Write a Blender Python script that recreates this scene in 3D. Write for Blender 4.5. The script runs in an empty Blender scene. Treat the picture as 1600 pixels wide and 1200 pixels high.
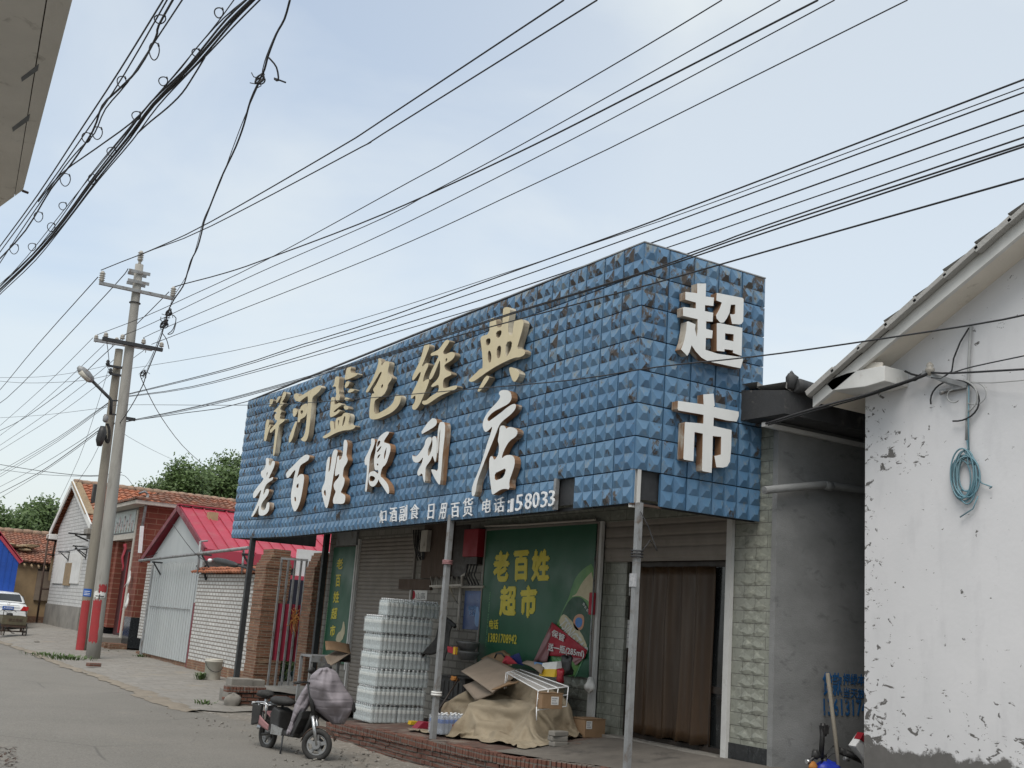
import bpy, bmesh, math, random
import numpy as np
from mathutils import Vector, Matrix
random.seed(11); RNG = np.random.RandomState(5)
S = bpy.context.scene; COL = S.collection
R_ = math.radians

# ---------------------------------------------------------------- camera
FPX, EYE = 1727.57, 1.6                        # focal length in photo pixels, eye level
PPX = np.array([800., 600.])
VSTREET, VZEN = np.array([-290., 898.]), np.array([1381., -7290.])
def _ray(p): return np.array([(p[0]-800)/FPX, (p[1]-600)/FPX, 1.])
_up = _ray(VZEN); _up /= np.linalg.norm(_up)
_d1 = _ray(VSTREET); _d1 -= _up*np.dot(_d1, _up); _d1 /= np.linalg.norm(_d1)
_xr = np.cross(_d1, _up)
if _xr[0] < 0: _xr = -_xr
RC = np.stack([_xr, _d1, _up])
CAM = np.array([0., 0., EYE])
def P(x, y, axis, val):
    """the point of the photo's pixel ray on the world plane axis=val"""
    r = RC @ _ray((x, y)); t = (val-CAM[axis])/r[axis]
    return Vector(CAM+r*t)
def PD(x, y, depth): return Vector(CAM+(RC @ _ray((x, y)))*depth)
def depth_of(p): return float((RC.T @ (np.array(p)-CAM))[2])
cam = bpy.data.cameras.new('camera'); cam.sensor_width = 36; cam.lens = FPX/1600*36
cam.clip_start = .05; cam.clip_end = 3000
camo = bpy.data.objects.new('camera', cam); COL.objects.link(camo); S.camera = camo
_r, _u, _b = RC[:, 0], -RC[:, 1], -RC[:, 2]
camo.matrix_world = Matrix(((_r[0], _u[0], _b[0], 0), (_r[1], _u[1], _b[1], 0), (_r[2], _u[2], _b[2], EYE), (0, 0, 0, 1)))

# ---------------------------------------------------------------- daylight: hazy sky and one veiled sun
S.view_settings.view_transform = 'Standard'; S.view_settings.look = 'None'
S.view_settings.exposure = 0.95; S.view_settings.gamma = 1
SUN_EL, SUN_AZ = R_(58), R_(228)               # azimuth clockwise from +Y
W = bpy.data.worlds.new('World'); S.world = W; W.use_nodes = True
nt = W.node_tree; nt.nodes.clear()
def N(t, **k):
    n = nt.nodes.new(t)
    for a, v in k.items(): setattr(n, a, v)
    return n
out = N('ShaderNodeOutputWorld'); bg = N('ShaderNodeBackground'); bg.inputs[1].default_value = .1
sky = N('ShaderNodeTexSky', sky_type='NISHITA'); sky.sun_disc = False
sky.sun_elevation = SUN_EL; sky.sun_rotation = SUN_AZ; sky.air_density = 1.2; sky.dust_density = 2.2; sky.ozone_density = 1.5
tc = N('ShaderNodeTexCoord'); mp = N('ShaderNodeMapping'); mp.inputs['Scale'].default_value = (1.3, 1.3, 3.2)
mp.inputs['Rotation'].default_value = (.2, .3, .5); mp.inputs['Location'].default_value = (.35, .1, .2)
nz = N('ShaderNodeTexNoise'); nz.inputs['Scale'].default_value = 1.5; nz.inputs['Detail'].default_value = 7; nz.inputs['Roughness'].default_value = .5
nz.inputs['Distortion'].default_value = .5
cr = N('ShaderNodeMapRange'); cr.inputs['From Min'].default_value = .40; cr.inputs['From Max'].default_value = .62
cr.inputs['To Min'].default_value = .68; cr.inputs['To Max'].default_value = 1.0
mx = N('ShaderNodeMix', data_type='RGBA'); mx.inputs['B'].default_value = (4.36, 4.64, 4.72, 1)
L = nt.links
L.new(tc.outputs['Generated'], mp.inputs[0]); L.new(mp.outputs[0], nz.inputs['Vector']); L.new(nz.outputs['Fac'], cr.inputs['Value'])
_bd = RC @ _ray((230, 60)); _bd = _bd/np.linalg.norm(_bd)      # the sky is clearer toward the upper left
vd = N('ShaderNodeVectorMath', operation='DOT_PRODUCT'); vd.inputs[1].default_value = tuple(_bd)
cl = N('ShaderNodeMapRange'); cl.inputs['From Min'].default_value = .90; cl.inputs['From Max'].default_value = 1.; cl.inputs['To Min'].default_value = 0; cl.inputs['To Max'].default_value = .30
sb_ = N('ShaderNodeMath', operation='SUBTRACT')
L.new(tc.outputs['Generated'], vd.inputs[0]); L.new(vd.outputs['Value'], cl.inputs['Value']); L.new(cr.outputs[0], sb_.inputs[0]); L.new(cl.outputs[0], sb_.inputs[1])
L.new(sb_.outputs[0], mx.inputs['Factor']); L.new(sky.outputs[0], mx.inputs['A']); L.new(mx.outputs['Result'], bg.inputs[0]); L.new(bg.outputs[0], out.inputs[0])
sun = bpy.data.lights.new('sun', 'SUN'); sun.energy = 1.35; sun.angle = R_(38); sun.color = (1, .95, .88)
suno = bpy.data.objects.new('sun', sun); COL.objects.link(suno)
_sd = Vector((math.sin(SUN_AZ)*math.cos(SUN_EL), math.cos(SUN_AZ)*math.cos(SUN_EL), math.sin(SUN_EL)))
suno.rotation_euler = _sd.to_track_quat('Z', 'Y').to_euler(); suno.location = (0, 0, 60)
S.cycles.max_bounces = 8; S.cycles.transparent_max_bounces = 24; S.cycles.use_denoising = True

# ---------------------------------------------------------------- materials
MATS = {}
def shader(name):
    m = bpy.data.materials.new(name); m.use_nodes = True
    t = m.node_tree; t.nodes.clear()
    o = t.nodes.new('ShaderNodeOutputMaterial'); b = t.nodes.new('ShaderNodeBsdfPrincipled')
    t.links.new(b.outputs[0], o.inputs[0]); MATS[name] = m
    return m, t, b
class G:
    """tiny node-graph helper"""
    def __init__(s, t): s.t = t
    def n(s, ty, ins=None, **k):
        nd = s.t.nodes.new(ty)
        for a, v in k.items(): setattr(nd, a, v)
        for i, v in (ins or {}).items():
            if hasattr(v, 'node'): s.t.links.new(v, nd.inputs[i])
            else: nd.inputs[i].default_value = v
        return nd
    def coord(s): return s.n('ShaderNodeTexCoord').outputs['Object']
    def noise(s, vec, scale, detail=4, rough=.55, dist=0):
        return s.n('ShaderNodeTexNoise', {'Vector': vec, 'Scale': scale, 'Detail': detail, 'Roughness': rough, 'Distortion': dist}).outputs['Fac']
    def ramp(s, v, a, b, lo=0., hi=1.):
        return s.n('ShaderNodeMapRange', {'Value': v, 'From Min': a, 'From Max': b, 'To Min': lo, 'To Max': hi}).outputs[0]
    def mix(s, f, a, b):
        nd = s.t.nodes.new('ShaderNodeMix'); nd.data_type = 'RGBA'
        for key, v in (('Factor', f), ('A', a), ('B', b)):
            if hasattr(v, 'node'): s.t.links.new(v, nd.inputs[key])
            else: nd.inputs[key].default_value = v if key == 'Factor' else (*v[:3], 1)
        return nd.outputs['Result']
    def math(s, op, a, b=0.):
        nd = s.t.nodes.new('ShaderNodeMath'); nd.operation = op
        for i, v in ((0, a), (1, b)):
            if hasattr(v, 'node'): s.t.links.new(v, nd.inputs[i])
            else: nd.inputs[i].default_value = v
        return nd.outputs[0]
    def scale(s, vec, sc): return s.n('ShaderNodeMapping', {'Vector': vec, 'Scale': sc}).outputs[0]
    def bump(s, h, strength, dist=.02):
        return s.n('ShaderNodeBump', {'Height': h, 'Strength': strength, 'Distance': dist}).outputs[0]
    def wallvec(s, vec):
        """(x+y, z): a running coordinate on any upright wall face"""
        sp = s.n('ShaderNodeSeparateXYZ', {0: vec})
        a = s.math('ADD', sp.outputs[0], sp.outputs[1])
        return s.n('ShaderNodeCombineXYZ', {0: a, 1: sp.outputs[2]}).outputs[0]
def plain(name, c1, c2=None, scale=6., rough=.7, bump=.0, bscale=60., dirt=None, metal=0., vary=.35, stretch=(1, 1, 1), spec=.5):
    """base colour with noise variation, optional dirt=(colour, scale, lo, hi), grain bump"""
    m, t, b = shader(name); g = G(t); v = g.scale(g.coord(), stretch)
    if c2 is None: c2 = tuple(x*(1-vary) for x in c1)
    col = g.mix(g.ramp(g.noise(v, scale, 6, .62), .3, .7), c1, c2)
    if dirt:
        dc, ds, lo, hi = dirt
        col = g.mix(g.ramp(g.noise(v, ds, 7, .65, .4), lo, hi), col, dc)
    t.links.new(col, b.inputs['Base Color'])
    rg = g.ramp(g.noise(v, scale*2.3, 3), .3, .7, max(.05, rough-.1), min(1, rough+.12)); t.links.new(rg, b.inputs['Roughness'])
    b.inputs['Metallic'].default_value = metal; b.inputs['Specular IOR Level'].default_value = spec
    if bump: t.links.new(g.bump(g.noise(v, bscale, 5, .6), bump, .01), b.inputs['Normal'])
    return m
def brick(name, c1, c2, mortar, bw=.24, bh=.065, ms=.010, flat=False, wash=None, bump=.5, dirt=None, rough=.85, offset=.5, hvar=(.3, .7)):
    m, t, b = shader(name); g = G(t); v0 = g.coord()
    v = v0 if flat else g.wallvec(v0)
    wob = g.n('ShaderNodeTexNoise', {'Vector': v0, 'Scale': 9., 'Detail': 3.}).outputs['Color']
    v = g.n('ShaderNodeMix', data_type='VECTOR'); t.links.new(v0 if flat else g.wallvec(v0), v.inputs['A']); t.links.new(wob, v.inputs['B']); v.inputs['Factor'].default_value = .012
    v = v.outputs[1]
    bt = g.n('ShaderNodeTexBrick', {'Vector': v, 'Color1': (0, 0, 0, 1), 'Color2': (1, 1, 1, 1), 'Mortar': (.5, .5, .5, 1), 'Scale': 1., 'Mortar Size': ms,
                                    'Mortar Smooth': .25, 'Bias': 0., 'Brick Width': bw, 'Row Height': bh}); bt.offset = offset
    col = g.mix(bt.outputs['Color'], c1, c2)
    col = g.mix(g.ramp(g.noise(v0, 3.5, 6, .65), hvar[0], hvar[1], 0, .55), col, tuple(x*.45 for x in c1))
    col = g.mix(bt.outputs['Fac'], col, mortar)
    if wash:                                    # worn paint over the brick: (colour, scale, lo, hi)
        wc, ws, lo, hi = wash
        f = g.ramp(g.noise(v0, ws, 8, .7), lo, hi); f = g.math('MULTIPLY', f, g.math('SUBTRACT', 1., g.math('MULTIPLY', bt.outputs['Fac'], .55)))
        col = g.mix(f, col, wc)
    if dirt:
        dc, ds, lo, hi = dirt
        col = g.mix(g.ramp(g.noise(v0, ds, 6, .65), lo, hi), col, dc)
    t.links.new(col, b.inputs['Base Color']); b.inputs['Roughness'].default_value = rough
    h = g.math('ADD', g.math('MULTIPLY', bt.outputs['Fac'], -1.), g.math('MULTIPLY', g.noise(v0, 45, 4), .6))
    t.links.new(g.bump(h, bump, .012), b.inputs['Normal'])
    return m

def m_road():
    m, t, b = shader('asphalt'); g = G(t); v = g.coord()
    col = g.mix(g.ramp(g.noise(v, .55, 6, .6), .3, .7), (.180, .166, .145), (.136, .126, .109))
    col = g.mix(g.ramp(g.noise(v, 38, 3, .7), .42, .62, 0, .55), col, (.24, .228, .205)); col = g.mix(g.ramp(g.noise(v, 55, 2, .6), .56, .68, 0, .6), col, (.075, .072, .067))
    col = g.mix(g.ramp(g.noise(v, 1.7, 7, .7), .56, .70, 0, .5), col, (.22, .198, .165))
    vo = g.n('ShaderNodeTexVoronoi', {'Vector': g.n('ShaderNodeMix', data_type='VECTOR').outputs[1], 'Scale': .42}, feature='DISTANCE_TO_EDGE')
    mxn = [n for n in t.nodes if n.type == 'MIX' and n.data_type == 'VECTOR'][-1]; t.links.new(v, mxn.inputs['A'])
    t.links.new(g.n('ShaderNodeTexNoise', {'Vector': v, 'Scale': 1.6, 'Detail': 6.}).outputs['Color'], mxn.inputs['B']); mxn.inputs['Factor'].default_value = .10
    ck = g.math('MULTIPLY', g.ramp(vo.outputs['Distance'], 0, .010, .5, 0), g.ramp(g.noise(v, .35, 3), .46, .58))
    col = g.mix(ck, col, (.045, .042, .038))
    t.links.new(col, b.inputs['Base Color']); b.inputs['Roughness'].default_value = .9
    t.links.new(g.bump(g.math('SUBTRACT', g.noise(v, 70, 4, .65), ck), .7, .012), b.inputs['Normal'])
m_road()
plain('dirt', (.22, .195, .165), (.13, .118, .10), 2.2, .95, .8, 30, dirt=((.30, .285, .26), 14, .55, .66))
plain('concrete', (.25, .235, .21), (.15, .142, .128), 1.4, .9, .4, 70, dirt=((.15, .14, .12), 2.6, .56, .75))
brick('apron_paving', (.25, .235, .21), (.215, .20, .178), (.15, .138, .12), bw=.6, bh=.3, ms=.012, flat=True, bump=.35, dirt=((.25, .215, .165), .9, .56, .72), hvar=(.4, .75))
plain('slab_grey', (.145, .13, .112), (.085, .076, .066), 1.6, .9, .4, 60, dirt=((.05, .045, .04), 2.2, .56, .72))
plain('sand', (.235, .20, .155), (.165, .142, .112), 2.5, .95, .7, 40)
plain('cement_grey', (.225, .23, .23), (.155, .16, .16), 1.6, .9, .35, 40, dirt=((.085, .088, .09), 3.6, .57, .78), stretch=(1, 1, 1.8))
plain('pole_concrete', (.32, .31, .285), (.24, .232, .212), 3, .9, .3, 60, dirt=((.18, .17, .15), 2.2, .58, .72), stretch=(2, 2, .35))
plain('pole_tan', (.25, .23, .19), (.19, .172, .14), 3, .9, .3, 60, stretch=(2, 2, .35))
plain('galvanised', (.30, .31, .315), (.20, .205, .21), 5, .6, .1, 60, metal=.35, dirt=((.13, .095, .07), 5, .54, .68))
plain('dark_steel', (.045, .047, .05), (.025, .027, .03), 8, .6, .1, 60, metal=.3)
plain('black_rubber', (.02, .02, .02), (.035, .034, .032), 10, .8, .2, 80)
plain('black_plastic', (.015, .015, .016), (.03, .03, .03), 10, .5)
plain('wire_black', (.02, .021, .024), (.03, .03, .033), 8, .7)
plain('porcelain', (.40, .38, .34), (.27, .25, .22), 20, .4)
plain('letter_cream', (.60, .52, .34), (.52, .45, .29), 2.5, .55, .1, 40, dirt=((.42, .35, .22), 5, .62, .8), stretch=(1, 1, .5))
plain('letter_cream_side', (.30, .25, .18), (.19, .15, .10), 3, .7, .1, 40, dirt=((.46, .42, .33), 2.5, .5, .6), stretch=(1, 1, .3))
plain('letter_white', (.72, .73, .72), (.64, .65, .64), 2.5, .5, .06, 40, dirt=((.50, .45, .37), 4, .64, .85), stretch=(1, 1, .5))
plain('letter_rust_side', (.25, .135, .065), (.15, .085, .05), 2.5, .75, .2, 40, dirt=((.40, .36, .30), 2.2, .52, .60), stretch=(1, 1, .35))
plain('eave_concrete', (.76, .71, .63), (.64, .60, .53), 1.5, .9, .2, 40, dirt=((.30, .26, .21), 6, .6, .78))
plain('white_plastic', (.75, .76, .77), (.68, .69, .70), 5, .4)
plain('white_paint', (.68, .68, .66), (.56, .56, .54), 3, .6, .1, 40, dirt=((.42, .40, .36), 5, .62, .8))
plain('trim_white', (.56, .56, .545), (.46, .46, .45), 4, .6, dirt=((.32, .31, .28), 6, .62, .8))
plain('shutter_taupe', (.225, .20, .175), (.175, .155, .136), 2, .65, .06, 50, dirt=((.11, .095, .08), 3, .6, .8))
plain('dark_brown', (.028, .018, .012), (.018, .012, .009), 5, .5)
plain('dark_glass', (.012, .014, .015), (.02, .022, .023), 3, .12)
plain('curtain_brown', (.062, .032, .012), (.034, .018, .008), 1.2, .5, .1, 20, stretch=(4, 4, .4))
plain('poster_green', (.003, .085, .038), (.0025, .068, .03), .8, .45)
plain('ink_yellow', (.62, .53, .05), (.52, .44, .04), 4, .55)
plain('ink_white', (.55, .57, .55), (.48, .5, .48), 6, .55)
plain('ink_pale_green', (.14, .33, .16), (.10, .25, .12), 6, .55)
plain('ink_blue', (.006, .095, .27), (.01, .085, .22), 12, .85, dirt=((.08, .10, .12), 14, .56, .66))
plain('bottle_glass', (.03, .16, .05), (.10, .24, .04), 2.5, .4)
plain('label_cream', (.50, .45, .30), (.40, .36, .24), 6, .6)
plain('label_dark_green', (.006, .06, .03), (.008, .05, .026), 6, .5)
plain('emblem_blue', (.03, .14, .40), (.04, .18, .45), 9, .5)
plain('emblem_ring', (.48, .20, .10), (.40, .22, .14), 9, .5)
plain('cloth_red', (.36, .018, .035), (.27, .014, .028), 2, .7, .15, 30)
plain('red_paint', (.33, .03, .035), (.26, .028, .03), 3, .75, .15, 50, dirt=((.22, .08, .07), 6, .62, .8))
plain('maroon_tin', (.24, .012, .035), (.18, .01, .028), 1.2, .5)
plain('pink_metal', (.40, .042, .072), (.31, .034, .058), .9, .6, .02, 20, dirt=((.33, .10, .10), 2.2, .55, .8))
plain('dark_red_trim', (.17, .012, .025), (.13, .01, .02), 2, .5)
plain('white_tin', (.42, .45, .455), (.36, .385, .39), .8, .5, .03, 20, dirt=((.25, .26, .255), 2.2, .62, .82), stretch=(1, 1, .4))
plain('blue_tin', (.008, .07, .37), (.007, .055, .29), 1, .5)
plain('clay_wall', (.42, .30, .17), (.30, .215, .125), 2, .95, .7, 12)
plain('plaster_white', (.6, .6, .6), (.5, .5, .5), 3, .8)
plain('soffit_grey', (.50, .47, .42), (.41, .385, .34), 2, .9, .15, 40, dirt=((.15, .13, .11), 7, .6, .75))
plain('tile_ridge', (.33, .22, .15), (.20, .145, .11), 4, .9, .4, 30)
plain('dark_tile', (.045, .046, .048), (.03, .031, .033), 3, .7, .3, 30, dirt=((.12, .115, .105), 6, .6, .72))
plain('cardboard', (.27, .17, .095), (.21, .135, .075), 4, .85, .1, 40, dirt=((.20, .125, .065), 2.5, .6, .8))
plain('cardboard_grey', (.27, .215, .165), (.21, .168, .13), 4, .85, .1, 40)
plain('paper_white', (.66, .66, .64), (.56, .56, .55), 8, .8)
plain('paper_print', (.45, .45, .46), (.25, .26, .28), 30, .8)
plain('tarp', (.31, .26, .185), (.19, .155, .105), 1.5, .85, .9, 13, dirt=((.13, .09, .05), 2.2, .52, .74))
plain('quilt_old', (.20, .185, .205), (.165, .155, .175), 5, .85, .3, 90)
plain('quilt_lining', (.03, .028, .03), (.02, .02, .02), 5, .9)
plain('foliage', (.055, .092, .030), (.028, .052, .018), .7, .75, vary=.4)
plain('foliage_pale', (.075, .115, .042), (.040, .068, .024), .7, .75)
plain('bark', (.10, .085, .065), (.06, .05, .04), 5, .9, .5, 20)
plain('weed', (.07, .12, .03), (.045, .08, .02), 8, .8)
plain('rope_orange', (.38, .16, .03), (.28, .11, .025), 10, .8)
plain('car_white', (.70, .72, .73), (.66, .68, .69), 3, .25, spec=.6)
plain('tail_red', (.45, .02, .02), (.3, .01, .01), 20, .2)
plain('plate_blue', (.01, .09, .38), (.01, .08, .34), 10, .4)
plain('trike_box', (.12, .105, .065), (.075, .068, .045), 4, .8, .2, 40, dirt=((.14, .07, .035), 6, .58, .7))
plain('rusty_iron', (.085, .05, .035), (.05, .035, .028), 10, .85, .3, 60)
plain('pink_plastic', (.30, .15, .155), (.24, .12, .125), 5, .5)
plain('chrome', (.55, .56, .57), (.42, .43, .44), 6, .3, metal=.9)
plain('cable_blue', (.10, .22, .28), (.16, .27, .31), 5, .6)
plain('cable_grey', (.38, .39, .39), (.28, .29, .29), 5, .6)
plain('blue_bag', (.015, .035, .36), (.01, .02, .22), 6, .45, .3, 20)
plain('poster_blue', (.02, .07, .22), (.012, .042, .15), 2.4, .35)
plain('poster_light_blue', (.13, .27, .50), (.09, .2, .42), 4, .4)
plain('wood_board', (.10, .068, .05), (.065, .045, .034), 3, .85, .3, 30, stretch=(3, 3, .5))
plain('fire_red', (.30, .01, .022), (.23, .008, .018), 3, .5)
plain('yellow_box', (.60, .40, .02), (.52, .33, .02), 6, .6)
plain('bucket_white', (.50, .48, .42), (.40, .38, .33), 5, .6, .1, 40, dirt=((.30, .26, .2), 5, .58, .75))
plain('old_roof_board', (.30, .22, .13), (.20, .145, .09), 5, .9)
plain('mural', (.32, .36, .34), (.24, .29, .28), 5, .4)
plain('mural_pale', (.50, .46, .40), (.38, .30, .34), 8, .5)
plain('door_dark_red', (.05, .008, .010), (.032, .006, .008), 3, .5)
plain('black_tile_glossy', (.012, .014, .016), (.03, .033, .036), 14, .15, dirt=((.05, .055, .06), 18, .55, .65))
plain('umbrella_blue', (.012, .025, .16), (.01, .02, .12), 5, .6)
plain('wall_blue_door', (.002, .003, .012), (.003, .004, .016), 2, .8)
brick('brick_red', (.175, .075, .05), (.12, .052, .038), (.13, .11, .095))
brick('brick_old', (.25, .115, .065), (.15, .072, .045), (.21, .16, .11), bump=.9, dirt=((.30, .22, .14), 3, .56, .72))
brick('brick_gate', (.23, .062, .038), (.18, .05, .032), (.26, .15, .10), bw=.62, bh=.19, ms=.012, bump=.2)
brick('brick_white', (.62, .62, .60), (.53, .53, .515), (.20, .175, .155), ms=.018, bw=.27, bh=.10, dirt=((.32, .29, .26), 3.5, .60, .8))
brick('brick_white_far', (.62, .62, .61), (.55, .55, .54), (.24, .235, .225), ms=.014, bw=.30, bh=.15, dirt=((.38, .36, .34), 2, .6, .85))
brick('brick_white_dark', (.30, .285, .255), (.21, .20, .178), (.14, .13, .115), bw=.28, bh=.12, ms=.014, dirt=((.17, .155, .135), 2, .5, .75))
brick('paving_brick', (.12, .062, .045), (.085, .045, .034), (.075, .062, .052), bw=.24, bh=.12, flat=True, bump=.4, dirt=((.20, .165, .135), 2.0, .48, .66))
# special materials --------------------------------------------------------------------------------
def m_sign():
    m, t, b = shader('sign_blue'); g = G(t); v = g.coord()
    at = g.n('ShaderNodeAttribute', attribute_name='rust').outputs['Fac']
    at2 = g.n('ShaderNodeAttribute', attribute_name='stain').outputs['Fac']
    tone = g.n('ShaderNodeAttribute', attribute_name='tone').outputs['Fac']
    col = g.mix(g.noise(v, 2.2, 5, .6), (.068, .158, .275), (.050, .122, .228))
    col = g.mix(g.math('MULTIPLY', tone, .75), col, (.115, .215, .325))
    streak = g.noise(g.scale(v, (1, 1, .16)), 16, 5, .65)
    col = g.mix(g.ramp(streak, .55, .75, 0, .45), col, (.17, .255, .33))
    fine = g.math('ADD', g.noise(g.scale(v, (1, 1, .6)), 12, 7, .72), g.ramp(g.n('ShaderNodeSeparateXYZ', {0: v}).outputs[2], .8, 3., -.02, .065))
    st = g.ramp(g.math('ADD', g.math('MULTIPLY', at2, .22), fine), .68, .86, 0, .7)
    col = g.mix(st, col, (.24, .23, .165))
    ru = g.ramp(g.math('ADD', g.math('MULTIPLY', at, .22), fine), .66, .745, 0, .95)
    rc = g.mix(g.noise(v, 60, 3), (.036, .033, .030), (.085, .062, .044))
    col = g.mix(ru, col, rc)
    t.links.new(col, b.inputs['Base Color']); t.links.new(g.ramp(ru, 0, 1, .38, .9), b.inputs['Roughness'])
    t.links.new(g.bump(g.noise(v, 30, 4), .12, .01), b.inputs['Normal'])
m_sign()
def m_whitewall():
    """limewash that flakes off cement, worst along the corner and the foot"""
    m, t, b = shader('flaking_whitewash'); g = G(t); v = g.coord(); sp = g.n('ShaderNodeSeparateXYZ', {0: v})
    col = g.mix(g.ramp(g.noise(v, .8, 5), .3, .7), (.66, .66, .675), (.58, .585, .60))
    col = g.mix(g.ramp(g.noise(g.scale(v, (1, 1, .3)), 5, 5), .55, .8, 0, .4), col, (.44, .44, .46))
    edge = g.ramp(sp.outputs[1], 1.8, 2.28, 0, .098)        # toward the corner at y=8.28
    foot = g.ramp(sp.outputs[2], .55, 1.5, .10, 0)
    fl = g.math('ADD', g.noise(g.scale(v, (1, 1, 1.6)), 7.5, 9, .68, .6), g.math('ADD', edge, foot))
    patch = g.math('MULTIPLY', g.ramp(sp.outputs[1], 1.35, 1.45), g.math('MULTIPLY', g.ramp(sp.outputs[1], 2.08, 2.0), g.math('MULTIPLY', g.ramp(sp.outputs[2], 3.42, 3.5), g.ramp(sp.outputs[2], 4.0, 3.92))))
    fl = g.math('ADD', fl, g.math('MULTIPLY', patch, .085))
    rag = g.math('ADD', sp.outputs[2], g.math('MULTIPLY', g.math('SUBTRACT', g.noise(v, 4, 7, .65), .5), .42))
    f = g.math('MAXIMUM', g.ramp(fl, .652, .668), g.ramp(rag, .70, .66))
    cem = g.mix(g.noise(v, 9, 6), (.15, .145, .14), (.09, .087, .084))
    col = g.mix(f, col, cem)
    t.links.new(col, b.inputs['Base Color']); b.inputs['Roughness'].default_value = .88
    h = g.math('SUBTRACT', g.math('MULTIPLY', g.noise(v, 18, 5), .6), f); t.links.new(g.bump(h, .35, .008), b.inputs['Normal'])
m_whitewall()
def m_ceramic():
    """embossed grey-green wall tiles with a diagonal twist motif"""
    m, t, b = shader('embossed_tile'); g = G(t); v0 = g.coord(); v = g.n('ShaderNodeMapping', {'Vector': g.wallvec(v0), 'Location': (.08, .055, 0)}).outputs[0]
    bt = g.n('ShaderNodeTexBrick', {'Vector': v, 'Color1': (0, 0, 0, 1), 'Color2': (1, 1, 1, 1), 'Mortar': (.5, .5, .5, 1), 'Scale': 1., 'Mortar Size': .004, 'Mortar Smooth': .1, 'Bias': 0., 'Brick Width': .36, 'Row Height': .145})
    vo = g.n('ShaderNodeTexVoronoi', {'Vector': g.n('ShaderNodeMapping', {'Vector': v, 'Scale': (6.5, 7.2, 1), 'Rotation': (0, 0, .75)}).outputs[0], 'Scale': 1., 'Randomness': .35}, distance='MANHATTAN')
    mo = g.ramp(vo.outputs['Distance'], .18, .55)
    col = g.mix(mo, (.30, .31, .265), (.225, .235, .20)); col = g.mix(g.ramp(g.noise(v0, 24, 4), .5, .68, 0, .7), col, (.15, .155, .135))
    col = g.mix(g.ramp(g.noise(v0, 1.6, 4), .45, .7, 0, .5), col, (.20, .20, .175))
    col = g.mix(bt.outputs['Fac'], col, (.08, .078, .07))
    t.links.new(col, b.inputs['Base Color']); b.inputs['Roughness'].default_value = .35
    t.links.new(g.bump(g.math('SUBTRACT', g.math('MULTIPLY', mo, .8), bt.outputs['Fac']), .45, .012), b.inputs['Normal'])
m_ceramic()
def m_tiles(name, c1, c2, old, lo=.55, hi=.75):
    m, t, b = shader(name); g = G(t); v = g.coord()
    at = g.n('ShaderNodeAttribute', attribute_name='tone').outputs['Fac']
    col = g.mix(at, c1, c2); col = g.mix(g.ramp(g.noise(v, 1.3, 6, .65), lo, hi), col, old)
    t.links.new(col, b.inputs['Base Color']); b.inputs['Roughness'].default_value = .85
    t.links.new(g.bump(g.noise(v, 25, 4), .3, .02), b.inputs['Normal'])
m_tiles('roof_orange', (.36, .125, .058), (.25, .09, .05), (.17, .105, .075))
m_tiles('roof_old', (.33, .14, .085), (.21, .10, .07), (.15, .105, .08), .45, .7)
m_tiles('roof_grey', (.33, .325, .31), (.23, .225, .215), (.40, .385, .365))
def m_clear(name, tint, alpha, rough=.15):
    m, t, b = shader(name); b.inputs['Base Color'].default_value = (*tint, 1); b.inputs['Alpha'].default_value = alpha
    b.inputs['Roughness'].default_value = rough; b.inputs['Specular IOR Level'].default_value = .8
m_clear('clear_film', (.74, .79, .80), .24, .15)
m_clear('water_plastic', (.60, .66, .67), .50, .12)
m_clear('water_plastic_blue', (.42, .46, .56), .62, .16)
def m_quilt():
    m, t, b = shader('quilted_cloth'); g = G(t); v = g.coord()
    col = g.mix(g.noise(v, 5, 4), (.27, .245, .265), (.215, .195, .215))
    wv = g.n('ShaderNodeTexWave', {'Vector': g.scale(v, (1, 1, 1.5)), 'Scale': 1.9, 'Distortion': 3.0, 'Detail': 1.}, bands_direction='Z').outputs['Fac']
    ln = g.ramp(wv, 0., .10, 1, 0)
    col = g.mix(g.math('MULTIPLY', ln, .12), col, (.14, .125, .14))
    t.links.new(col, b.inputs['Base Color']); b.inputs['Roughness'].default_value = .8
    h = g.math('ADD', g.math('MULTIPLY', g.ramp(wv, 0, .3), .35), g.math('MULTIPLY', g.noise(v, 9, 5), .9)); t.links.new(g.bump(h, .4, .03), b.inputs['Normal'])
m_quilt()
def m_leaf(name, a, c):
    m, t, b = shader(name); g = G(t)
    rnd = g.n('ShaderNodeAttribute', attribute_name='tone').outputs['Fac']
    col = g.mix(rnd, a, c); t.links.new(col, b.inputs['Base Color']); b.inputs['Roughness'].default_value = .6
    tr = g.n('ShaderNodeBsdfTranslucent', {'Color': (*[x*1.2 for x in c], 1)}); ms = g.n('ShaderNodeMixShader', {0: .25})
    t.links.new(b.outputs[0], ms.inputs[1]); t.links.new(tr.outputs[0], ms.inputs[2])
    o = [n for n in t.nodes if n.type == 'OUTPUT_MATERIAL'][0]; t.links.new(ms.outputs[0], o.inputs[0])
m_leaf('leaf_green', (.045, .08, .024), (.12, .185, .06))
m_leaf('leaf_pale', (.05, .08, .028), (.115, .165, .06))

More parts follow.
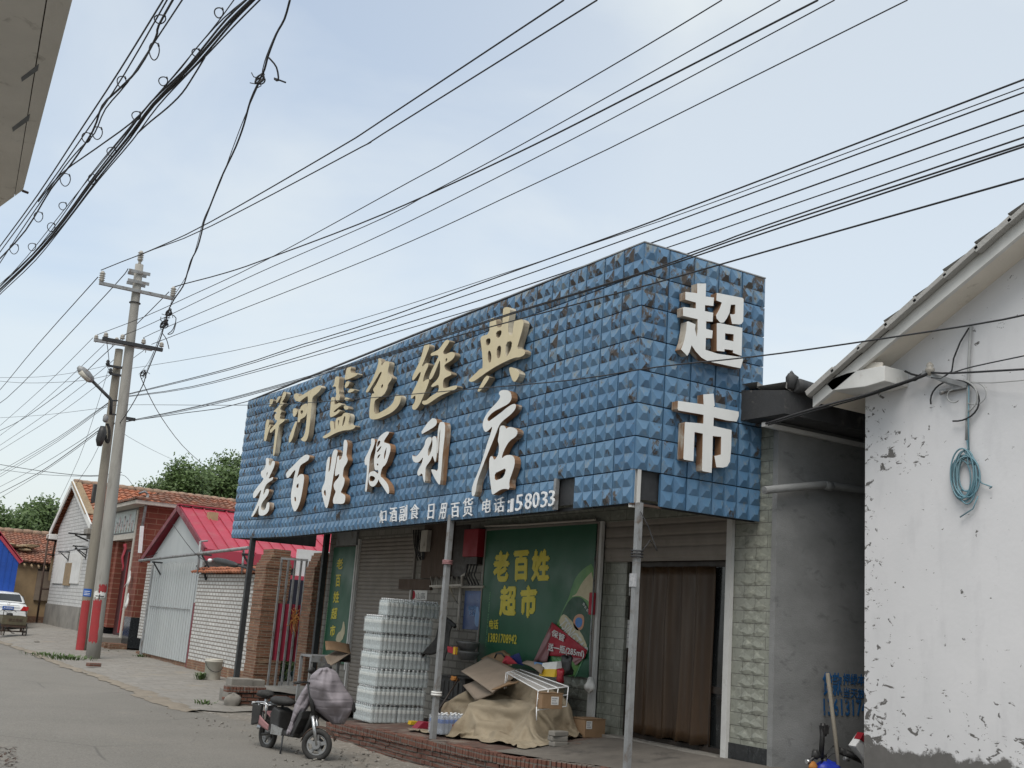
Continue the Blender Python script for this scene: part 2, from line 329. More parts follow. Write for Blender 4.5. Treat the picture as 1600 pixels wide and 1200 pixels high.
# mesh builder -------------------------------------------------------------------------------------
ORG = {}
class MB:
    def __init__(s): s.v = []; s.f = []; s.m = []; s.s = []; s.attr = {}
    def add(s, vs, fs, mi=0, sm=False):
        o = len(s.v); s.v += [tuple(p) for p in vs]
        for f in fs: s.f.append([i+o for i in f]); s.m.append(mi); s.s.append(sm)
        return o
    def bx(s, x0, x1, y0, y1, z0, z1, mi=0):
        s.add([(x0, y0, z0), (x1, y0, z0), (x1, y1, z0), (x0, y1, z0), (x0, y0, z1), (x1, y0, z1), (x1, y1, z1), (x0, y1, z1)],
              [(0, 3, 2, 1), (4, 5, 6, 7), (0, 1, 5, 4), (1, 2, 6, 5), (2, 3, 7, 6), (3, 0, 4, 7)], mi); return s
    def obox(s, c, ax, ay, az, mi=0):
        """box from centre and three half-axis vectors"""
        c = Vector(c); ax, ay, az = Vector(ax), Vector(ay), Vector(az)
        vs = [c+i*ax+j*ay+k*az for k in (-1, 1) for (i, j) in ((-1, -1), (1, -1), (1, 1), (-1, 1))]
        s.add(vs, [(0, 3, 2, 1), (4, 5, 6, 7), (0, 1, 5, 4), (1, 2, 6, 5), (2, 3, 7, 6), (3, 0, 4, 7)], mi); return s
    def beam(s, a, b, w, h, mi=0, up=(0, 0, 1)):
        a, b = Vector(a), Vector(b); d = b-a; L_ = d.length; d.normalize(); u = Vector(up)
        sd = d.cross(u)
        if sd.length < 1e-4: sd = d.cross(Vector((0, 1, 0)))
        sd.normalize(); u = sd.cross(d)
        return s.obox((a+b)/2, d*(L_/2), sd*(w/2), u*(h/2), mi)
    def tube(s, pts, r, n=6, mi=0, sm=True, cap=True):
        pts = [Vector(p) for p in pts]; k = len(pts); rs = r if hasattr(r, '__len__') else [r]*k
        o = len(s.v); prev = None
        for i, p in enumerate(pts):
            d = (pts[min(i+1, k-1)]-pts[max(i-1, 0)])
            if d.length < 1e-9: d = Vector((0, 0, 1))
            d.normalize()
            a = prev if prev is not None else (Vector((0, 0, 1)) if abs(d.z) < .9 else Vector((1, 0, 0)))
            e1 = (a-d*a.dot(d))
            if e1.length < 1e-6: e1 = d.orthogonal()
            e1.normalize(); prev = e1; e2 = d.cross(e1)
            for j in range(n):
                t = 2*math.pi*j/n; s.v.append(tuple(p+(e1*math.cos(t)+e2*math.sin(t))*rs[i]))
        for i in range(k-1):
            for j in range(n):
                s.f.append([o+i*n+j, o+i*n+(j+1) % n, o+(i+1)*n+(j+1) % n, o+(i+1)*n+j]); s.m.append(mi); s.s.append(sm)
        if cap:
            s.f.append([o+j for j in range(n)][::-1]); s.m.append(mi); s.s.append(False)
            s.f.append([o+(k-1)*n+j for j in range(n)]); s.m.append(mi); s.s.append(False)
        return s
    def lathe(s, prof, c=(0, 0, 0), n=16, mi=0, ax='z', sm=True, cap=True):
        o = len(s.v); k = len(prof); c = Vector(c)
        for (r, h) in prof:
            for j in range(n):
                t = 2*math.pi*j/n; a, b_ = r*math.cos(t), r*math.sin(t)
                p = (a, b_, h) if ax == 'z' else ((h, a, b_) if ax == 'x' else (b_, h, a))
                s.v.append(tuple(c+Vector(p)))
        mis = mi if hasattr(mi, '__len__') else [mi]*(k-1)
        for i in range(k-1):
            for j in range(n):
                s.f.append([o+i*n+j, o+i*n+(j+1) % n, o+(i+1)*n+(j+1) % n, o+(i+1)*n+j]); s.m.append(mis[i]); s.s.append(sm)
        if cap:
            s.f.append([o+j for j in range(n)][::-1]); s.m.append(mis[0]); s.s.append(False)
            s.f.append([o+(k-1)*n+j for j in range(n)]); s.m.append(mis[-1]); s.s.append(False)
        return s
    def torus(s, c, R, r, n=24, m=8, ax='y', mi=0):
        o = len(s.v); c = Vector(c)
        for i in range(n):
            t = 2*math.pi*i/n
            for j in range(m):
                q = 2*math.pi*j/m; rr = R+r*math.cos(q); h = r*math.sin(q)
                a, b_ = rr*math.cos(t), rr*math.sin(t)
                p = {'z': (a, b_, h), 'y': (a, h, b_), 'x': (h, a, b_)}[ax]; s.v.append(tuple(c+Vector(p)))
        for i in range(n):
            for j in range(m):
                s.f.append([o+i*m+j, o+((i+1) % n)*m+j, o+((i+1) % n)*m+(j+1) % m, o+i*m+(j+1) % m]); s.m.append(mi); s.s.append(True)
        return s
    def prism(s, poly, vec, mi=0, mside=None):
        """closed 3-D polygon pushed along vec"""
        poly = [Vector(p) for p in poly]; v = Vector(vec); n = len(poly)
        o = s.add(poly+[p+v for p in poly], [list(range(n))[::-1], list(range(n, 2*n))], mi)
        for i in range(n):
            s.f.append([o+i, o+(i+1) % n, o+n+(i+1) % n, o+n+i]); s.m.append(mi if mside is None else mside); s.s.append(False)
        return s
    def grid(s, fn, nu, nv, mi=0, sm=True):
        o = len(s.v)
        for i in range(nu+1):
            for j in range(nv+1): s.v.append(tuple(fn(i/nu, j/nv)))
        for i in range(nu):
            for j in range(nv):
                a = o+i*(nv+1)+j; s.f.append([a, a+1, a+nv+2, a+nv+1]); s.m.append(mi); s.s.append(sm)
        return s
    def blob(s, c, rad, mi=0, n=12, m=8, rough=.12, seed=0):
        rr = random.Random(seed); o = len(s.v); c = Vector(c); k = [rr.uniform(0, 6.28) for _ in range(6)]
        for i in range(m+1):
            th = math.pi*i/m
            for j in range(n):
                ph = 2*math.pi*j/n
                q = 1+rough*(math.sin(3*ph+k[0]+2*th)+math.sin(2*th*2+k[1])*.7+math.sin(5*ph+k[2])*.4)
                s.v.append((c.x+rad[0]*q*math.sin(th)*math.cos(ph), c.y+rad[1]*q*math.sin(th)*math.sin(ph), c.z+rad[2]*q*math.cos(th)))
        for i in range(m):
            for j in range(n):
                s.f.append([o+i*n+j, o+(i+1)*n+j, o+(i+1)*n+(j+1) % n, o+i*n+(j+1) % n]); s.m.append(mi); s.s.append(True)
        return s
    def build(s, name, mats, parent=None, loc=None, bevel=0, solid=0):
        me = bpy.data.meshes.new(name)
        if parent is not None: base = ORG[parent]
        else: base = Vector(loc) if loc is not None else Vector((0, 0, 0))
        me.from_pydata([(p[0]-base.x, p[1]-base.y, p[2]-base.z) for p in s.v], [], s.f)
        if isinstance(mats, str): mats = [mats]
        for m in mats: me.materials.append(MATS[m])
        me.polygons.foreach_set('material_index', s.m); me.polygons.foreach_set('use_smooth', s.s)
        for an, vals in s.attr.items():
            a = me.attributes.new(an, 'FLOAT', 'FACE'); a.data.foreach_set('value', vals)
        if solid:
            bm = bmesh.new(); bm.from_mesh(me); bmesh.ops.recalc_face_normals(bm, faces=bm.faces[:])
            bmesh.ops.solidify(bm, geom=bm.faces[:], thickness=solid); bm.to_mesh(me); bm.free()
        if bevel:
            bm = bmesh.new(); bm.from_mesh(me); bmesh.ops.remove_doubles(bm, verts=bm.verts[:], dist=1e-5)
            es = [e for e in bm.edges if len(e.link_faces) == 2 and e.calc_face_angle(0) > .6]
            bmesh.ops.bevel(bm, geom=es, offset=bevel, segments=2, profile=.6, affect='EDGES', clamp_overlap=True); bm.to_mesh(me); bm.free()
        me.update()
        o = bpy.data.objects.new(name, me); COL.objects.link(o)
        if parent is not None: o.parent = parent; ORG[o] = base
        else: o.location = base; ORG[o] = base
        return o
def tag(o, label, cat, group=None):
    o['label'] = label; o['category'] = cat
    if group: o['group'] = group
    return o
def thing(name, label, cat, loc=(0, 0, 0), group=None):
    o = bpy.data.objects.new(name, None); COL.objects.link(o); o.location = loc; o.empty_display_size = .2
    ORG[o] = Vector(loc); return tag(o, label, cat, group)
def struct(name, mb, mats, **k):
    o = mb.build(name, mats, **k); o['kind'] = 'structure'; return o
def copy_tree(o, parent=None):
    c = o.copy(); COL.objects.link(c)
    if parent is not None: c.parent = parent
    for ch in list(o.children): copy_tree(ch, c)
    return c
# outlines, lettering --------------------------------------------------------------------------------
def curve_mesh(cu):
    o = bpy.data.objects.new('tmp', cu); COL.objects.link(o); bpy.context.view_layer.update()
    e = o.evaluated_get(bpy.context.evaluated_depsgraph_get()); m = e.to_mesh()
    vs = [tuple(v.co) for v in m.vertices]; fs = [(list(p.vertices), tuple(p.normal)) for p in m.polygons]
    e.to_mesh_clear(); bpy.data.objects.remove(o); bpy.data.curves.remove(cu)
    return vs, fs
def chaikin(p, n):
    for _ in range(n):
        q = []
        for i in range(len(p)):
            a, b = p[i], p[(i+1) % len(p)]
            q += [(a[0]*.75+b[0]*.25, a[1]*.75+b[1]*.25), (a[0]*.25+b[0]*.75, a[1]*.25+b[1]*.75)]
        p = q
    return p
def outline(mb, polys, to3, depth, smooth=0, mf=0, ms=1):
    """2-D outlines (holes by even-odd) filled, thickened by depth; to3(u, v, w) places them"""
    cu = bpy.data.curves.new('o', 'CURVE'); cu.dimensions = '2D'; cu.fill_mode = 'BOTH'; cu.extrude = depth/2
    for p in polys:
        p = chaikin(p, smooth); sp = cu.splines.new('POLY'); sp.points.add(len(p)-1); sp.use_cyclic_u = True
        for i, (u, v) in enumerate(p): sp.points[i].co = (u, v, 0, 1)
    vs, fs = curve_mesh(cu); o = len(mb.v)
    mb.v += [tuple(to3(u, v, w+depth/2)) for (u, v, w) in vs]
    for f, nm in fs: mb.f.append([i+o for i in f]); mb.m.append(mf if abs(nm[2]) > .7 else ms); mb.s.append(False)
def text2d(body, bold=0., depth=.02, res=2):
    cu = bpy.data.curves.new('t', 'FONT'); cu.body = body; cu.offset = bold; cu.extrude = depth/2; cu.resolution_u = res
    vs, fs = curve_mesh(cu)
    x0, x1 = min(v[0] for v in vs), max(v[0] for v in vs); y0, y1 = min(v[1] for v in vs), max(v[1] for v in vs)
    return [((x-x0)/(x1-x0), (y-y0)/(y1-y0), z/depth+.5) for x, y, z in vs], fs
def text_quad(mb, body, tl, tr, bl, nrm, depth, bold=0., mf=0, ms=None):
    """lettering stretched over the parallelogram tl, tr, bl, raised along nrm"""
    vs, fs = text2d(body, 0); tl, tr, bl, nrm = Vector(tl), Vector(tr), Vector(bl), Vector(nrm)
    n = max(1, len(body)); b = bold*1.1                    # heavier weight = a few slightly shifted copies, each a hair prouder
    for k, (du, dv) in enumerate(((0, 0), (b/n, 0), (-b/n, 0), (0, b), (0, -b)) if bold else ((0, 0),)):
        o = len(mb.v)
        for u, v, w in vs: mb.v.append(tuple(bl+(tr-tl)*(u*(1-2*b/n)+b/n+du)+(tl-bl)*(v*(1-2*b)+b+dv)+nrm*(w*depth+k*.0006)))
        for f, nm in fs: mb.f.append([i+o for i in f]); mb.m.append(mf if abs(nm[2]) > .7 or ms is None else ms); mb.s.append(False)
def text_px(mb, body, box, axis, val, depth=.004, bold=0., mf=0, ms=None):
    """box = photo pixels of (top-left, top-right, bottom-left) on the plane axis=val"""
    a, b, c = [P(x, y, axis, val) for x, y in box]
    n = Vector((-1, 0, 0)) if axis == 0 else Vector((0, -1, 0))
    text_quad(mb, body, a, b, c, n, depth, bold, mf, ms)
def tile_roof(mb, a, b, c, d, rows, cols, amp=.03, step=.035, mi=0, jit=.012):
    """a-b eave, d-c ridge; stepped courses of rounded tiles with a tone per tile"""
    a, b, c, d = map(Vector, (a, b, c, d)); nrm = (b-a).cross(d-a).normalized()
    if nrm.z < 0: nrm = -nrm
    tn = mb.attr.setdefault('tone', [0.]*len(mb.f)); sub = 4
    for i in range(rows):
        o = len(mb.v); jr = [random.uniform(-jit, jit) for _ in range(cols+1)]
        for e, (t, lift) in enumerate(((i/rows, step), ((i+1)/rows, .0))):
            for j in range(cols*sub+1):
                s_ = j/(cols*sub); p = (a*(1-s_)+b*s_)*(1-t)+(d*(1-s_)+c*s_)*t
                ph = (j % sub)/sub*2*math.pi
                mb.v.append(tuple(p+nrm*(lift+amp*(.5+.5*math.cos(ph))+jr[min(j//sub, cols)])))
        w = cols*sub+1
        tones = [random.random() for _ in range(cols+1)]
        for j in range(cols*sub):
            mb.f.append([o+j, o+j+1, o+w+j+1, o+w+j]); mb.m.append(mi); mb.s.append(False); tn.append(tones[j//sub])
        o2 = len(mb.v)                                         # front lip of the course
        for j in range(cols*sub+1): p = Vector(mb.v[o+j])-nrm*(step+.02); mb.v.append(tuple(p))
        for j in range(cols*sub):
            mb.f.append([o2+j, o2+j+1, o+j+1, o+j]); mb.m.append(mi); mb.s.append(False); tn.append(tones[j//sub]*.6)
    return mb
def pad_attr(mb, name='tone', val=.5):
    l = mb.attr.setdefault(name, []); l += [val]*(len(mb.f)-len(l))
def wob(x, s=1., k=0): return math.sin(x*2.1*s+k)*.5+math.sin(x*5.3*s+1.7*k+1)*.3+math.sin(x*11.7*s+k*2.3)*.2
# ==================================================================== ground
GZ = -.3
def apron_z(X, Y):
    t = min(1, max(0, (Y-38)/10)); s_ = min(1, max(0, (X-6.1)/3.2))
    return GZ+.012+(.05+.38*t)*s_
m = MB(); m.add([(-700, -700, GZ-.05), (900, -700, GZ-.05), (900, 1500, GZ-.05), (-700, 1500, GZ-.05)], [(0, 1, 2, 3)]); struct('ground', m, 'dirt')
m = MB()
def _road(u, v):
    Y = -15+u*u*265; xr = 6.30+.10*wob(Y, .25)+.04*wob(Y, 1.3, 2)+(0.75*max(0, 1-abs(Y-17.5)/3.4)**.5 if 14.1 < Y < 20.6 else 0)
    X = -2.2+.3*wob(Y, .2, 4)+(xr+2.2-.3*wob(Y, .2, 4))*v
    return (X, Y, GZ+.035*(1-(2*v-1)**4)-.015)
m.grid(_road, 200, 12); struct('road', m, 'asphalt')
m = MB()
def _apron(u, v):
    Y = 20.45+u*44; x0 = 6.06+.10*wob(Y, .25)+.05*wob(Y, 2, 1)+(.72*max(0, 1-abs(Y-20.4)/.5)); X = x0+(11.5-x0)*v
    return (X, Y, apron_z(X, Y)+.018*wob(X+Y*.7, .7)+.012*wob(X*1.3-Y, 2.1))
m.grid(_apron, 160, 22)
_n = 22                                              # a broken front lip where the paving ends
m.prism([(6.78, 20.46, GZ-.03), (8.6, 20.5, GZ-.03), (8.6, 20.5, GZ+.03), (6.78, 20.46, GZ+.012)], (0, .12, 0))
struct('concrete_apron', m, 'apron_paving')
m = MB()
for k in range(520):                                  # gravel in the dirt verge beside the moped
    Y = random.uniform(9, 20.4); X = random.uniform(5.9, 7.25) if random.random() < .8 else random.uniform(5.2, 6.2)
    r = random.choice((.006, .008, .01, .014, .02)); m.blob((X, Y, GZ-.012+r*.4+ (.02 if X < 6.1 else 0)), (r*1.3, r, r*.7), 0, 5, 3, .2, k)
o = m.build('verge_gravel', 'concrete'); o['kind'] = 'stuff'
m = MB()
def _verge(u, v):
    Y = 8+u*12.6; X = 5.85+v*1.5; return (X, Y, GZ-.03+.04*v**2+.02*wob(X*2+Y, 1.1)+.03*math.exp(-((Y-19.6)/.7)**2)*v)
m.grid(_verge, 90, 14); struct('dirt_verge', m, 'dirt')

m = MB()
def _strip(u, v):
    Y = 20.3+u*u*40; c = 6.12+.10*wob(Y, .25)+.08*wob(Y, 2.2, 3); w = .16+.14*abs(wob(Y, .9, 1))+.35*math.exp(-((Y-23)/1.6)**2)
    X = c-w*.5+(w+.1)*v; return (X, Y, GZ+.004+.030*math.sin(v*math.pi)+.012*wob(X*7+Y*3, 1.5)*math.sin(v*math.pi)+(.004 if v > .5 else 0))
m.grid(_strip, 240, 6); struct('dirt_strip', m, 'sand')

# ==================================================================== raised shop platform
TOPZ = [(8, .16), (10.6, .13), (11.7, .11), (12.6, .085), (13.8, .04), (15.2, 0.), (16.8, -.08), (17.2, -.09), (20, -.14), (24, -.18)]
WALZ = [(8, .29), (11.9, .285), (13., .20), (14.5, .10), (16.5, .02), (18, -.03), (20, -.08), (24, -.16)]
LEDX = [(8, 7.86), (10.1, 7.84), (10.6, 7.76), (11.1, 7.5), (11.7, 7.32), (12.0, 7.24), (12.6, 7.22), (15.2, 7.22), (16.8, 7.22), (17.1, 7.3)]
def lerp(tab, x):
    if x <= tab[0][0]: return tab[0][1]
    for (a, fa), (b, fb) in zip(tab, tab[1:]):
        if x <= b: return fa+(fb-fa)*(x-a)/(b-a)
    return tab[-1][1]
def plat_z(X, Y):
    x0 = lerp(LEDX, Y); t = min(1, max(0, (X-x0)/(9.35-x0))); t = t*t*(3-2*t)
    return lerp(TOPZ, Y)*(1-t)+lerp(WALZ, Y)*t
pl = thing('shop_platform', 'raised brick and concrete platform under the blue tiled shop sign', 'platform', (8, 13, 0))
m = MB()
m.grid(lambda u, v: (lambda Y: (lambda X: (X, Y, plat_z(X, Y)+.008*wob(X*3+Y*2, 1.3)))(lerp(LEDX, Y)+.12+(9.4-lerp(LEDX, Y)-.12)*v))(11.75+u*5.4), 60, 20)
m.build('brick_paving', 'paving_brick', pl)
m = MB()
m.grid(lambda u, v: (lambda Y: (lambda X: (X, Y, plat_z(X, Y)+.006+.006*wob(X*2+Y, 1)))(lerp(LEDX, Y)+.10+(9.4-lerp(LEDX, Y)-.10)*v))(8+u*4.05), 40, 20)
m.build('concrete_slab', 'slab_grey', pl)
m = MB(); Y = 8.1
while Y < 17.0:                                        # bricks on edge along the rim
    X = lerp(LEDX, Y); dX = lerp(LEDX, Y+.1)-X; w = .058; zt = lerp(TOPZ, Y)+random.uniform(-.006, .006)
    d = Vector((dX, .1, 0)).normalized(); nr = Vector((d.y, -d.x, 0)); 
    if 11.25 < Y < 11.8: zt -= .015
    c = Vector((X, Y, zt-.058))+nr*.11+nr*random.uniform(-.008, .006)
    m.obox(c, d*(w/2*.86), nr*.115, Vector((random.uniform(-.04, .04), 0, 1))*.058); Y += w*max(.5, d.y)+.006
m.build('brick_edging', 'brick_red', pl, bevel=.006)
m = MB()
for row in range(9):                                   # stretcher courses below the rim
    Y = 8.1+(row % 2)*.11
    while Y < 16.95:
        zc = lerp(TOPZ, Y+.1)-.118-.033-row*.066; zg = GZ-.05
        if zc > zg-.05:
            X = lerp(LEDX, Y); X2 = lerp(LEDX, Y+.21); a = Vector((X+.015, Y, zc)); b = Vector((X2+.015, Y+.205, zc+lerp(TOPZ, Y+.2)-lerp(TOPZ, Y)))
            off = random.uniform(-.008, .01); m.beam(a+Vector((.06+off, 0, 0)), b+Vector((.06+off, 0, 0)), .12, .054)
        Y += .218
m.build('brick_face', 'brick_red', pl, bevel=.005)
m = MB()
m.grid(lambda u, v: (lambda Y: (lerp(LEDX, Y)+.035, Y, (lerp(TOPZ, Y)-.05)*(1-v)+(GZ-.1)*v))(8+u*9.1), 60, 2)
m.prism([(7.33, 17.1, GZ-.1), (9.4, 17.1, GZ-.1), (9.4, 17.1, -.03), (7.33, 17.1, -.1)], (0, .04, 0))
m.build('mortar_core', 'concrete', pl)

# ==================================================================== the shop
WX = 9.3
sh = thing('shop_building', 'single storey village shop with tiled front behind the blue sign', 'shop', (WX, 16, 0))
yD0, yD1 = 10.08, 12.62                                  # door opening
yS0, yS1 = P(641, 960, 0, WX).y, P(553, 960, 0, WX).y   # left roller shutter
yP0, yP1 = 12.84, 15.95                                  # behind the poster
yE = 22.52
m = MB()
m.bx(WX, WX+.24, 9.3, yD0, -.35, 4.25); m.bx(WX, WX+.24, yD1, yP1+.02, -.35, 4.25); m.bx(WX, WX+.24, yD0, yD1, 3.12, 4.25)
m.build('tiled_wall', 'embossed_tile', sh)
def relief(mb, X, y0, y1, z0, z1, w=.36, h=.145):
    """raised twist motif of the wall tiles: a cut diamond and a slanted wedge on every tile"""
    r = 0; z = z0
    while z+h < z1:
        y = y1-(w/2 if r % 2 else 0)-w
        while y > y0-w:
            for (c, s_) in ((y+w*.72, 1), (y+w*.27, -1)):
                if y0+.13 < c < y1-.13:
                    zc = z+h/2; a, b_ = .125, .066; hh = .011
                    vs = [(X, c+a, zc-.01*s_), (X, c+.01, zc+b_), (X, c-a, zc+.01*s_), (X, c-.01, zc-b_), (X-hh, c+.028, zc+.004), (X-hh*.9, c-.020, zc+.018*s_), (X-hh*.55, c-.028, zc-.022)]
                    mb.add(vs, [(0, 1, 4), (1, 5, 4), (1, 2, 5), (2, 6, 5), (2, 3, 6), (3, 0, 4), (3, 4, 6), (4, 5, 6)])
            y -= w
        z += h; r += 1
m = MB(); relief(m, WX, 9.3, yD0-.06, .49, 4.0); m.build('tile_relief', 'embossed_tile', sh)
m = MB(); relief(m, WX, yD1+.1, yP1, .2, .98); m.build('tile_relief', 'embossed_tile', sh)
m = MB(); relief(m, WX, yD1+.1, yP1, 3.12, 4.); m.build('tile_relief', 'embossed_tile', sh)
m = MB(); m.bx(WX-.012, WX, 9.3, yD0-.06, -.35, .47); m.bx(WX-.018, WX-.012, 9.66, 9.672, -.3, .47); m.build('black_dado', 'black_tile_glossy', sh)
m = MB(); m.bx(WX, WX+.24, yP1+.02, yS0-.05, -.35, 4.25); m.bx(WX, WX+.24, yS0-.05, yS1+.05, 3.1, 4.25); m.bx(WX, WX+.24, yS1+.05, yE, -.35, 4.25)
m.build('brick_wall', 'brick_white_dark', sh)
m = MB(); m.bx(WX+.0, 17, 9.3-.02, 9.3, -.4, 4.22); m.bx(WX-.02, WX, 9.28, 9.36, -.4, 4.22); m.build('cement_side_wall', 'cement_grey', sh)
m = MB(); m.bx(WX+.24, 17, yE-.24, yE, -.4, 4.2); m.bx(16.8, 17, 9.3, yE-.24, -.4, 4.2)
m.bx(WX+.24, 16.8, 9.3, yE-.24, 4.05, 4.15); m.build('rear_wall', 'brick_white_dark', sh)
m = MB(); m.bx(WX+.24, 16.8, 9.3, yE-.24, .2, .28); m.build('shop_floor', 'concrete', sh)
m = MB(); m.bx(WX+1.6, WX+1.7, 9.4, yE-.3, .28, 4.0); m.build('inner_partition', 'dark_brown', sh)
# roof with the grey tiled eave over the side wall
m = MB(); ya, yb, zr = 8.86, 16.2, 5.45
tile_roof(m, (8.95, ya, 4.44), (17.3, ya, 4.44), (17.3, yb, zr), (8.95, yb, zr), 16, 34, .04, .05)
m.build('roof_tiles', 'roof_grey', sh)
m = MB(); tile_roof(m, (17.3, 23.6, 4.44), (8.95, 23.6, 4.44), (8.95, yb, zr), (17.3, yb, zr), 16, 34, .04, .05); m.build('roof_tiles', 'roof_grey', sh)
m = MB(); m.prism([(8.95, ya, 4.16), (8.95, ya, 4.43), (8.95, yb, zr-.01), (8.95, 23.6, 4.43), (8.95, 23.6, 4.16)], (8.3, 0, 0)); m.build('roof_deck', 'dark_tile', sh)
m = MB()
for k in range(9):
    x = 9.06+k*.42; m.lathe([(.085, 0), (.09, .1), (.075, .38)], (x, 8.84+random.uniform(-.02, .02), 4.50+random.uniform(-.015, .02)), 8, 0, 'x')
m.blob((9.02, 8.84, 4.55), (.07, .07, .10), 0, 7, 5, .2, 3)
m.build('ridge_tile', 'dark_tile', sh)
m = MB(); m.bx(9.0, 17, 9.22, 9.276, 4.06, 4.11); m.build('eave_trim', 'trim_white', sh)
m = MB(); a, b, c = P(1194, 766, 1, 9.18), P(1290, 758, 1, 9.18), P(1360, 767, 1, 9.18)
m.tube([a, b-Vector((.05, 0, 0)), b, c, c+Vector((1, 0, -.1))], .045, 10); m.tube([b-Vector((.02, 0, 0)), b+Vector((.1, 0, -.01))], .055, 10)
m.build('drain_pipe', 'cement_grey', sh)
# painted advert on the side wall
m = MB()
def side_text(body, box, bold): text_px(m, body, box, 1, 9.277, .003, bold)
side_text('贷款', [(1285, 1050), (1315, 1051), (1286, 1087)], .02); side_text('押绿本不', [(1317, 1052), (1362, 1054), (1317, 1070)], .015)
side_text('当天放款', [(1318, 1074), (1362, 1077), (1318, 1090)], .012); side_text('13613174', [(1286, 1091), (1354, 1093), (1287, 1118)], .03)
m.build('painted_advert', 'ink_blue', sh)
# doorway
def shutter(mb, y0, y1, z0, z1, x, pitch=.083):
    n = int((z1-z0)/pitch)
    for k in range(n):
        z = z0+(z1-z0)*k/n; h = (z1-z0)/n; pr = [(0, 0), (-.012, .15), (-.016, .5), (-.012, .8), (-.002, .93), (0, 1)]
        o = len(mb.v)
        for dx, t in pr: mb.v += [(x+dx, y0, z+h*t), (x+dx, y1, z+h*t)]
        for q in range(len(pr)-1): mb.f.append([o+2*q, o+2*q+2, o+2*q+3, o+2*q+1]); mb.m.append(0); mb.s.append(False)
m = MB(); shutter(m, yD0, yD1, 2.62, 3.2, WX+.03, .125); m.bx(WX+.03, WX+.09, yD0, yD1, 2.57, 2.62); m.bx(WX+.05, WX+.2, yD0, yD1, 2.62, 3.1); m.build('roller_shutter', 'shutter_taupe', sh)
m = MB(); m.bx(WX-.05, WX+.02, yD0-.09, yD0, -.3, 3.13); m.build('shutter_rail', 'trim_white', sh)
m = MB(); m.bx(WX-.05, WX+.02, yD1, yD1+.13, .2, 3.13); m.build('shutter_rail', 'trim_white', sh)
m = MB(); m.bx(WX+.10, WX+.2, 12.20, yD1, .28, 2.57); m.build('tiled_jamb', 'embossed_tile', sh)
df = MB(); XF = WX+.16
for y0, y1, z0, z1 in ((10.1, 12.2, 2.5, 2.57), (10.1, 12.2, .285, .35), (10.1, 10.2, .35, 2.5), (12.1, 12.2, .35, 2.5), (10.52, 10.60, .35, 2.5), (11.70, 11.78, .35, 2.5), (10.2, 10.52, .98, 1.06), (11.78, 12.1, .98, 1.06)): df.bx(XF, XF+.06, y0, y1, z0, z1)
dfo = df.build('door_frame', 'dark_brown', sh)
m = MB(); m.bx(XF+.02, XF+.03, 10.2, 10.52, .35, 2.5); m.build('glass_pane', 'dark_glass', dfo)
m = MB(); m.bx(XF+.02, XF+.03, 11.78, 12.1, .35, 2.5); m.build('glass_pane', 'dark_glass', dfo)
m = MB(); m.bx(WX-.12, WX+.16, yD0, 12.3, .2, .292); m.build('door_sill', 'concrete', sh, bevel=.01)
# left roller shutter
m = MB(); shutter(m, yS0, yS1, -.1, 3.1, WX+.02, .075); m.build('roller_shutter', 'shutter_taupe', sh)
m = MB(); m.bx(WX-.04, WX+.06, yS0-.06, yS0, -.1, 3.1); m.build('shutter_rail', 'shutter_taupe', sh)
m = MB(); m.bx(WX-.04, WX+.06, yS1, yS1+.06, -.1, 3.1); m.build('shutter_rail', 'trim_white', sh)
# canopy ceiling behind the sign
m = MB(); m.bx(7.5, WX, 9.7, 22.9, 3.62, 3.70)
for k in range(9): m.bx(7.5, WX-.005, 10+k*1.6, 10.06+k*1.6, 3.56, 3.62)
m.build('canopy_ceiling', 'dark_steel', sh)

# door curtain
m = MB()
def _curt(u, v):
    Y = 10.46+u*1.62; z = .36+(2.5-.36)*v
    fold = .03*math.sin(u*34+.6*math.sin(v*2))+.028*math.sin(u*15+1+.8*v)+.012*math.sin(u*71)
    return (WX+.10+fold*(1.1-.45*v), Y+.015*math.sin(v*5+u*9), z+.015*math.sin(u*30)*(1-v))
m.grid(_curt, 120, 16); tag(m.build('door_curtain', 'curtain_brown', loc=(WX+.1, 11.3, .36), solid=.006), 'long brown pleated curtain hanging in the shop doorway', 'curtain')
for (x0, y0, x1, y1, lab) in ((975, 897, 987, 930, 'small white paper stuck on dark door glass, the upper of two'), (973, 968, 987, 1012, 'white printed notice stuck low on dark door glass, the lower of two')):
    a, b = P(x0, y0, 0, XF-.01), P(x1, y1, 0, XF-.01); m = MB()
    m.prism([a, (a.x, b.y, a.z), b, (b.x, a.y+.02, b.z-.02)], (.003, 0, 0)); th = m.build('paper_notice', 'paper_white', loc=tuple(b)); tag(th, lab, 'notice')
    m = MB()
    for k in range(5):
        z = a.z+(b.z-a.z)*(.15+.16*k); m.bx(a.x-.003, a.x-.001, b.y+.03, a.y-.04, z-.012, z)
    m.build('print_lines', 'paper_print', th)

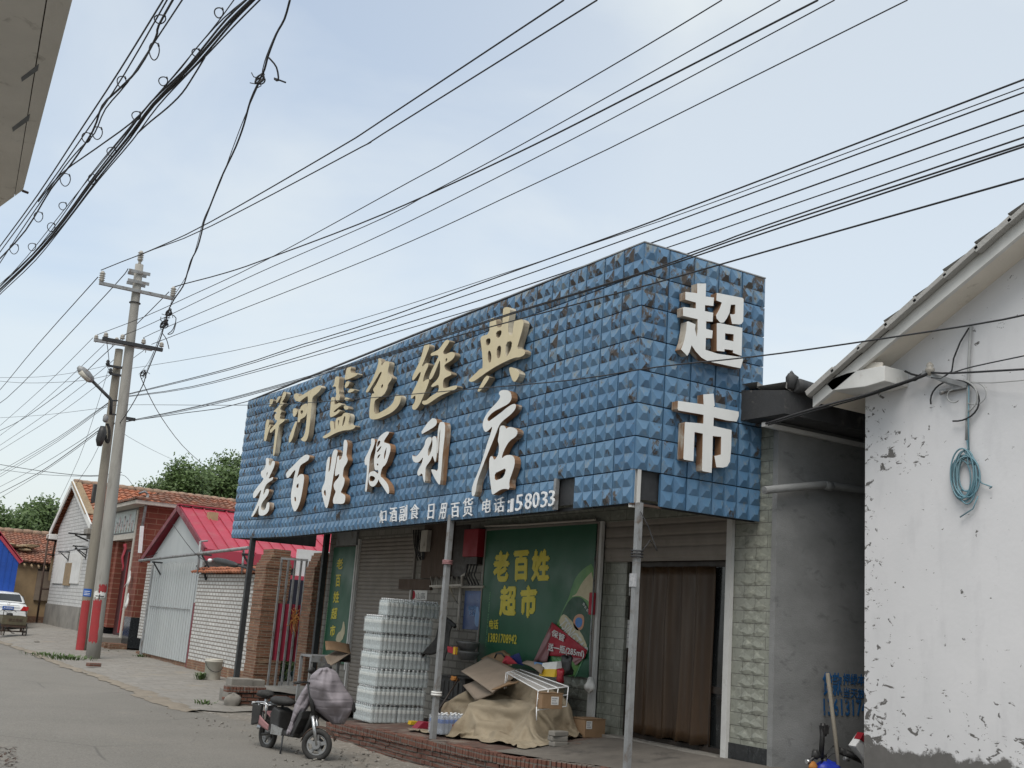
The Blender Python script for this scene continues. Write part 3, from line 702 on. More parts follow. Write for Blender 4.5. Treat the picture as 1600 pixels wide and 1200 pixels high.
# ==================================================================== the sign
SX, SY0, SY1, SZ1 = 7.4, 9.575, 23.4, 6.0
SAG = [(9.5, 0.), (12, -.018), (16, -.035), (20, -.067), (22, -.04), (23.4, .0)]
sg = thing('shop_sign', 'long blue embossed tin shop sign with cream and white raised characters', 'shop sign', (SX, 16, 3))
PW = (SY1-SY0)/37; PH = 3.0/8
def pyramid_panel(mb, o, eu, ev, en, skip, sagf, cols, rows):
    """cols x rows square tins, each pressed into 2 x 2 pyramids; o top-left, eu right, ev down, en outward"""
    ru, st, tn = [mb.attr.setdefault(k, []) for k in ('rust', 'stain', 'tone')]
    for c in range(cols):
        for r in range(rows):
            if (c, r) in skip: continue
            top = 1-r/rows; pr = .10+.62*top**1.6; tilt = random.uniform(-.006, .006); ptone = random.random()
            g_ = .016
            for i in range(2):
                for j in range(2):
                    u0, u1 = c+g_+(1-2*g_)*i/2, c+g_+(1-2*g_)*(i+1)/2; v0, v1 = r+g_+(1-2*g_)*j/2, r+g_+(1-2*g_)*(j+1)/2
                    uc, vc = (u0+u1)/2, (v0+v1)/2+.03
                    q = lambda u, v, h: tuple(o+eu*u+ev*v+en*(h+tilt*(u-c-.5))+Vector((0, 0, sagf(o+eu*u))))
                    e = .035; hh = .034
                    ub, um = (u0+u1)/2, (u1-u0); va = v0+(v1-v0)*.60+random.uniform(-.01, .01); hj = hh*random.uniform(.85, 1.15)
                    vs = [q(u0, v0, 0), q(u1, v0, 0), q(u1, v1, 0), q(u0, v1, 0), q(ub-um*.13, va, hj), q(ub+um*.13, va, hj), q(ub+um*.33, v1, .002), q(ub-um*.33, v1, .002)]
                    mb.add(vs, [(7, 6, 5, 4), (2, 1, 5, 6), (1, 0, 4, 5), (0, 3, 7, 4)])
                    rr = random.random() < pr
                    for f in range(4):
                        k_ = random.random()
                        ru.append(random.uniform(.6, 1) if rr and (f == 0 or k_ < .30) else random.uniform(0, .45)); st.append(random.random() if f in (2, 0) else random.uniform(0, .8)); tn.append(ptone*.6+random.uniform(0, .4)+(0))
            # turned edge of the tin
            for (a, b) in (((c+g_, r+g_), (c+1-g_, r+g_)), ((c+1-g_, r+g_), (c+1-g_, r+1-g_)), ((c+1-g_, r+1-g_), (c+g_, r+1-g_)), ((c+g_, r+1-g_), (c+g_, r+g_))):
                q2 = lambda p, h: tuple(o+eu*p[0]+ev*p[1]+en*h+Vector((0, 0, sagf(o+eu*p[0]))))
                mb.add([q2(a, 0), q2(b, 0), q2(b, -.03), q2(a, -.03)], [(0, 1, 2, 3)]); ru.append(.2); st.append(.3); tn.append(.2)
sagf = lambda p: lerp(SAG, p.y)
holeC = int((P(880, 772, 0, SX).y-SY0)/PW)
m = MB(); pyramid_panel(m, Vector((SX, SY0, SZ1)), Vector((0, PW, 0)), Vector((0, 0, -PH)), Vector((-1, 0, 0)), {(holeC, 7)}, sagf, 37, 8)
front = m.build('front_panel', 'sign_blue', sg)
m = MB(); pyramid_panel(m, Vector((SX, SY0, SZ1)), Vector((1.9/5, 0, 0)), Vector((0, 0, -PH)), Vector((0, -1, 0)), {(0, 7)}, lambda p: 0, 5, 8)
m.build('side_panel', 'sign_blue', sg)
m = MB()
m.grid(lambda u, v: (SX+.045, SY0+.06+(SY1-SY0-.06)*u, 3.06+2.93*v+lerp(SAG, SY0+(SY1-SY0)*u)), 40, 1, 0, False); m.grid(lambda u, v: (SX+.06+1.83*u, SY0+.05, 3.06+2.93*v), 1, 1)
for k in range(19):
    y = SY0+.06+k*(SY1-SY0-.12)/18; m.bx(SX+.05, SX+.09, y-.02, y+.02, 3.0+lerp(SAG, y), 5.99+lerp(SAG, y))
for z in (3.0, 4.1, 5.2, 5.94):
    for k in range(18):
        y0, y1 = SY0+(SY1-SY0)*k/18, SY0+(SY1-SY0)*(k+1)/18; m.beam((SX+.11, y0, z+.02+lerp(SAG, y0)), (SX+.11, y1, z+.02+lerp(SAG, y1)), .04, .04)
    m.bx(SX+.1, 9.3, SY0+.09, SY0+.13, z, z+.04)
m.build('backing_frame', 'dark_steel', sg)
m = MB(); m.bx(SX+.02, WX, SY1-.05, SY1, 3.0, 5.98); m.build('end_panel', 'dark_steel', sg)
m = MB(); m.bx(SX-.006, SX+.05, SY0-.006, SY1, SZ1-.002, SZ1+.012); m.bx(SX+.05, 9.3, SY0-.006, SY0+.04, SZ1-.002, SZ1+.012); m.build('top_trim', 'galvanised', sg)
m = MB(); m.bx(SX+.005, SX+.05, SY0+.02, SY0+.065, 2.96, 3.4); m.bx(SX+.062, SX+.11, SY0+.0, SY0+.05, 2.96, 3.4); m.build('corner_stud', 'trim_white', sg)
m = MB(); m.bx(SX+.0, SX+.42, SY0+.01, SY0+.05, 2.985, 3.01); m.build('bottom_angle', 'rusty_iron', sg)
m = MB(); yy = SY0+(holeC+.97)*PW; m.bx(SX-.03, SX+.02, yy-.02, yy+.03, 3.0, 3.375); m.build('hole_edge', 'galvanised', sg)
# ---- raised characters of the sign: outlines in pixels of enlarged crops (origin, scale), mapped to the face plane
def chars(key, org, sc, polys, axis, faceval, depth, smooth, mats, ):
    m = MB()
    pts = []
    for p in polys:
        q = []
        for (x, y) in p:
            w = P(org[0]+x/sc, org[1]+y/sc, axis, faceval); q.append((-w.y, w.z) if axis == 0 else (w.x, w.z))
        pts.append(q)
    if axis == 0: f = lambda u, v, w: (faceval+depth-w, -u, v)
    else: f = lambda u, v, w: (u, faceval+depth-w, v)
    outline(m, pts, f, depth, smooth)
    return m.build('raised_character', mats, sg)
Z1 = ((400, 600), 10.); Z2 = ((380, 700), 8.8889); Z3 = ((490, 540), 7.5); Z4 = ((550, 660), 9.2308); Z5 = ((630, 470), 6.6667); Z6 = ((720, 600), 6.3158); Z7 = ((1040, 430), 7.5); Z8 = ((1040, 600), 8.)
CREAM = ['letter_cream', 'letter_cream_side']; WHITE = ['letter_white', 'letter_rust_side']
FX, DP = 7.265, .095
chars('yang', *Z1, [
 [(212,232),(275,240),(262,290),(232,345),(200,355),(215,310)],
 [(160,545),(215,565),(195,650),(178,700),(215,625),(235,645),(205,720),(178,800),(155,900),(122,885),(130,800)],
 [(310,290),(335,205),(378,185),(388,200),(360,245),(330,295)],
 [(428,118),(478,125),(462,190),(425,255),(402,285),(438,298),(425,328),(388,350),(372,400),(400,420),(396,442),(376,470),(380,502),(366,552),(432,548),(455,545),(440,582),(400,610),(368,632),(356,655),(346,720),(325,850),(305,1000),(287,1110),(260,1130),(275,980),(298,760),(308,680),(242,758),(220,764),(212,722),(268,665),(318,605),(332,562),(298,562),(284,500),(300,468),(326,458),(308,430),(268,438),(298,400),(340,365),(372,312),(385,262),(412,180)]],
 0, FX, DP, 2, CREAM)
chars('he', *Z1, [
 [(590,160),(640,140),(662,160),(668,200),(700,190),(820,110),(960,30),(1005,18),(1024,50),(1004,95),(950,152),(890,195),(872,250),(865,400),(845,600),(820,800),(790,885),(755,902),(708,882),(702,855),(745,820),(775,720),(795,500),(810,290),(813,192),(790,192),(720,245),(680,283),(645,265),(622,268),(594,220)],
 [(575,382),(620,375),(647,410),(635,470),(600,518),(573,490)],
 [(630,578),(642,600),(602,740),(572,850),(530,920),(508,902),(520,820),(563,710),(608,600)],
 [(745,318),(790,298),(807,350),(800,440),(775,502),(720,540),(692,552),(682,602),(648,592),(658,480),(668,398),(690,392),(702,350)],
 [(692,412),(736,410),(733,450),(700,482)]], 0, FX, DP, 2, CREAM)
chars('lan', *Z3, [
 [(385,270),(410,236),(442,250),(425,310),(470,325),(512,320),(516,342),(470,367),(400,397),(357,402),(370,350)],
 [(370,440),(395,413),(422,425),(410,470),(363,508)],
 [(398,542),(420,510),(450,503),(484,515),(460,540),(410,554)],
 [(248,380),(270,358),(304,365),(297,430),(290,510),(304,528),(296,570),(313,590),(302,640),(285,657),(263,645),(253,610),(270,560),(260,545),(264,490),(250,475),(212,487),(244,450)],
 [(205,600),(248,605),(248,640),(242,690),(265,690),(300,663),(334,692),(292,722),(242,762),(230,785),(270,772),(290,745),(313,760),(292,790),(230,832),(188,843),(192,760),(200,690)],
 [(360,620),(375,603),(412,615),(416,642),(368,648)], [(350,710),(375,698),(407,715),(407,748),(363,753)],
 [(190,890),(215,878),(237,900),(242,985),(255,980),(254,880),(275,843),(330,828),(350,793),(380,783),(422,800),(422,850),(402,930),(460,928),(493,940),(482,965),(440,987),(350,992),(260,1022),(190,1062),(140,1087),(108,1082),(106,1065),(150,1040),(205,1005),(195,950)],
 [(284,875),(301,870),(300,900),(284,955)], [(354,832),(374,822),(371,870),(346,942),(331,947)]], 0, FX, DP, 2, CREAM)
chars('se', *Z3, [
 [(755,143),(775,150),(800,190),(790,230),(800,235),(830,188),(870,180),(893,200),(867,300),(872,340),(918,363),(913,400),(872,450),(862,510),(822,580),(742,622),(712,652),(702,760),(720,800),(750,798),(850,743),(930,678),(955,588),(980,570),(1022,588),(1022,640),(992,712),(920,782),(820,832),(740,865),(668,865),(650,830),(658,720),(678,560),(718,562),(692,512),(722,478),(762,400),(806,303),(779,310),(734,390),(672,490),(640,548),(607,547),(625,508),(680,418),(730,298),(763,190)],
 [(794,460),(816,450),(811,492),(789,502)]], 0, FX, DP, 2, CREAM)
chars('jing', *Z5, [
 [(220,448),(262,448),(277,475),(242,560),(212,640),(192,680),(202,690),(235,648),(262,648),(262,680),(222,760),(202,850),(215,840),(240,820),(270,813),(267,850),(232,940),(202,1010),(172,1080),(130,1138),(93,1132),(93,1090),(120,1060),(130,1000),(120,982),(85,1028),(78,992),(108,930),(158,830),(188,742),(170,742),(140,790),(98,838),(90,800),(128,720),(178,620),(213,490)],
 [(290,578),(283,550),(330,528),(370,508),(400,468),(440,408),(477,408),(482,430),(432,500),(412,540),(430,565),(500,528),(537,543),(537,580),(502,622),(432,662),(427,690),(442,720),(470,733),(497,743),(502,772),(470,787),(417,812),(412,900),(430,915),(540,878),(567,888),(552,922),(440,962),(360,1002),(280,1062),(225,1088),(193,1067),(203,1040),(240,1040),(290,990),(368,948),(373,872),(340,882),(300,902),(288,882),(348,830),(383,772),(386,612),(370,642),(312,790),(278,828),(266,800),(298,720),(353,610),(373,572),(340,562)],
 [(440,602),(461,595),(456,625),(440,642)]], 0, FX, DP, 2, CREAM)
chars('dian', *Z5, [
 [(900,200),(930,173),(967,185),(972,270),(1000,280),(1033,260),(1038,120),(1043,75),(1080,63),(1117,75),(1107,150),(1092,250),(1097,350),(1138,360),(1148,250),(1163,200),(1210,183),(1257,210),(1247,280),(1212,400),(1182,500),(1235,498),(1272,520),(1267,560),(1220,587),(1150,592),(1000,662),(870,742),(790,802),(720,848),(683,837),(688,815),(750,760),(800,708),(833,700),(818,500),(803,400),(813,368),(898,345)],
 [(860,400),(906,385),(911,430),(890,467),(864,462)], [(965,325),(1021,300),(1026,340),(1000,387),(969,382)], [(880,530),(906,515),(921,580),(910,652),(884,632)], [(975,480),(1021,460),(1016,560),(1000,602),(974,592)], [(1070,430),(1136,415),(1126,500),(1085,577),(1064,572)],
 [(860,778),(902,785),(882,830),(802,943),(768,947),(798,890)], [(1098,700),(1130,688),(1202,735),(1212,770),(1172,842),(1143,842),(1118,780)]], 0, FX, DP, 1, CREAM)
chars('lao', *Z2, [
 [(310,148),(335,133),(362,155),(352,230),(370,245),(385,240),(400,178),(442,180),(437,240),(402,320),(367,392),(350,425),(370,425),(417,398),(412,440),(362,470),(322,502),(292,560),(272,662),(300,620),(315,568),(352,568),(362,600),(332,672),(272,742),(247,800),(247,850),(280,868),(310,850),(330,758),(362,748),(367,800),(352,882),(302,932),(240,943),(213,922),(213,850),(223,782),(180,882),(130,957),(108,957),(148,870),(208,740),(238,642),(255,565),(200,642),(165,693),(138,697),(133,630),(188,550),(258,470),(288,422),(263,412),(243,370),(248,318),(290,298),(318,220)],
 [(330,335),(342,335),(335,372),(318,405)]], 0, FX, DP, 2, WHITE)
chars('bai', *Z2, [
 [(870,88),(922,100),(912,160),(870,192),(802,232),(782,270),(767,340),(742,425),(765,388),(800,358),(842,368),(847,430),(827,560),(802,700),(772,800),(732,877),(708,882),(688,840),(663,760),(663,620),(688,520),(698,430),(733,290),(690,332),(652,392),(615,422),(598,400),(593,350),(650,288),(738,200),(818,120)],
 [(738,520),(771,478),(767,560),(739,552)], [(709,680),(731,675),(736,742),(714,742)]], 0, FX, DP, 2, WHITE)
chars('xing', *Z2, [
 [(1180,123),(1207,123),(1197,230),(1180,335),(1203,322),(1215,250),(1230,120),(1250,38),(1282,12),(1317,40),(1302,90),(1287,200),(1267,300),(1242,450),(1217,620),(1192,742),(1167,835),(1143,832),(1118,740),(1093,640),(1088,580),(1108,520),(1133,480),(1143,350),(1158,200)],
 [(1119,600),(1141,573),(1152,640),(1141,672),(1121,642)],
 [(1395,-112),(1432,-117),(1452,-60),(1437,50),(1432,110),(1457,160),(1432,222),(1397,272),(1387,340),(1382,398),(1412,420),(1402,500),(1372,572),(1350,620),(1390,638),(1422,660),(1412,752),(1380,778),(1280,773),(1252,777),(1243,720),(1268,650),(1288,600),(1263,572),(1253,510),(1278,460),(1328,408),(1338,352),(1300,382),(1274,393),(1273,330),(1298,200),(1308,108),(1332,108),(1332,180),(1368,140),(1388,60)]], 0, FX, DP, 2, WHITE)
chars('bian', *Z4, [
 [(273,228),(327,238),(332,290),(302,380),(272,450),(252,540),(242,700),(227,850),(212,1002),(188,997),(193,900),(213,760),(218,602),(190,622),(178,560),(188,510),(238,420),(278,310)],
 [(490,128),(542,138),(522,172),(462,260),(462,290),(500,298),(552,318),(557,400),(532,480),(492,602),(432,652),(405,775),(440,798),(512,878),(537,960),(532,1032),(508,1027),(448,930),(398,860),(382,815),(370,862),(320,928),(270,922),(243,880),(238,830),(238,762),(258,718),(310,698),(350,718),(375,748),(383,685),(330,692),(318,620),(318,520),(343,400),(348,330),(368,260),(398,200)],
 [(370,270),(412,260),(402,310),(356,368)], [(365,400),(426,330),(416,370),(380,422),(356,432)], [(370,480),(416,450),(396,492),(364,532)], [(490,380),(501,350),(486,472),(460,552),(464,440)], [(354,590),(386,600),(365,632)],
 [(255,772),(300,770),(340,802),(310,850),(250,850)]], 0, FX, DP, 1, WHITE)
def absz(z, pts): return [((x-z[0][0])*z[1], (y-z[0][1])*z[1]) for x, y in pts]
chars('li', *Z4, [
 absz(Z4, [(673.2,653.1),(681.8,654.2),(682.9,662.8),(675.3,669.3),(653.7,681.2)]),
 [(868,468),(890,490),(930,490),(990,420),(1048,330),(1058,260),(1088,220),(1130,208),(1152,230),(1142,290),(1102,370),(1092,430),(1102,500),(1148,400),(1163,290),(1153,230),(1180,193),(1217,210),(1227,280),(1222,480),(1202,583),(1183,540),(1163,470),(1132,550),(1062,640),(1057,720),(1052,882),(1028,830),(1013,722),(960,778),(938,740),(953,680),(1008,590),(1028,492),(990,550),(950,582),(898,577),(868,530)],
 [(1285,-12),(1342,0),(1342,150),(1312,400),(1292,650),(1272,892),(1248,897),(1188,800),(1133,678),(1180,678),(1238,708),(1248,550),(1258,350),(1279,62),(1252,200),(1243,440),(1228,450),(1233,150),(1255,20)]], 0, FX, DP, 1, WHITE)
chars('dian', *Z6, [
 [(385,68),(430,56),(472,65),(497,90),(502,150),(472,195),(402,232),(322,272),(272,322),(260,352),(275,370),(310,345),(390,288),(460,228),(520,193),(547,205),(537,250),(492,302),(402,372),(372,420),(342,500),(302,600),(252,720),(202,850),(162,960),(142,1092),(115,1113),(106,1080),(113,1000),(178,850),(228,700),(268,560),(298,480),(313,412),(280,452),(245,478),(223,450),(213,400),(228,340),(278,260),(368,170),(393,120),(373,95)],
 [(385,413),(430,408),(450,445),(462,428),(500,423),(552,445),(562,480),(542,520),(482,560),(442,620),(412,690),(402,738),(440,703),(500,698),(532,730),(532,800),(502,890),(477,960),(482,1042),(440,1032),(390,1042),(340,1077),(308,1097),(298,1020),(283,900),(278,780),(288,720),(310,708),(328,748),(343,740),(373,690),(378,600),(363,560),(378,490)],
 [(335,880),(380,860),(451,825),(426,915),(380,942),(334,952)]], 0, FX, DP, 1, WHITE)
FY, DS = 9.44, .105
def roundish(p): return p
chars('chao', *Z7, [
 [(370,97),(475,97),(470,250),(567,262),(560,360),(462,350),(460,420),(558,440),(552,545),(475,540),(475,630),(552,650),(545,740),(472,735),(468,875),(520,890),(610,920),(885,960),(908,965),(905,1000),(880,1090),(800,1075),(500,1010),(420,965),(350,890),(305,820),(280,900),(255,945),(180,870),(215,780),(240,650),(250,545),(265,540),(350,575),(345,640),(365,720),(375,640),(375,515),(205,475),(203,385),(215,372),(355,390),(355,320),(232,285),(232,195),(370,210)],
 [(600,207),(900,265),(915,280),(910,540),(890,570),(860,577),(780,570),(755,455),(790,460),(815,450),(818,345),(765,345),(750,440),(715,510),(680,555),(640,555),(600,510),(590,470),(630,400),(660,320),(595,295)],
 [(600,562),(640,562),(900,617),(890,945),(790,910),(790,880),(690,865),(690,895),(600,885)], [(697,680),(798,692),(795,775),(697,755)]], 1, FY, DS, 0, WHITE)
chars('shi', *Z8, [
 [(470,130),(600,120),(615,270),(600,285),(915,345),(915,400),(890,470),(760,455),(602,417),(598,525),(825,575),(820,800),(805,970),(770,1030),(720,1045),(635,1040),(610,900),(640,895),(690,880),(695,660),(590,650),(585,900),(575,1110),(470,1090),(455,1080),(465,620),(362,600),(348,965),(230,945),(222,930),(240,490),(250,475),(470,495),(475,385),(160,330),(150,310),(155,210),(475,255)]], 1, FY, DS, 0, WHITE)
# small white lettering along the bottom edge
def small(body, boxes, bold=.0):
    for ch, (tl, tr, bl) in zip(body, boxes): m = MB(); text_px(m, ch, (tl, tr, bl), 0, SX-.045, .016, 0); m.build('small_character', ['white_plastic'], sg)
small('火口酒副食', [((594,798),(599,797.5),(594,818)), ((598,800),(604.5,798),(597.5,816)), ((610,793.5),(620.5,792),(610,816)), ((626,792),(637,789),(625,816)), ((643,789),(656,787),(641.5,812))])
small('日用百货', [((671,788.5),(680,787),(669,812)), ((690,787),(699.5,785.5),(686.5,812)), ((706,787),(718,785),(706,809.5)), ((725,779),(740,777),(724,808))])
small('电话', [((756,781),(769,778),(754,803)), ((773.5,779),(789,776),(773,802))])
small(':158033', [((795,782),(798,781.5),(794,801)), ((799.5,780),(803.5,779),(798,800.5)), ((808,774),(818,772),(806,799)), ((822,772),(832,770),(821,797)), ((834,770),(844,768),(833,795)), ((847,768.5),(856.5,767),(846,793.5)), ((859,767),(868,765),(858,792))], .02)
# ==================================================================== white plastered house on the right
X0 = 9.6
wh = thing('plastered_house', 'white plastered house with flaking limewash and grey tiled verge, on the right', 'house', (X0, 6, 0))
kz = .52; rz = lambda y: 4.50+kz*(8.28-y)           # roof underside
yr = 4.3
m = MB(); m.prism([(X0, 8.28, -.4), (X0, 8.28, rz(8.28)), (X0, yr, rz(yr)), (X0, .3, rz(8.3)), (X0, .3, -.4)], (8, 0, 0)); m.build('wall', 'flaking_whitewash', wh)
ve = 9.24                                             # verge line
def slab(y0, y1, t0, t1, xa, xb, mb): mb.prism([(xa, y0, rz(y0)+t0), (xa, y0, rz(y0)+t1), (xa, y1, rz(y1)+t1), (xa, y1, rz(y1)+t0)], (xb-xa, 0, 0))
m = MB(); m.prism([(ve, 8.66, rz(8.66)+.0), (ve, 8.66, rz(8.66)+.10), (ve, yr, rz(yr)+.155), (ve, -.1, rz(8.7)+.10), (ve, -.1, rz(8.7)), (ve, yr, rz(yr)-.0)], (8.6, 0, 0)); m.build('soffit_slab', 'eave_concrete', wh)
m = MB(); m.prism([(ve-.02, 8.70, rz(8.70)-.03), (ve-.02, 8.70, rz(8.70)+.10), (ve-.02, yr, rz(yr)+.155), (ve-.02, yr, rz(yr)-.03)], (.05, 0, 0)); m.build('verge_band', 'white_paint', wh)
m = MB(); VP_ = lambda x, y: P(x, y, 0, ve-.02)
m.prism([VP_(1287, 596), VP_(1325, 582), VP_(1382, 571), VP_(1382, 595), VP_(1352, 604), VP_(1300, 610)], (.38, 0, 0)); m.build('eave_return', 'white_paint', wh, bevel=.006)
m = MB(); m.prism([P(x, y, 0, ve+.05) for x, y in ((1294, 604), (1338, 566), (1378, 566), (1378, 586), (1330, 600))], (.02, 0, 0)); m.build('added_eave_plate', 'eave_concrete', wh)  # added pale plate, covers the black shade of the pocket behind the return
m = MB()
tile_roof(m, (ve-.06, 8.74, rz(8.74)+.11), (17.8, 8.74, rz(8.74)+.11), (17.8, yr, rz(yr)+.18), (ve-.06, yr, rz(yr)+.18), 12, 34, .035, .06); m.build('roof_tiles', 'roof_grey', wh)
m = MB()
for k in range(12):                                   # stepped tile ends along the verge
    y = 8.72-k*.366; a = Vector((ve-.075, y, rz(y)+.115)); b = Vector((ve-.075, y-.40, rz(y-.40)+.15)); m.beam(a+Vector((0, 0, .012)), b+Vector((0, 0, -.005)), .08, .05+.014*(k % 3 == 0))
m.build('verge_tiles', 'roof_grey', wh, bevel=.006); pad = None
# bracket with insulator, conduit and cable loops fixed to its wall
br = thing('cable_bracket', 'steel angle bracket with insulator bolted to the white plastered gable', 'bracket', tuple(P(1490, 600, 0, X0)))
def Q(x, y, d=0.): p = P(x, y, 0, X0-d); return p
m = MB(); m.beam(Q(1512, 603, .03), Q(1442, 583, .12), .05, .05); m.beam(Q(1500, 606, .03), Q(1462, 590, .1), .035, .035); m.beam(Q(1470, 612, .03), Q(1512, 604, .03), .06, .03); m.build('angle_arm', 'galvanised', br)
m = MB(); p = Q(1453, 576, .12); m.lathe([(.012, -.08), (.03, -.05), (.05, -.02), (.045, 0), (.03, .01), (.04, .03), (.03, .05), (.012, .07)], p, 12); m.build('insulator', 'porcelain', br)
m = MB(); m.tube([Q(1476, 612, .03), Q(1470, 615, .1)], .02, 8); m.build('bolt', 'galvanised', br)
cd = MB(); cd.tube([Q(1517, 508, .03), Q(1514, 560, .03), Q(1511, 650, .03), Q(1510, 688, .03)], .014, 8); tag(cd.build('conduit_cable', 'cable_grey', loc=tuple(Q(1510, 688))), 'grey cable running straight down the white plastered gable', 'cable')
m = MB(); pts = []
for k in range(260):                                   # hanging coil
    t = k/260*2*math.pi*9.5; j = k//28
    rx, ry = 17+5*math.sin(j*2.3), 33+7*math.cos(j*1.7); cx, cy = 1507+4*math.sin(j*1.1), 744+5*math.sin(j*2.9)
    pts.append(Q(cx+rx*math.sin(t), cy-ry*math.cos(t), .04+.02*math.sin(j*1.9)))
m.tube(pts, .0085, 5, 0)
m.tube([Q(1511, 688, .03), Q(1513, 700, .05), Q(1509, 712, .05)], .009, 5); m.tube([Q(1514, 600, .04), Q(1513, 660, .05), Q(1514, 712, .05)], .0075, 5)
m.tube([Q(1520, 735, .05), Q(1534, 755, .04), Q(1550, 761, .04), Q(1546, 763, .04)], .007, 5); m.tube([Q(1528, 775, .04), Q(1520, 795, .04), Q(1500, 808, .04)], .007, 5)
tag(m.build('cable_coil', 'cable_blue', loc=tuple(Q(1510, 700))), 'hank of pale blue cable hanging on the white plastered gable', 'cable coil')
m = MB()
def ell(cx, cy, rx, ry, a0, a1, d): return [Q(cx+rx*math.cos(R_(a0+(a1-a0)*k/24)), cy+ry*math.sin(R_(a0+(a1-a0)*k/24)), d) for k in range(25)]
m.tube(ell(1492, 626, 38, 32, -190, 95, .05), .009, 5); m.build
tag(m.build('cable_loop', 'wire_black', loc=tuple(Q(1460, 640))), 'wide loop of black cable sagging below the steel bracket', 'cable')
m = MB(); m.tube(ell(1500, 620, 27, 26, -80, 60, .06), .009, 5); m.tube(ell(1522, 615, 19, 17, -100, 120, .05), .006, 5); m.tube(ell(1490, 619, 10, 10, 40, 260, .07), .007, 5)
tag(m.build('cable_loop', 'cable_grey', loc=tuple(Q(1510, 620))), 'pale grey cable curled in small loops beside the bracket', 'cable')
m = MB(); m.tube([Q(1514, 512, .03), Q(1500, 535, .05), Q(1490, 560, .06), Q(1487, 580, .08), Q(1470, 592, .1), Q(1455, 590, .12)], .009, 5)
m.tube([Q(1414, 580, .1), Q(1425, 585, .1), Q(1440, 588, .12), Q(1430, 594, .12), Q(1418, 596, .1), Q(1430, 590, .1), Q(1441, 584, .11)], .012, 5)
tag(m.build('cable_tail', 'wire_black', loc=tuple(Q(1455, 590))), 'black cable knotted at the insulator and rising to the gable hook', 'cable')

# ==================================================================== eave of the building the photographer stands under
ev = thing('overhanging_eave', 'pale concrete eave slab overhead in the top left corner', 'eave', (0, 8, 5))
zE = 5.0
A, B_, C_ = P(113, 0, 2, zE), P(36, 297, 2, zE), P(-4, 326, 2, zE)
dirE = (B_-A).normalized(); A2 = A-dirE*4; In1, In2 = P(41, 0, 2, zE), P(-3, 232, 2, zE)
w_ = Vector((-1, 0, 0)); sh_ = .215
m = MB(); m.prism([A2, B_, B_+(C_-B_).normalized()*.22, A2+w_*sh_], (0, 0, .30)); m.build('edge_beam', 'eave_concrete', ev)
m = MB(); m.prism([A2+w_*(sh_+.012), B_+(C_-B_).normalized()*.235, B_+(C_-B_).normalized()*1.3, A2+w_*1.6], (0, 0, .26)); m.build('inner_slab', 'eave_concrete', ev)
m = MB(); m.prism([A2+w_*(sh_-.001)+Vector((0, 0, .02)), B_+(C_-B_).normalized()*.219+Vector((0, 0, .02)), B_+(C_-B_).normalized()*.236+Vector((0, 0, .02)), A2+w_*(sh_+.013)+Vector((0, 0, .02))], (0, 0, .2)); m.build('rusty_joint', 'rusty_iron', ev)
for (x, y, dx, dy) in ((47, 112, 14, 8), (33, 190, 14, 8)):
    m = MB(); a = P(x-dx, y+dy*1.2, 2, zE-.003); b = P(x+dx, y-dy*1.5, 2, zE-.003); c = P(x+dx-2, y-dy*.2, 2, zE-.003); d = P(x-dx+1, y+dy*2, 2, zE-.003); m.prism([a, b, c, d], (0, 0, .0025)); m.build('stain_patch', 'cement_grey', ev)
m = MB(); p = P(35, 298, 2, zE); m.tube([p, p+Vector((.05, .02, 0))], .012, 6); m.build('nail', 'rusty_iron', ev)
m = MB(); m.bx(-1.6, -.75, 1.5, 9.9, -.4, 5.0); m.build('wall', 'plaster_white', ev)

# ==================================================================== roadside houses on the far left
def gable_roof(par, xf, xb, yl, yrr, ym, ze_l, ze_r, zr, mat, rows, cols, amp=.05):
    m = MB(); tile_roof(m, (xf, yrr, ze_r), (xb, yrr, ze_r), (xb, ym, zr), (xf, ym, zr), rows, cols, amp, .05); m.build('roof_tiles', mat, par)
    m = MB(); tile_roof(m, (xb, yl, ze_l), (xf, yl, ze_l), (xf, ym, zr), (xb, ym, zr), rows, cols, amp, .05); m.build('roof_tiles', mat, par)
# white brick house with orange roof, gable to the street
hx = 9.5
hb = thing('white_brick_house', 'white painted brick house with orange tiled roof behind the concrete pole', 'house', (hx, 52, 0))
yl, yrt, ym = 57.0, 48.35, 53.6
zel, zer, zrd = 4.35, 4.35, 6.45
m = MB(); m.prism([(hx, yl-.4, -.2), (hx, yl-.4, zel+.25), (hx, ym, zrd-.12), (hx, yrt+.3, zer+.15), (hx, yrt+.3, -.2)], (11, 0, 0)); m.build('wall', 'brick_white_far', hb)
m = MB(); m.bx(hx-.05, hx, yrt+.27, yl-.37, -.2, 1.08); m.bx(hx, hx+11, yrt+.22, yrt+.3, -.2, 1.08); m.build('plinth', 'concrete', hb)
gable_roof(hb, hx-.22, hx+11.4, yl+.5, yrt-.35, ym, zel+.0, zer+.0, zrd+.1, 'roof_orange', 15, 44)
m = MB()
for (ya_, yb_) in ((yl+.5, ym), (yrt-.35, ym)):
    a = Vector((hx-.24, ya_, zel-.02)); b = Vector((hx-.24, yb_, zrd+.07)); m.beam(a, b, .06, .26)
m.build('verge_board', 'white_paint', hb)
m = MB(); m.beam((hx-.1, ym-.12, zrd+.13), (hx-.1, yrt+.9, zel+.58), .42, .05); m.build('verge_capping', 'old_roof_board', hb)
m = MB(); m.lathe([(.11, 0), (.11, .25)], (hx, ym, zrd+.12), 8, 0, 'x')
for k in range(28): m.lathe([(.13, 0), (.15, .2), (.12, .42)], (hx-.2+k*.4, ym, zrd+.13+.02*random.random()), 8, 0, 'x')
m.build('ridge_tile', 'tile_ridge', hb)
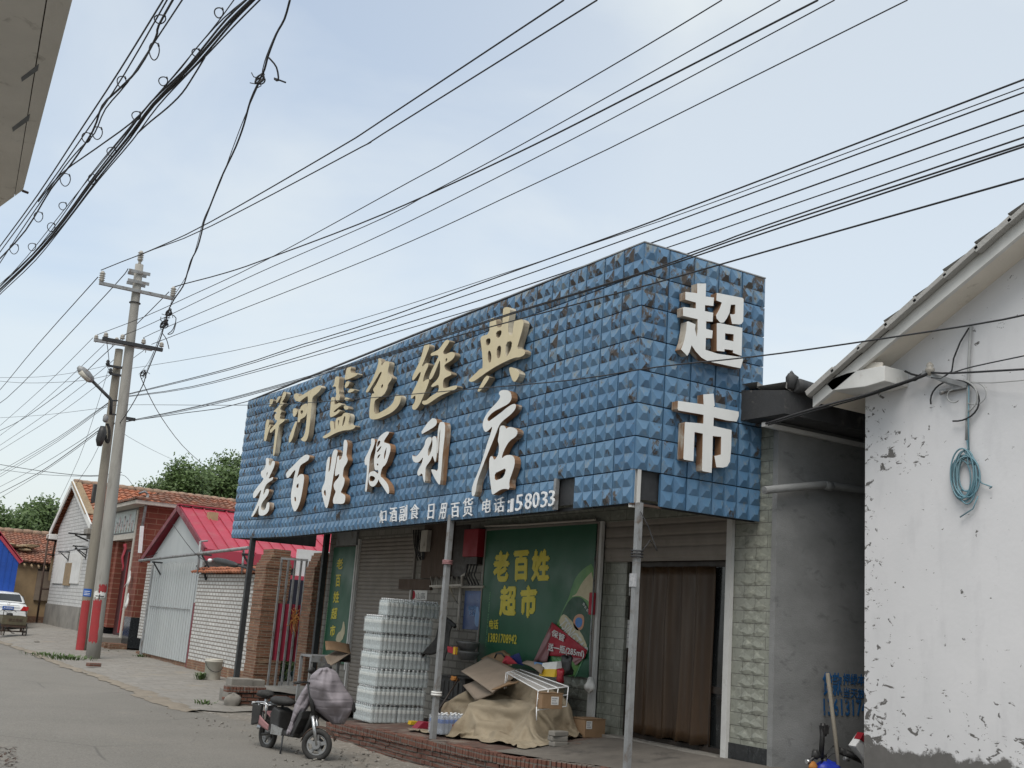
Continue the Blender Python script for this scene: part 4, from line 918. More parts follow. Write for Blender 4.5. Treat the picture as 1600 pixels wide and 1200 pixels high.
m = MB(); pq = P(144, 797, 0, 9.8); yc = pq.y; zc = pq.z; m.bx(9.7, 9.92, yc-.16, yc+.16, zc-.6, P(144, 759, 0, 9.8).z); ch = m.build('chimney', 'black_plastic', hb, bevel=.02)
m = MB()
for k in range(16): m.blob((hx+.1+random.random()*1.3, yc-.35+random.uniform(-.25, .25), zc-.05+random.uniform(-.05, .16)), (.22, .2, .10), 0, 7, 5, .3, k)
for k in range(7): m.blob((hx+.0+random.random()*.25, 49.6-k*.13+random.random()*.2, 4.95-k*.06), (.16, .2, .09), 0, 7, 5, .3, 30+k)
m.build('mortar_lumps', 'white_paint', hb)
m = MB(); m.bx(hx-.35, hx+.25, yrt-.45, yrt+.35, zer-.32, zer-.08); m.bx(hx-.22, hx+.1, yrt-.3, yrt+.3, zer-.5, zer-.32); m.build('eave_corbel', 'concrete', hb, bevel=.03)
m = MB(); m.bx(hx-.35, hx+.25, yl-.4, yl+.55, zel-.3, zel-.05); m.build('eave_corbel', 'white_paint', hb, bevel=.03)
for (x0, y0, x1, y1) in ((88, 868, 100, 912), (110, 864, 122, 912)):
    a, b = P(x0, y0, 0, hx-.03), P(x1, y1, 0, hx-.03); m = MB(); m.bx(hx-.05, hx, b.y, a.y, b.z, a.z); m.build('blocked_window', 'white_paint', hb)
a, b = P(104, 880, 0, hx-.03), P(108, 915, 0, hx-.03); m = MB(); m.bx(hx-.07, hx, b.y, a.y, b.z, a.z); m.build('shutter_board', 'old_roof_board', hb)
def wbracket(px, py, reach, nm, par, X, mat='dark_steel'):
    p = P(px, py, 0, X); m = MB(); q = p+Vector((-reach, .0, 0)); m.beam(p, q, .05, .05); m.beam(p+Vector((0, 0, -.35)), q+Vector((.1, 0, -.03)), .04, .04); m.beam(p, p+Vector((0, 0, -.4)), .05, .05); return m.build(nm, mat, par)
wbracket(137, 855, .6, 'wall_bracket', hb, hx); wbracket(109, 863, .5, 'wall_bracket', hb, hx); wbracket(136, 859, .5, 'wall_bracket', hb, hx)
m = MB(); m.beam(P(137, 836, 0, hx-.1), P(108, 833, 0, hx-1.3), .06, .06); m.beam(P(137, 845, 0, hx-.05), P(118, 836, 0, hx-.9), .05, .05); m.build('wall_bracket', 'dark_steel', hb)
m = MB(); m.tube([P(150, 855, 0, hx-.35), P(120, 858, 0, hx-.4), P(92, 864, 0, hx-.4)], .03, 6); m.build('conduit', 'galvanised', hb)

# clay walled house further on
ch = thing('clay_house', 'low clay walled house with sagging red tiled roof beside the white gable', 'house', (8.5, 58, 0))
m = MB(); m.bx(6.4, 13, 58, 58.4, -.2, 2.95); m.bx(6.4, 6.7, 58.4, 64, -.2, 2.95); m.prism([(6.4, 58.2, 2.9), (6.4, 66, 2.9), (6.4, 62, 4.3)], (.3, 0, 0)); m.build('clay_wall', 'clay_wall', ch)
m = MB()
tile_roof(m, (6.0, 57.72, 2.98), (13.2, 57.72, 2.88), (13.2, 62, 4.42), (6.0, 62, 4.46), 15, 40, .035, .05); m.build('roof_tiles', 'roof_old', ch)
m = MB(); m.prism([(6.1, 57.8, 2.90), (13.2, 57.8, 2.80), (13.2, 62, 4.33), (6.1, 62, 4.37)], (0, 0, .05)); m.build('roof_boards', 'wood_board', ch)
m = MB()
for k in range(16): m.lathe([(.13, 0), (.15, .22), (.12, .46)], (6+k*.45, 62, 4.5+.03*random.random()), 8, 0, 'x')
m.build('ridge_tile', 'tile_ridge', ch)
m = MB()
for k in range(7): m.tube([(8.4+k*.32, 57.45, 2.72-.02*k), (8.4+k*.32, 58.2, 2.95)], .05, 7)
m.build('rafter_end', 'old_roof_board', ch)
m = MB()
for k in range(10): m.blob((7.6+random.random()*1.2, 58.8+random.random()*.9, 3.5+random.random()*.25), (.35, .3, .07), 0, 7, 4, .3, k)
m.build('mud_patch', 'old_roof_board', ch)
a, b = P(59, 895, 1, 57.9), P(75, 939, 1, 57.9)
m = MB(); m.bx(a.x, 10.4, 57.86, 58, b.z, a.z+.1); m.build('board_hatch', 'cardboard_grey', ch)
m = MB(); m.bx(a.x, 10.4, 57.9, 58, a.z+.1, 2.75); m.build('dark_opening', 'dark_brown', ch)
m = MB(); m.bx(8.4, 10.6, 57.8, 58, -.2, .42); m.build('brick_foot', 'brick_old', ch)
lf = thing('pole_frame', 'thin rusty pole frame leaning before the clay house', 'frame', tuple(P(58, 972, 1, 57)))
for a, b in (((57, 973), (76, 836)), ((65, 920), (80, 920)), ((72, 842), (97, 848)), ((88, 840), (82, 870)), ((74, 866), (88, 868))):
    m = MB(); m.tube([P(*a, 1, 57), P(*b, 1, 57)], .045, 6); m.build('pole', 'rusty_iron', lf)
m = MB(); p0, p1 = P(80, 872, 1, 57.2), P(92, 903, 1, 57.2)
for k in range(4): x = p0.x+(p1.x-p0.x)*k/4; m.bx(x, x+.10, 57.1, 57.14, p1.z-.5*random.random(), p0.z+.3*random.random())
tag(m.build('plank_bundle', 'old_roof_board', loc=(p0.x, 57.1, p1.z)), 'weathered planks hung on the corner of the white gable', 'planks')
# blue shed with a red verge
bs = thing('blue_shed', 'blue sheet metal shed with red verge at the left edge', 'shed', (6, 55, 0))
m = MB(); m.prism([(7.72, 55, -.2), (7.72, 55, 2.9), (6.75, 55, 3.95), (5.3, 55, 2.5), (5.3, 55, -.2)], (0, 2.3, 0)); m.build('wall', 'blue_tin', bs)
m = MB()
for k in range(10): x = 5.45+k*.25; m.bx(x, x+.04, 54.975, 55, -.2, min(2.55+(x-5.3)*1.0, 2.9+(7.72-x)*1.08)-.05)
m.build('wall_ribs', 'blue_tin', bs)
m = MB(); m.beam((6.72, 55, 4.02), (7.86, 55, 2.82), .1, .2); m.beam((6.78, 55, 4.02), (5.2, 55, 2.45), .1, .2); m.prism([(6.72, 54.95, 4.05), (7.86, 54.95, 2.85), (7.86, 54.95, 2.9), (6.72, 54.95, 4.12)], (0, 2.4, 0)); m.prism([(6.78, 54.95, 4.05), (5.2, 54.95, 2.5), (5.2, 54.95, 2.56), (6.78, 54.95, 4.12)], (0, 2.4, 0)); m.build('roof', 'pink_metal', bs)

# red brick gatehouse with tiled mural over a recessed door
gx = 9.6; gy0, gy1 = 40.4, 46.6
gh = thing('brick_gatehouse', 'red brick gatehouse with recessed dark door between tin shed and pole', 'gatehouse', (gx, 43, 0))
dA, dB = 41.6, 45.2                                   # recess
m = MB(); m.bx(gx, gx+2.6, gy0, dA, .45, 4.85); m.bx(gx, gx+2.6, dB, gy1, .45, 4.85); m.bx(gx+1.0, gx+2.6, dA, dB, 3.3, 4.85); m.build('wall', 'brick_gate', gh)
m = MB(); m.bx(gx-.02, gx+2.6, gy0-.02, dA-.3, -.1, .95); m.build('dark_plinth', 'black_tile_glossy', gh)
m = MB(); m.bx(gx-.02, gx+1.0, dB+.2, gy1, -.1, .95); m.build('dark_plinth', 'black_tile_glossy', gh)
m = MB(); m.bx(gx-.02, gx+1.0, dA+.05, dB, 3.72, 3.92); m.bx(gx-.03, gx+.06, dA-.12, dA+.12, .2, 4.75); m.build('pink_surround', 'soffit_grey', gh)
m = MB(); m.bx(gx, gx+.25, dA, dB, 3.92, 4.85); m.build('mural_backing', 'cement_grey', gh)
mr = MB(); mr.bx(gx-.03, gx, dA+.2, dB, 3.98, 4.78); mro = mr.build('tile_mural', 'mural', gh)
m = MB()
for k in range(7):
    y = dA+.55+k*.42; m.blob((gx-.03, y, 4.2+.22*(k % 2)), (.008, .15, .18), 0, 7, 5, .4, k); m.tube([(gx-.035, y, 4.0), (gx-.035, y+.05, 4.3)], .02, 5)
m.build('flower_motif', 'mural_pale', mro)
m = MB(); m.bx(gx+.42, gx+.5, dA, dB-.45, .2, 3.4); d_ = m.build('door', 'door_dark_red', gh)
m = MB(); m.bx(gx+.15, gx+.9, dB-.45, dB, .45, 3.7); m.bx(gx+.36, gx+1.0, dA, dB-.45, 3.4, 3.72); m.build('inner_wall', 'brick_gate', gh)
m = MB(); m.bx(gx+.36, gx+.42, dB-1.5, dB-1.4, .3, 3.3); m.build('door_post', 'red_paint', gh)
m = MB(); tile_roof(m, (gx-.55, gy1, 5.0), (gx-.55, gy0-.5, 5.0), (gx+1.1, gy0+1.2, 5.5), (gx+1.1, gy1, 5.5), 5, 24, .035, .05)
tile_roof(m, (gx-.55, gy0-.5, 5.0), (gx+3.2, gy0-.5, 5.0), (gx+3.2, gy0+1.2, 5.5), (gx+1.1, gy0+1.2, 5.5), 5, 14, .035, .05); m.build('roof_tiles', 'roof_old', gh)
m = MB(); m.bx(gx-.5, gx+3.1, gy0-.45, gy1, 4.85, 4.98); m.build('eave_slab', 'soffit_grey', gh)
m = MB(); m.bx(gx-.7, gx+1.0, dA-.3, dB+.4, -.1, .2); m.build('step', 'concrete', gh, bevel=.02)
m = MB()
for k in range(3): m.bx(gx-.72+.02*k, gx-.6, dA-.9, dB+.2, -.3+.11*k, -.2+.11*k)
m.bx(gx-.6, gx-.02, gy0-.05, dA-.3, -.35, .02); m.build('brick_foot', 'brick_old', gh)
m = MB(); m.tube([P(231, 772, 1, gy0-.25), P(222, 825, 1, gy0-.25)], .05, 8); m.tube([P(231, 772, 1, gy0-.25), P(226, 768, 1, gy0-.25), P(217, 771, 1, gy0-.2)], .04, 6); m.build('drain_pipe', 'galvanised', gh)
m = MB(); a, b = P(222, 822, 1, gy0-.25), P(218.5, 864, 1, gy0-.25); m.beam(a, b, .16, .10); m.build('white_duct', 'white_plastic', gh)
for (x, y, lab) in ((203, 905, 'torn white paper curling off the gatehouse door surround, the upper scrap'), (200, 940, 'torn pinkish paper curling off the gatehouse door surround, the lower scrap')):
    p = P(x, y, 0, gx-.1); m = MB(); m.grid(lambda u, v: p+Vector((-.03-.12*u*v+.03*math.sin(v*5), -.10+.30*u*(1-.7*v)+.05*math.sin(v*7), .22-.5*v+.08*math.sin(u*4))), 5, 8); tag(m.build('paper_scrap', 'paper_white', loc=tuple(p), solid=.01), lab, 'paper')
p = P(194, 858, 0, gx+.05); m = MB(); m.grid(lambda u, v: p+Vector((.04*math.sin(u*9), -.25+.5*v*(1-.5*u), .2-1.0*u)), 6, 2); tag(m.build('red_rag', 'cloth_red', loc=tuple(p), solid=.01), 'faded red cloth strip hanging from the gatehouse lintel', 'cloth')

# tin shed with pink roof
tx = 9.6
ts = thing('tin_shed', 'white corrugated tin shed under a pink sheet metal roof', 'shed', (tx, 36, 0))
yL, yR_, yA = 39.35, 32.7, 35.86; zL, zR, zA = 3.12, 3.22, 4.45
m = MB(); m.prism([(tx+.06, yL-.2, zL-.25), (tx+.06, yA, zA), (tx+.06, yR_, zR), (tx+.06, yR_, 2.7), (tx+.06, yL-.2, 2.7)], (.05, 0, 0)); m.build('gable_panel', 'white_tin', ts)
m = MB(); n = 46
def corr(mb, x, y0, y1, z0, z1, amp, n):
    o = len(mb.v); prof = ((0, 0), (.62, 0), (.70, 1), (.92, 1), (.999, 0)); ps = [(k+t, d) for k in range(n) for t, d in prof]
    for t, d in ps: y = y0+(y1-y0)*t/n; mb.v += [(x+d*amp, y, z0), (x+d*amp, y, z1)]
    for k in range(len(ps)-1): mb.f.append([o+2*k, o+2*k+1, o+2*k+3, o+2*k+2]); mb.m.append(0); mb.s.append(False)
corr(m, tx-.03, 33.1, 38.2, -.12, 2.78, .09, 19); m.build('corrugated_door', 'white_tin', ts)
m = MB(); m.bx(tx-.06, tx-.047, 33.3, 38.0, 1.38, 1.40)
for k in range(26): m.blob((tx-.06, 33.3+k*.18, 1.39), (.012, .03, .022), 0, 5, 4, 0, k)
m.build('rivet_row', 'galvanised', ts)
m = MB(); m.bx(tx-.02, tx+.05, 32.72, 33.1, -.1, 2.8); m.build('jamb_white', 'white_tin', ts)
m = MB(); m.bx(tx-.05, tx-.02, 32.86, 32.98, -.3, 1.6); m.build('red_strip', 'dark_red_trim', ts)
m = MB(); m.bx(tx-.04, tx+.04, 38.25, 38.45, -.3, 2.75); m.build('door_post', 'galvanised', ts)
m = MB(); m.bx(tx+.0, tx+.2, 38.5, 39.2, .3, 2.8); m.build('side_brick', 'brick_white', ts)
m = MB(); m.bx(tx+.02, tx+.2, 32.8, 39.2, -.4, -.12); m.build('brick_plinth', 'brick_old', ts)
m = MB(); m.bx(tx+.12, 15, 32.7, 32.76, -.3, 3.2); m.bx(14.9, 15, 32.76, 39.2, -.3, 3.2); m.bx(tx+.12, 15, 39.1, 39.2, -.3, 3.0); m.build('side_sheet', 'white_tin', ts)
for (y0, z0, y1, z1, nm) in ((yR_-.35, zR-.12, yA, zA+.1, 'a'), (yL+.3, zL-.25, yA, zA+.1, 'b')):
    m = MB(); m.prism([(tx-.1, y0, z0), (tx-.1, y1, z1), (tx-.1, y1, z1+.05), (tx-.1, y0, z0+.05)], (5.6, 0, 0))
    for k in range(16):
        x = tx-.06+k*.37; m.beam((x, y0, z0+.065), (x, y1, z1+.065), .035, .045)
    m.build('roof_sheet', 'pink_metal', ts)
m = MB(); m.beam((tx-.12, yR_-.4, zR-.12), (tx-.12, yA, zA+.08), .05, .17); m.beam((tx-.12, yL+.35, zL-.24), (tx-.12, yA, zA+.08), .05, .17); m.build('verge_trim', 'dark_red_trim', ts)
m = MB(); m.bx(tx-.13, 15.5, yR_-.46, yR_-.36, zR-.40, zR-.07); m.build('eave_trim', 'pink_metal', ts)
m = MB(); m.bx(tx-.13, 15.5, yA-.16, yA+.16, zA+.17, zA+.2); m.build('ridge_cap', 'pink_metal', ts)
m = MB(); p = P(331, 813, 1, 35.0); m.bx(p.x-.14, p.x+.14, 34.85, 35.15, p.z-.45, p.z+.25); m.build('flue', 'clay_wall', ts)
m = MB()
pA, pB = P(218, 876, 0, 9.25), P(388, 856, 0, 9.25); m.tube([pA, pB], .045, 8)
pipe = tag(m.build('steel_pipe', 'galvanised', loc=tuple(pB)), 'long level steel pipe fixed across the tin shed front', 'pipe')
for (px, py) in ((238, 878), (313, 866), (378, 866)):
    m = MB(); a = P(px, py, 0, 9.25); m.beam(a, a+Vector((.33, 0, 0)), .05, .05); m.beam(a+Vector((.05, 0, -.02)), a+Vector((.33, 0, -.4)), .04, .04); m.build('pipe_bracket', 'dark_steel', pipe)
m = MB(); m.tube([P(313, 846, 0, 9.3), P(309, 896, 0, 9.3)], .035, 6); m.tube([P(313, 846, 0, 9.3), P(325, 845, 0, 9.5)], .025, 6); m.build('stand_pipe', 'galvanised', pipe)
m = MB(); m.tube([P(381, 860, 0, 9.3), P(378, 896, 0, 9.3)], .03, 6); m.build('stand_pipe', 'galvanised', pipe)

# white painted brick yard wall with clay coping
yw = thing('yard_wall', 'white painted brick yard wall with clay tile coping beside the tin shed', 'wall', (9.5, 30, GZ))
m = MB(); m.bx(9.5, 9.74, 26.9, 32.66, GZ-.05, 2.42); m.build('brickwork', 'brick_white', yw)
m = MB(); m.bx(9.48, 9.5, 26.9, 32.66, GZ-.05, .02); m.build('bare_footing', 'brick_old', yw)
m = MB(); tile_roof(m, (9.3, 32.75, 2.45), (9.3, 26.8, 2.45), (9.66, 26.8, 2.62), (9.66, 32.75, 2.62), 2, 24, .025, .03)
tile_roof(m, (9.98, 26.8, 2.45), (9.98, 32.75, 2.45), (9.66, 32.75, 2.62), (9.66, 26.8, 2.62), 2, 24, .025, .03); m.build('coping_tiles', 'roof_orange', yw)
m = MB(); m.tube([P(308, 884, 0, 9.3), P(312, 893, 0, 9.45)], .03, 6); m.beam(P(318, 890, 0, 9.35), P(322, 906, 0, 9.48), .05, .05); m.beam(P(402, 888, 0, 9.3), P(408, 904, 0, 9.45), .05, .05); m.build('coping_bracket', 'dark_steel', yw)
wl = thing('street_lamp', 'black arm lamp slanting off the white brick yard wall', 'street lamp', tuple(P(410, 893, 0, 9.0)))
a, b, c = P(412, 894, 0, 9.35), P(372, 884, 0, 9.0), P(333, 874, 0, 8.7)
m = MB(); m.tube([a, b], .028, 7); m.build('lamp_arm', 'dark_steel', wl)
m = MB(); d_ = (c-b); m.tube([b, b+d_*.15, b+d_*.5, b+d_*.85, c], [.04, .075, .09, .075, .03], 9); m.build('lamp_head', 'black_plastic', wl)
m = MB(); m.blob(c+Vector((-.05, .1, -.03)), (.06, .1, .05), 0, 8, 6, 0); m.build('sensor_cap', 'white_plastic', wl)

# gate between two old brick piers
def pier(x0, x1, y0, y1, h, lab, seed):
    rr = random.Random(seed); m = MB(); z = GZ-.05; k = 0
    while z < h:
        j = lambda: rr.uniform(-.010, .010); ins = .0 if z < h-.45 else .05*int((z-h+.45)/.12)
        m.bx(x0+j()+ins, x1+j()-ins*.4, y0+j(), y1+j(), z, z+.066); z += .0672; k += 1
    o = m.build('gate_pier', 'brick_old', loc=((x0+x1)/2, (y0+y1)/2, GZ), bevel=.008); return tag(o, lab, 'gate pier')
pier(9.16, 9.80, 26.0, 26.75, 2.95, 'weathered brick gate pier touching the white brick yard wall', 1)
pier(9.68, 10.24, 24.2, 24.75, 2.92, 'weathered brick gate pier beside the narrow green banner', 2)
gt = thing('iron_gate', 'iron bar gate with maroon sheet between two brick piers', 'gate', (9.7, 25.4, GZ))
def GP(x, y, X=9.72): return P(x, y, 0, X)
gA, gB2 = P(418, 1070, 1, 25.6), P(458, 1072, 1, 25.25); gdir = Vector((gB2.x-gA.x, gB2.y-gA.y, 0)); ztop, zbot = 2.78, -.22
gw = lambda t, off=0: Vector((gA.x, gA.y, 0))+gdir*t+Vector((gdir.y, -gdir.x, 0)).normalized()*off
for t in (0, .28, .54, .79, 1):
    p = gw(t); m = MB(); m.beam((p.x, p.y, zbot), (p.x, p.y, ztop), .042, .042, up=(1, 0, 0)); m.build('gate_bar', 'galvanised', gt)
for z in (ztop, zbot): a, b = gw(-.04), gw(1.04); m = MB(); m.beam((a.x, a.y, z), (b.x, b.y, z), .05, .05); m.build('gate_rail', 'galvanised', gt)
m = MB(); o_ = len(m.v)
for k in range(13):
    p = gw(.02+.96*k/12, -.04-(.025 if k % 2 else 0)); m.v += [(p.x, p.y, .42), (p.x, p.y, 1.73)]
for k in range(12): m.f.append([o_+2*k, o_+2*k+1, o_+2*k+3, o_+2*k+2]); m.m.append(0); m.s.append(False)
m.build('maroon_sheet', 'maroon_tin', gt, solid=.004)
# what shows through the gate
yh = thing('yard_house', 'white walled house with dark blue doorway seen through the iron gate', 'house', (14, 33, 0))
m = MB(); m.bx(12.2, 18, 31.9, 32.1, -.3, 3.4); m.build('wall', 'plaster_white', yh)
m = MB(); a, b = P(452, 905, 1, 31.85), P(482, 960, 1, 31.85); m.bx(a.x, b.x+.3, 31.8, 31.9, -.2, a.z); m.build('doorway', 'wall_blue_door', yh)
m = MB(); m.bx(a.x-.1, b.x+.4, 31.82, 31.9, a.z, a.z+.12); m.build('door_lintel', 'pink_metal', yh)
# ==================================================================== utility poles
PY_ = 36.16
up_ = thing('utility_pole', 'round pale concrete utility pole with red paint band near its foot', 'utility pole', (7.63, PY_, GZ))
pb, pt = Vector((7.62, PY_, GZ-.1)), Vector((7.25, PY_, 12.25))
m = MB(); m.tube([pb+(pt-pb)*k/12 for k in range(13)], [.215-.085*k/12 for k in range(13)], 20); m.build('concrete_shaft', 'pole_concrete', up_)
def pole_at(z): return pb+(pt-pb)*((z-pb.z)/(pt.z-pb.z))
def prad(z): return .215-.085*(z-pb.z)/(pt.z-pb.z)
def arc_patch(mb, ctr, rad, z0, z1, a0, a1, off, jag, seed, mi=0):
    rr = random.Random(seed); n = 14; o = len(mb.v); zs = [z0+(z1-z0)*k/8 for k in range(9)]
    for k, z in enumerate(zs):
        for i in range(n+1):
            a = a0+(a1-a0)*i/n
            if i in (0, n): a += rr.uniform(-.08, .08)*jag
            zz = z+(rr.uniform(-jag, jag)*.10 if k in (0, 8) else 0); c = ctr(zz); r = rad(zz)+off
            mb.v.append((c.x+r*math.sin(a), c.y-r*math.cos(a), zz))
    for k in range(8):
        for i in range(n): mb.f.append([o+k*(n+1)+i, o+k*(n+1)+i+1, o+(k+1)*(n+1)+i+1, o+(k+1)*(n+1)+i]); mb.m.append(mi); mb.s.append(True)
m = MB(); arc_patch(m, pole_at, prad, P(150, 1003, 1, PY_).z, P(160, 938, 1, PY_).z, -1.25, .12, .004, .45, 1); arc_patch(m, pole_at, prad, P(160, 925, 1, PY_).z, P(160, 915, 1, PY_).z, -.5, .8, .004, .6, 2); m.build('red_band', 'red_paint', up_)
m = MB(); arc_patch(m, pole_at, prad, P(160, 934, 1, PY_).z, P(160, 925, 1, PY_).z, -1.2, .6, .003, .4, 3); m.build('pasted_notice', 'paper_white', up_)
m = MB(); arc_patch(m, pole_at, prad, P(160, 932.5, 1, PY_).z, P(160, 931, 1, PY_).z, -.9, .4, .006, .0, 4); arc_patch(m, pole_at, prad, P(160, 936.5, 1, PY_).z, P(160, 929, 1, PY_).z, -.35, -.2, .006, .0, 5); m.build('black_marks', 'black_plastic', up_)
def insul(mb, p, h, r, mi=0, n=12):
    pr = [(r*.5, 0), (r*.75, .02*h)]
    for k in range(4): pr += [(r*.62, h*(.1+.2*k)), (r*1.0, h*(.16+.2*k)), (r*.66, h*(.24+.2*k))]
    pr += [(r*.5, h*.95), (r*.25, h)]; mb.lathe(pr, p, n, mi)
def cross(a, b, w, nm, mat, par): m = MB(); m.beam(a, b, w, w); return m.build(nm, mat, par)
aL, aR = P(155, 424+18, 1, PY_-.16), P(272, 467, 1, PY_-.16)
cross(aL, aR, .10, 'crossarm', 'galvanised', up_)
for q in (aL+Vector((.06, 0, .05)), aR+Vector((-.06, 0, .05))): m = MB(); insul(m, q, .36, .10); m.build('insulator', 'porcelain', up_)
m = MB(); insul(m, pt+Vector((0, 0, .12)), .36, .105); m.lathe([(.05, 0), (.05, .14)], pt, 8); m.build('insulator', 'porcelain', up_)
for zz in (11.95, 11.62): m = MB(); c = pole_at(zz); m.bx(c.x-.34, c.x+.34, c.y-.19, c.y-.15, zz-.05, zz+.05); m.bx(c.x-.30, c.x+.30, c.y+.14, c.y+.18, zz-.05, zz+.05); m.build('clamp', 'galvanised', up_)
m = MB(); m.torus(pole_at(10.95), .165, .02, 18, 6, 'z'); m.build('clamp_ring', 'dark_steel', up_)
lL, lR = P(160, 529, 1, PY_-.2), P(254, 547, 1, PY_-.2); cross(lL, lR, .11, 'crossarm', 'dark_steel', up_)
for (x, y) in ((165, 524), (191, 527), (224, 534), (252, 539)):
    m = MB(); q = P(x, y+3, 1, PY_-.2); m.lathe([(.012, -.12), (.012, 0), (.06, .0), (.085, .04), (.05, .07), (.075, .09), (.05, .14), (.02, .16)], q, 10); m.build('pin_insulator', 'porcelain', up_)
m = MB(); c = pole_at(P(200, 655, 1, PY_).z); m.bx(c.x+.1, c.x+.42, c.y-.1, c.y-.04, c.z-.04, c.z+.06); m.build('step_bolt', 'dark_steel', up_)
# second pole just behind
P2Y = 39.8
u2 = thing('utility_pole', 'tan concrete pole behind the pale one, with a blue plaque and red foot', 'utility pole', (8.0, P2Y, GZ))
qb, qt = Vector((7.98, P2Y, GZ-.1)), P(186, 548, 1, P2Y)+Vector((0, 0, .05))
m = MB(); m.tube([qb+(qt-qb)*k/10 for k in range(11)], [.185-.05*k/10 for k in range(11)], 18); m.build('concrete_shaft', 'pole_tan', u2)
def p2_at(z): return qb+(qt-qb)*((z-qb.z)/(qt.z-qb.z))
m = MB(); arc_patch(m, p2_at, lambda z: .185-.05*(z-qb.z)/(qt.z-qb.z), P(125, 1018, 1, P2Y).z, P(135, 938, 1, P2Y).z, -1.4, .3, .004, .4, 7); m.build('red_band', 'red_paint', u2)
m = MB(); arc_patch(m, p2_at, lambda z: .185-.05*(z-qb.z)/(qt.z-qb.z), P(137, 932, 1, P2Y).z, P(137, 920, 1, P2Y).z, -1.3, .35, .006, 0, 8); plq = m.build('blue_plaque', 'plate_blue', u2)
m = MB()
for yy in (923.5, 926.5, 929): arc_patch(m, p2_at, lambda z: .185-.05*(z-qb.z)/(qt.z-qb.z), P(137, yy+.8, 1, P2Y).z, P(137, yy, 1, P2Y).z, -1.0, .1, .009, 0, 9)
m.build('plaque_lines', 'white_plastic', plq)
eL, eR = P(147, 531, 1, P2Y-.2), P(238, 546, 1, P2Y-.2); cross(eL, eR, .11, 'crossarm', 'galvanised', u2)
for (x, y) in ((150, 527), (176, 533), (182, 531), (228, 543)):
    m = MB(); q = P(x, y+3, 1, P2Y-.2); m.lathe([(.012, -.12), (.012, 0), (.06, .0), (.085, .04), (.05, .07), (.075, .09), (.05, .14), (.02, .16)], q, 10); m.build('pin_insulator', 'porcelain', u2)
for (x, y, xe, ye) in ((191, 575, 168, 571), (190, 587, 172, 584)):
    m = MB(); a, b = P(x, y, 1, P2Y-.2), P(xe, ye, 1, P2Y-.2); m.beam(a, b, .09, .07); m.build('side_arm', 'dark_steel', u2)
    m = MB(); m.lathe([(.05, 0), (.08, .05), (.05, .1), (.07, .14), (.03, .2)], b, 8); m.build('insulator', 'dark_steel', u2)
# lamp and splice box on the poles
sl = thing('street_lamp', 'grey street lamp head on a slanting arm from the concrete pole', 'street lamp', tuple(P(174, 646, 1, P2Y-.5)))
m = MB(); m.tube([P(173, 648, 1, P2Y-.5), P(174, 626, 1, P2Y-.5), P(172, 623, 1, P2Y-.5), P(143, 594, 1, P2Y-.6)], .055, 8); m.beam(P(173, 626, 1, P2Y-.45), P(186, 626, 1, P2Y-.25), .06, .05); m.beam(P(173, 647, 1, P2Y-.45), P(182, 648, 1, P2Y-.25), .06, .05); m.build('lamp_arm', 'dark_steel', sl)
a, b = P(145, 596, 1, P2Y-.6), P(122, 573, 1, P2Y-.7); d_ = b-a
m = MB(); m.tube([a, a+d_*.1, a+d_*.45, a+d_*.8, b], [.06, .13, .17, .14, .06], 10); m.build('lamp_head', 'galvanised', sl)
m = MB(); m.tube([a+d_*.25+Vector((0, -.06, -.1)), a+d_*.85+Vector((0, -.06, -.1))], [.1, .1], 8); m.build('lamp_glass', 'bucket_white', sl)
sb = thing('splice_closure', 'black cable splice closure and coil hanging on the concrete pole', 'cable closure', tuple(P(160, 680, 1, P2Y-.5)))
m = MB(); m.tube([P(161, 666, 1, P2Y-.5), P(160, 675, 1, P2Y-.5), P(156, 688, 1, P2Y-.5), P(155, 697, 1, P2Y-.5)], [.09, .15, .14, .08], 9); m.build('closure_body', 'black_plastic', sb)
m = MB()
for k in range(4): m.tube([P(166+k, 662, 1, P2Y-.4)]+[P(167+3*math.cos(t)+k*.6, 678+14*math.sin(t), 1, P2Y-.4) for t in [x*.5-1.5 for x in range(10)]], .03, 5)
m.build('slack_coil', 'black_rubber', sb)
m = MB(); m.lathe([(.04, 0), (.09, .05), (.09, .2), (.05, .28)], P(164, 660, 1, P2Y-.5), 8); m.build('insulator', 'galvanised', sb)

# ==================================================================== overhead wires
def wire(pts, dA, dB, r, label, group, mat='wire_black', n=5, cat='wire', name='overhead_wire', jitter=0):
    """a cable through photo points; its depth runs straight in space from dA to dB (numbers, or ('z', height) / ('Y', y))"""
    def dep(p, d):
        if isinstance(d, tuple):
            return depth_of(P(p[0], p[1], {'X': 0, 'Y': 1, 'z': 2}[d[0]], d[1]))
        return d
    a, b = dep(pts[0], dA), dep(pts[-1], dB)
    dense = []                                          # smooth curve through the points
    q = [pts[0]]+list(pts)+[pts[-1]]
    for i in range(1, len(q)-2):
        p0, p1, p2, p3 = [np.array(q[i+k], float) for k in (-1, 0, 1, 2)]
        st = max(3, int(np.linalg.norm(p2-p1)/35)); st = min(st, 24)
        for k in range(st):
            t = k/st; dense.append(.5*((2*p1)+(-p0+p2)*t+(2*p0-5*p1+4*p2-p3)*t*t+(-p0+3*p1-3*p2+p3)*t**3))
    dense.append(np.array(pts[-1], float))
    ln = [0.]
    for i in range(1, len(dense)): ln.append(ln[-1]+np.linalg.norm(dense[i]-dense[i-1]))
    out_ = []
    for p, l in zip(dense, ln):
        t = l/ln[-1]; out_.append(PD(p[0], p[1], 1/((1-t)/a+t/b)))
    m = MB(); m.tube(out_, r, n)
    o = m.build(name, mat, loc=tuple(out_[0])); tag(o, label, cat, group); return o
gU = 'overhead wires rising from the poles to the top of the picture'
YA, YB = ('Y', PY_), ('Y', P2Y)
ord7 = ['highest', 'second highest', 'third', 'fourth', 'fifth', 'sixth', 'lowest']
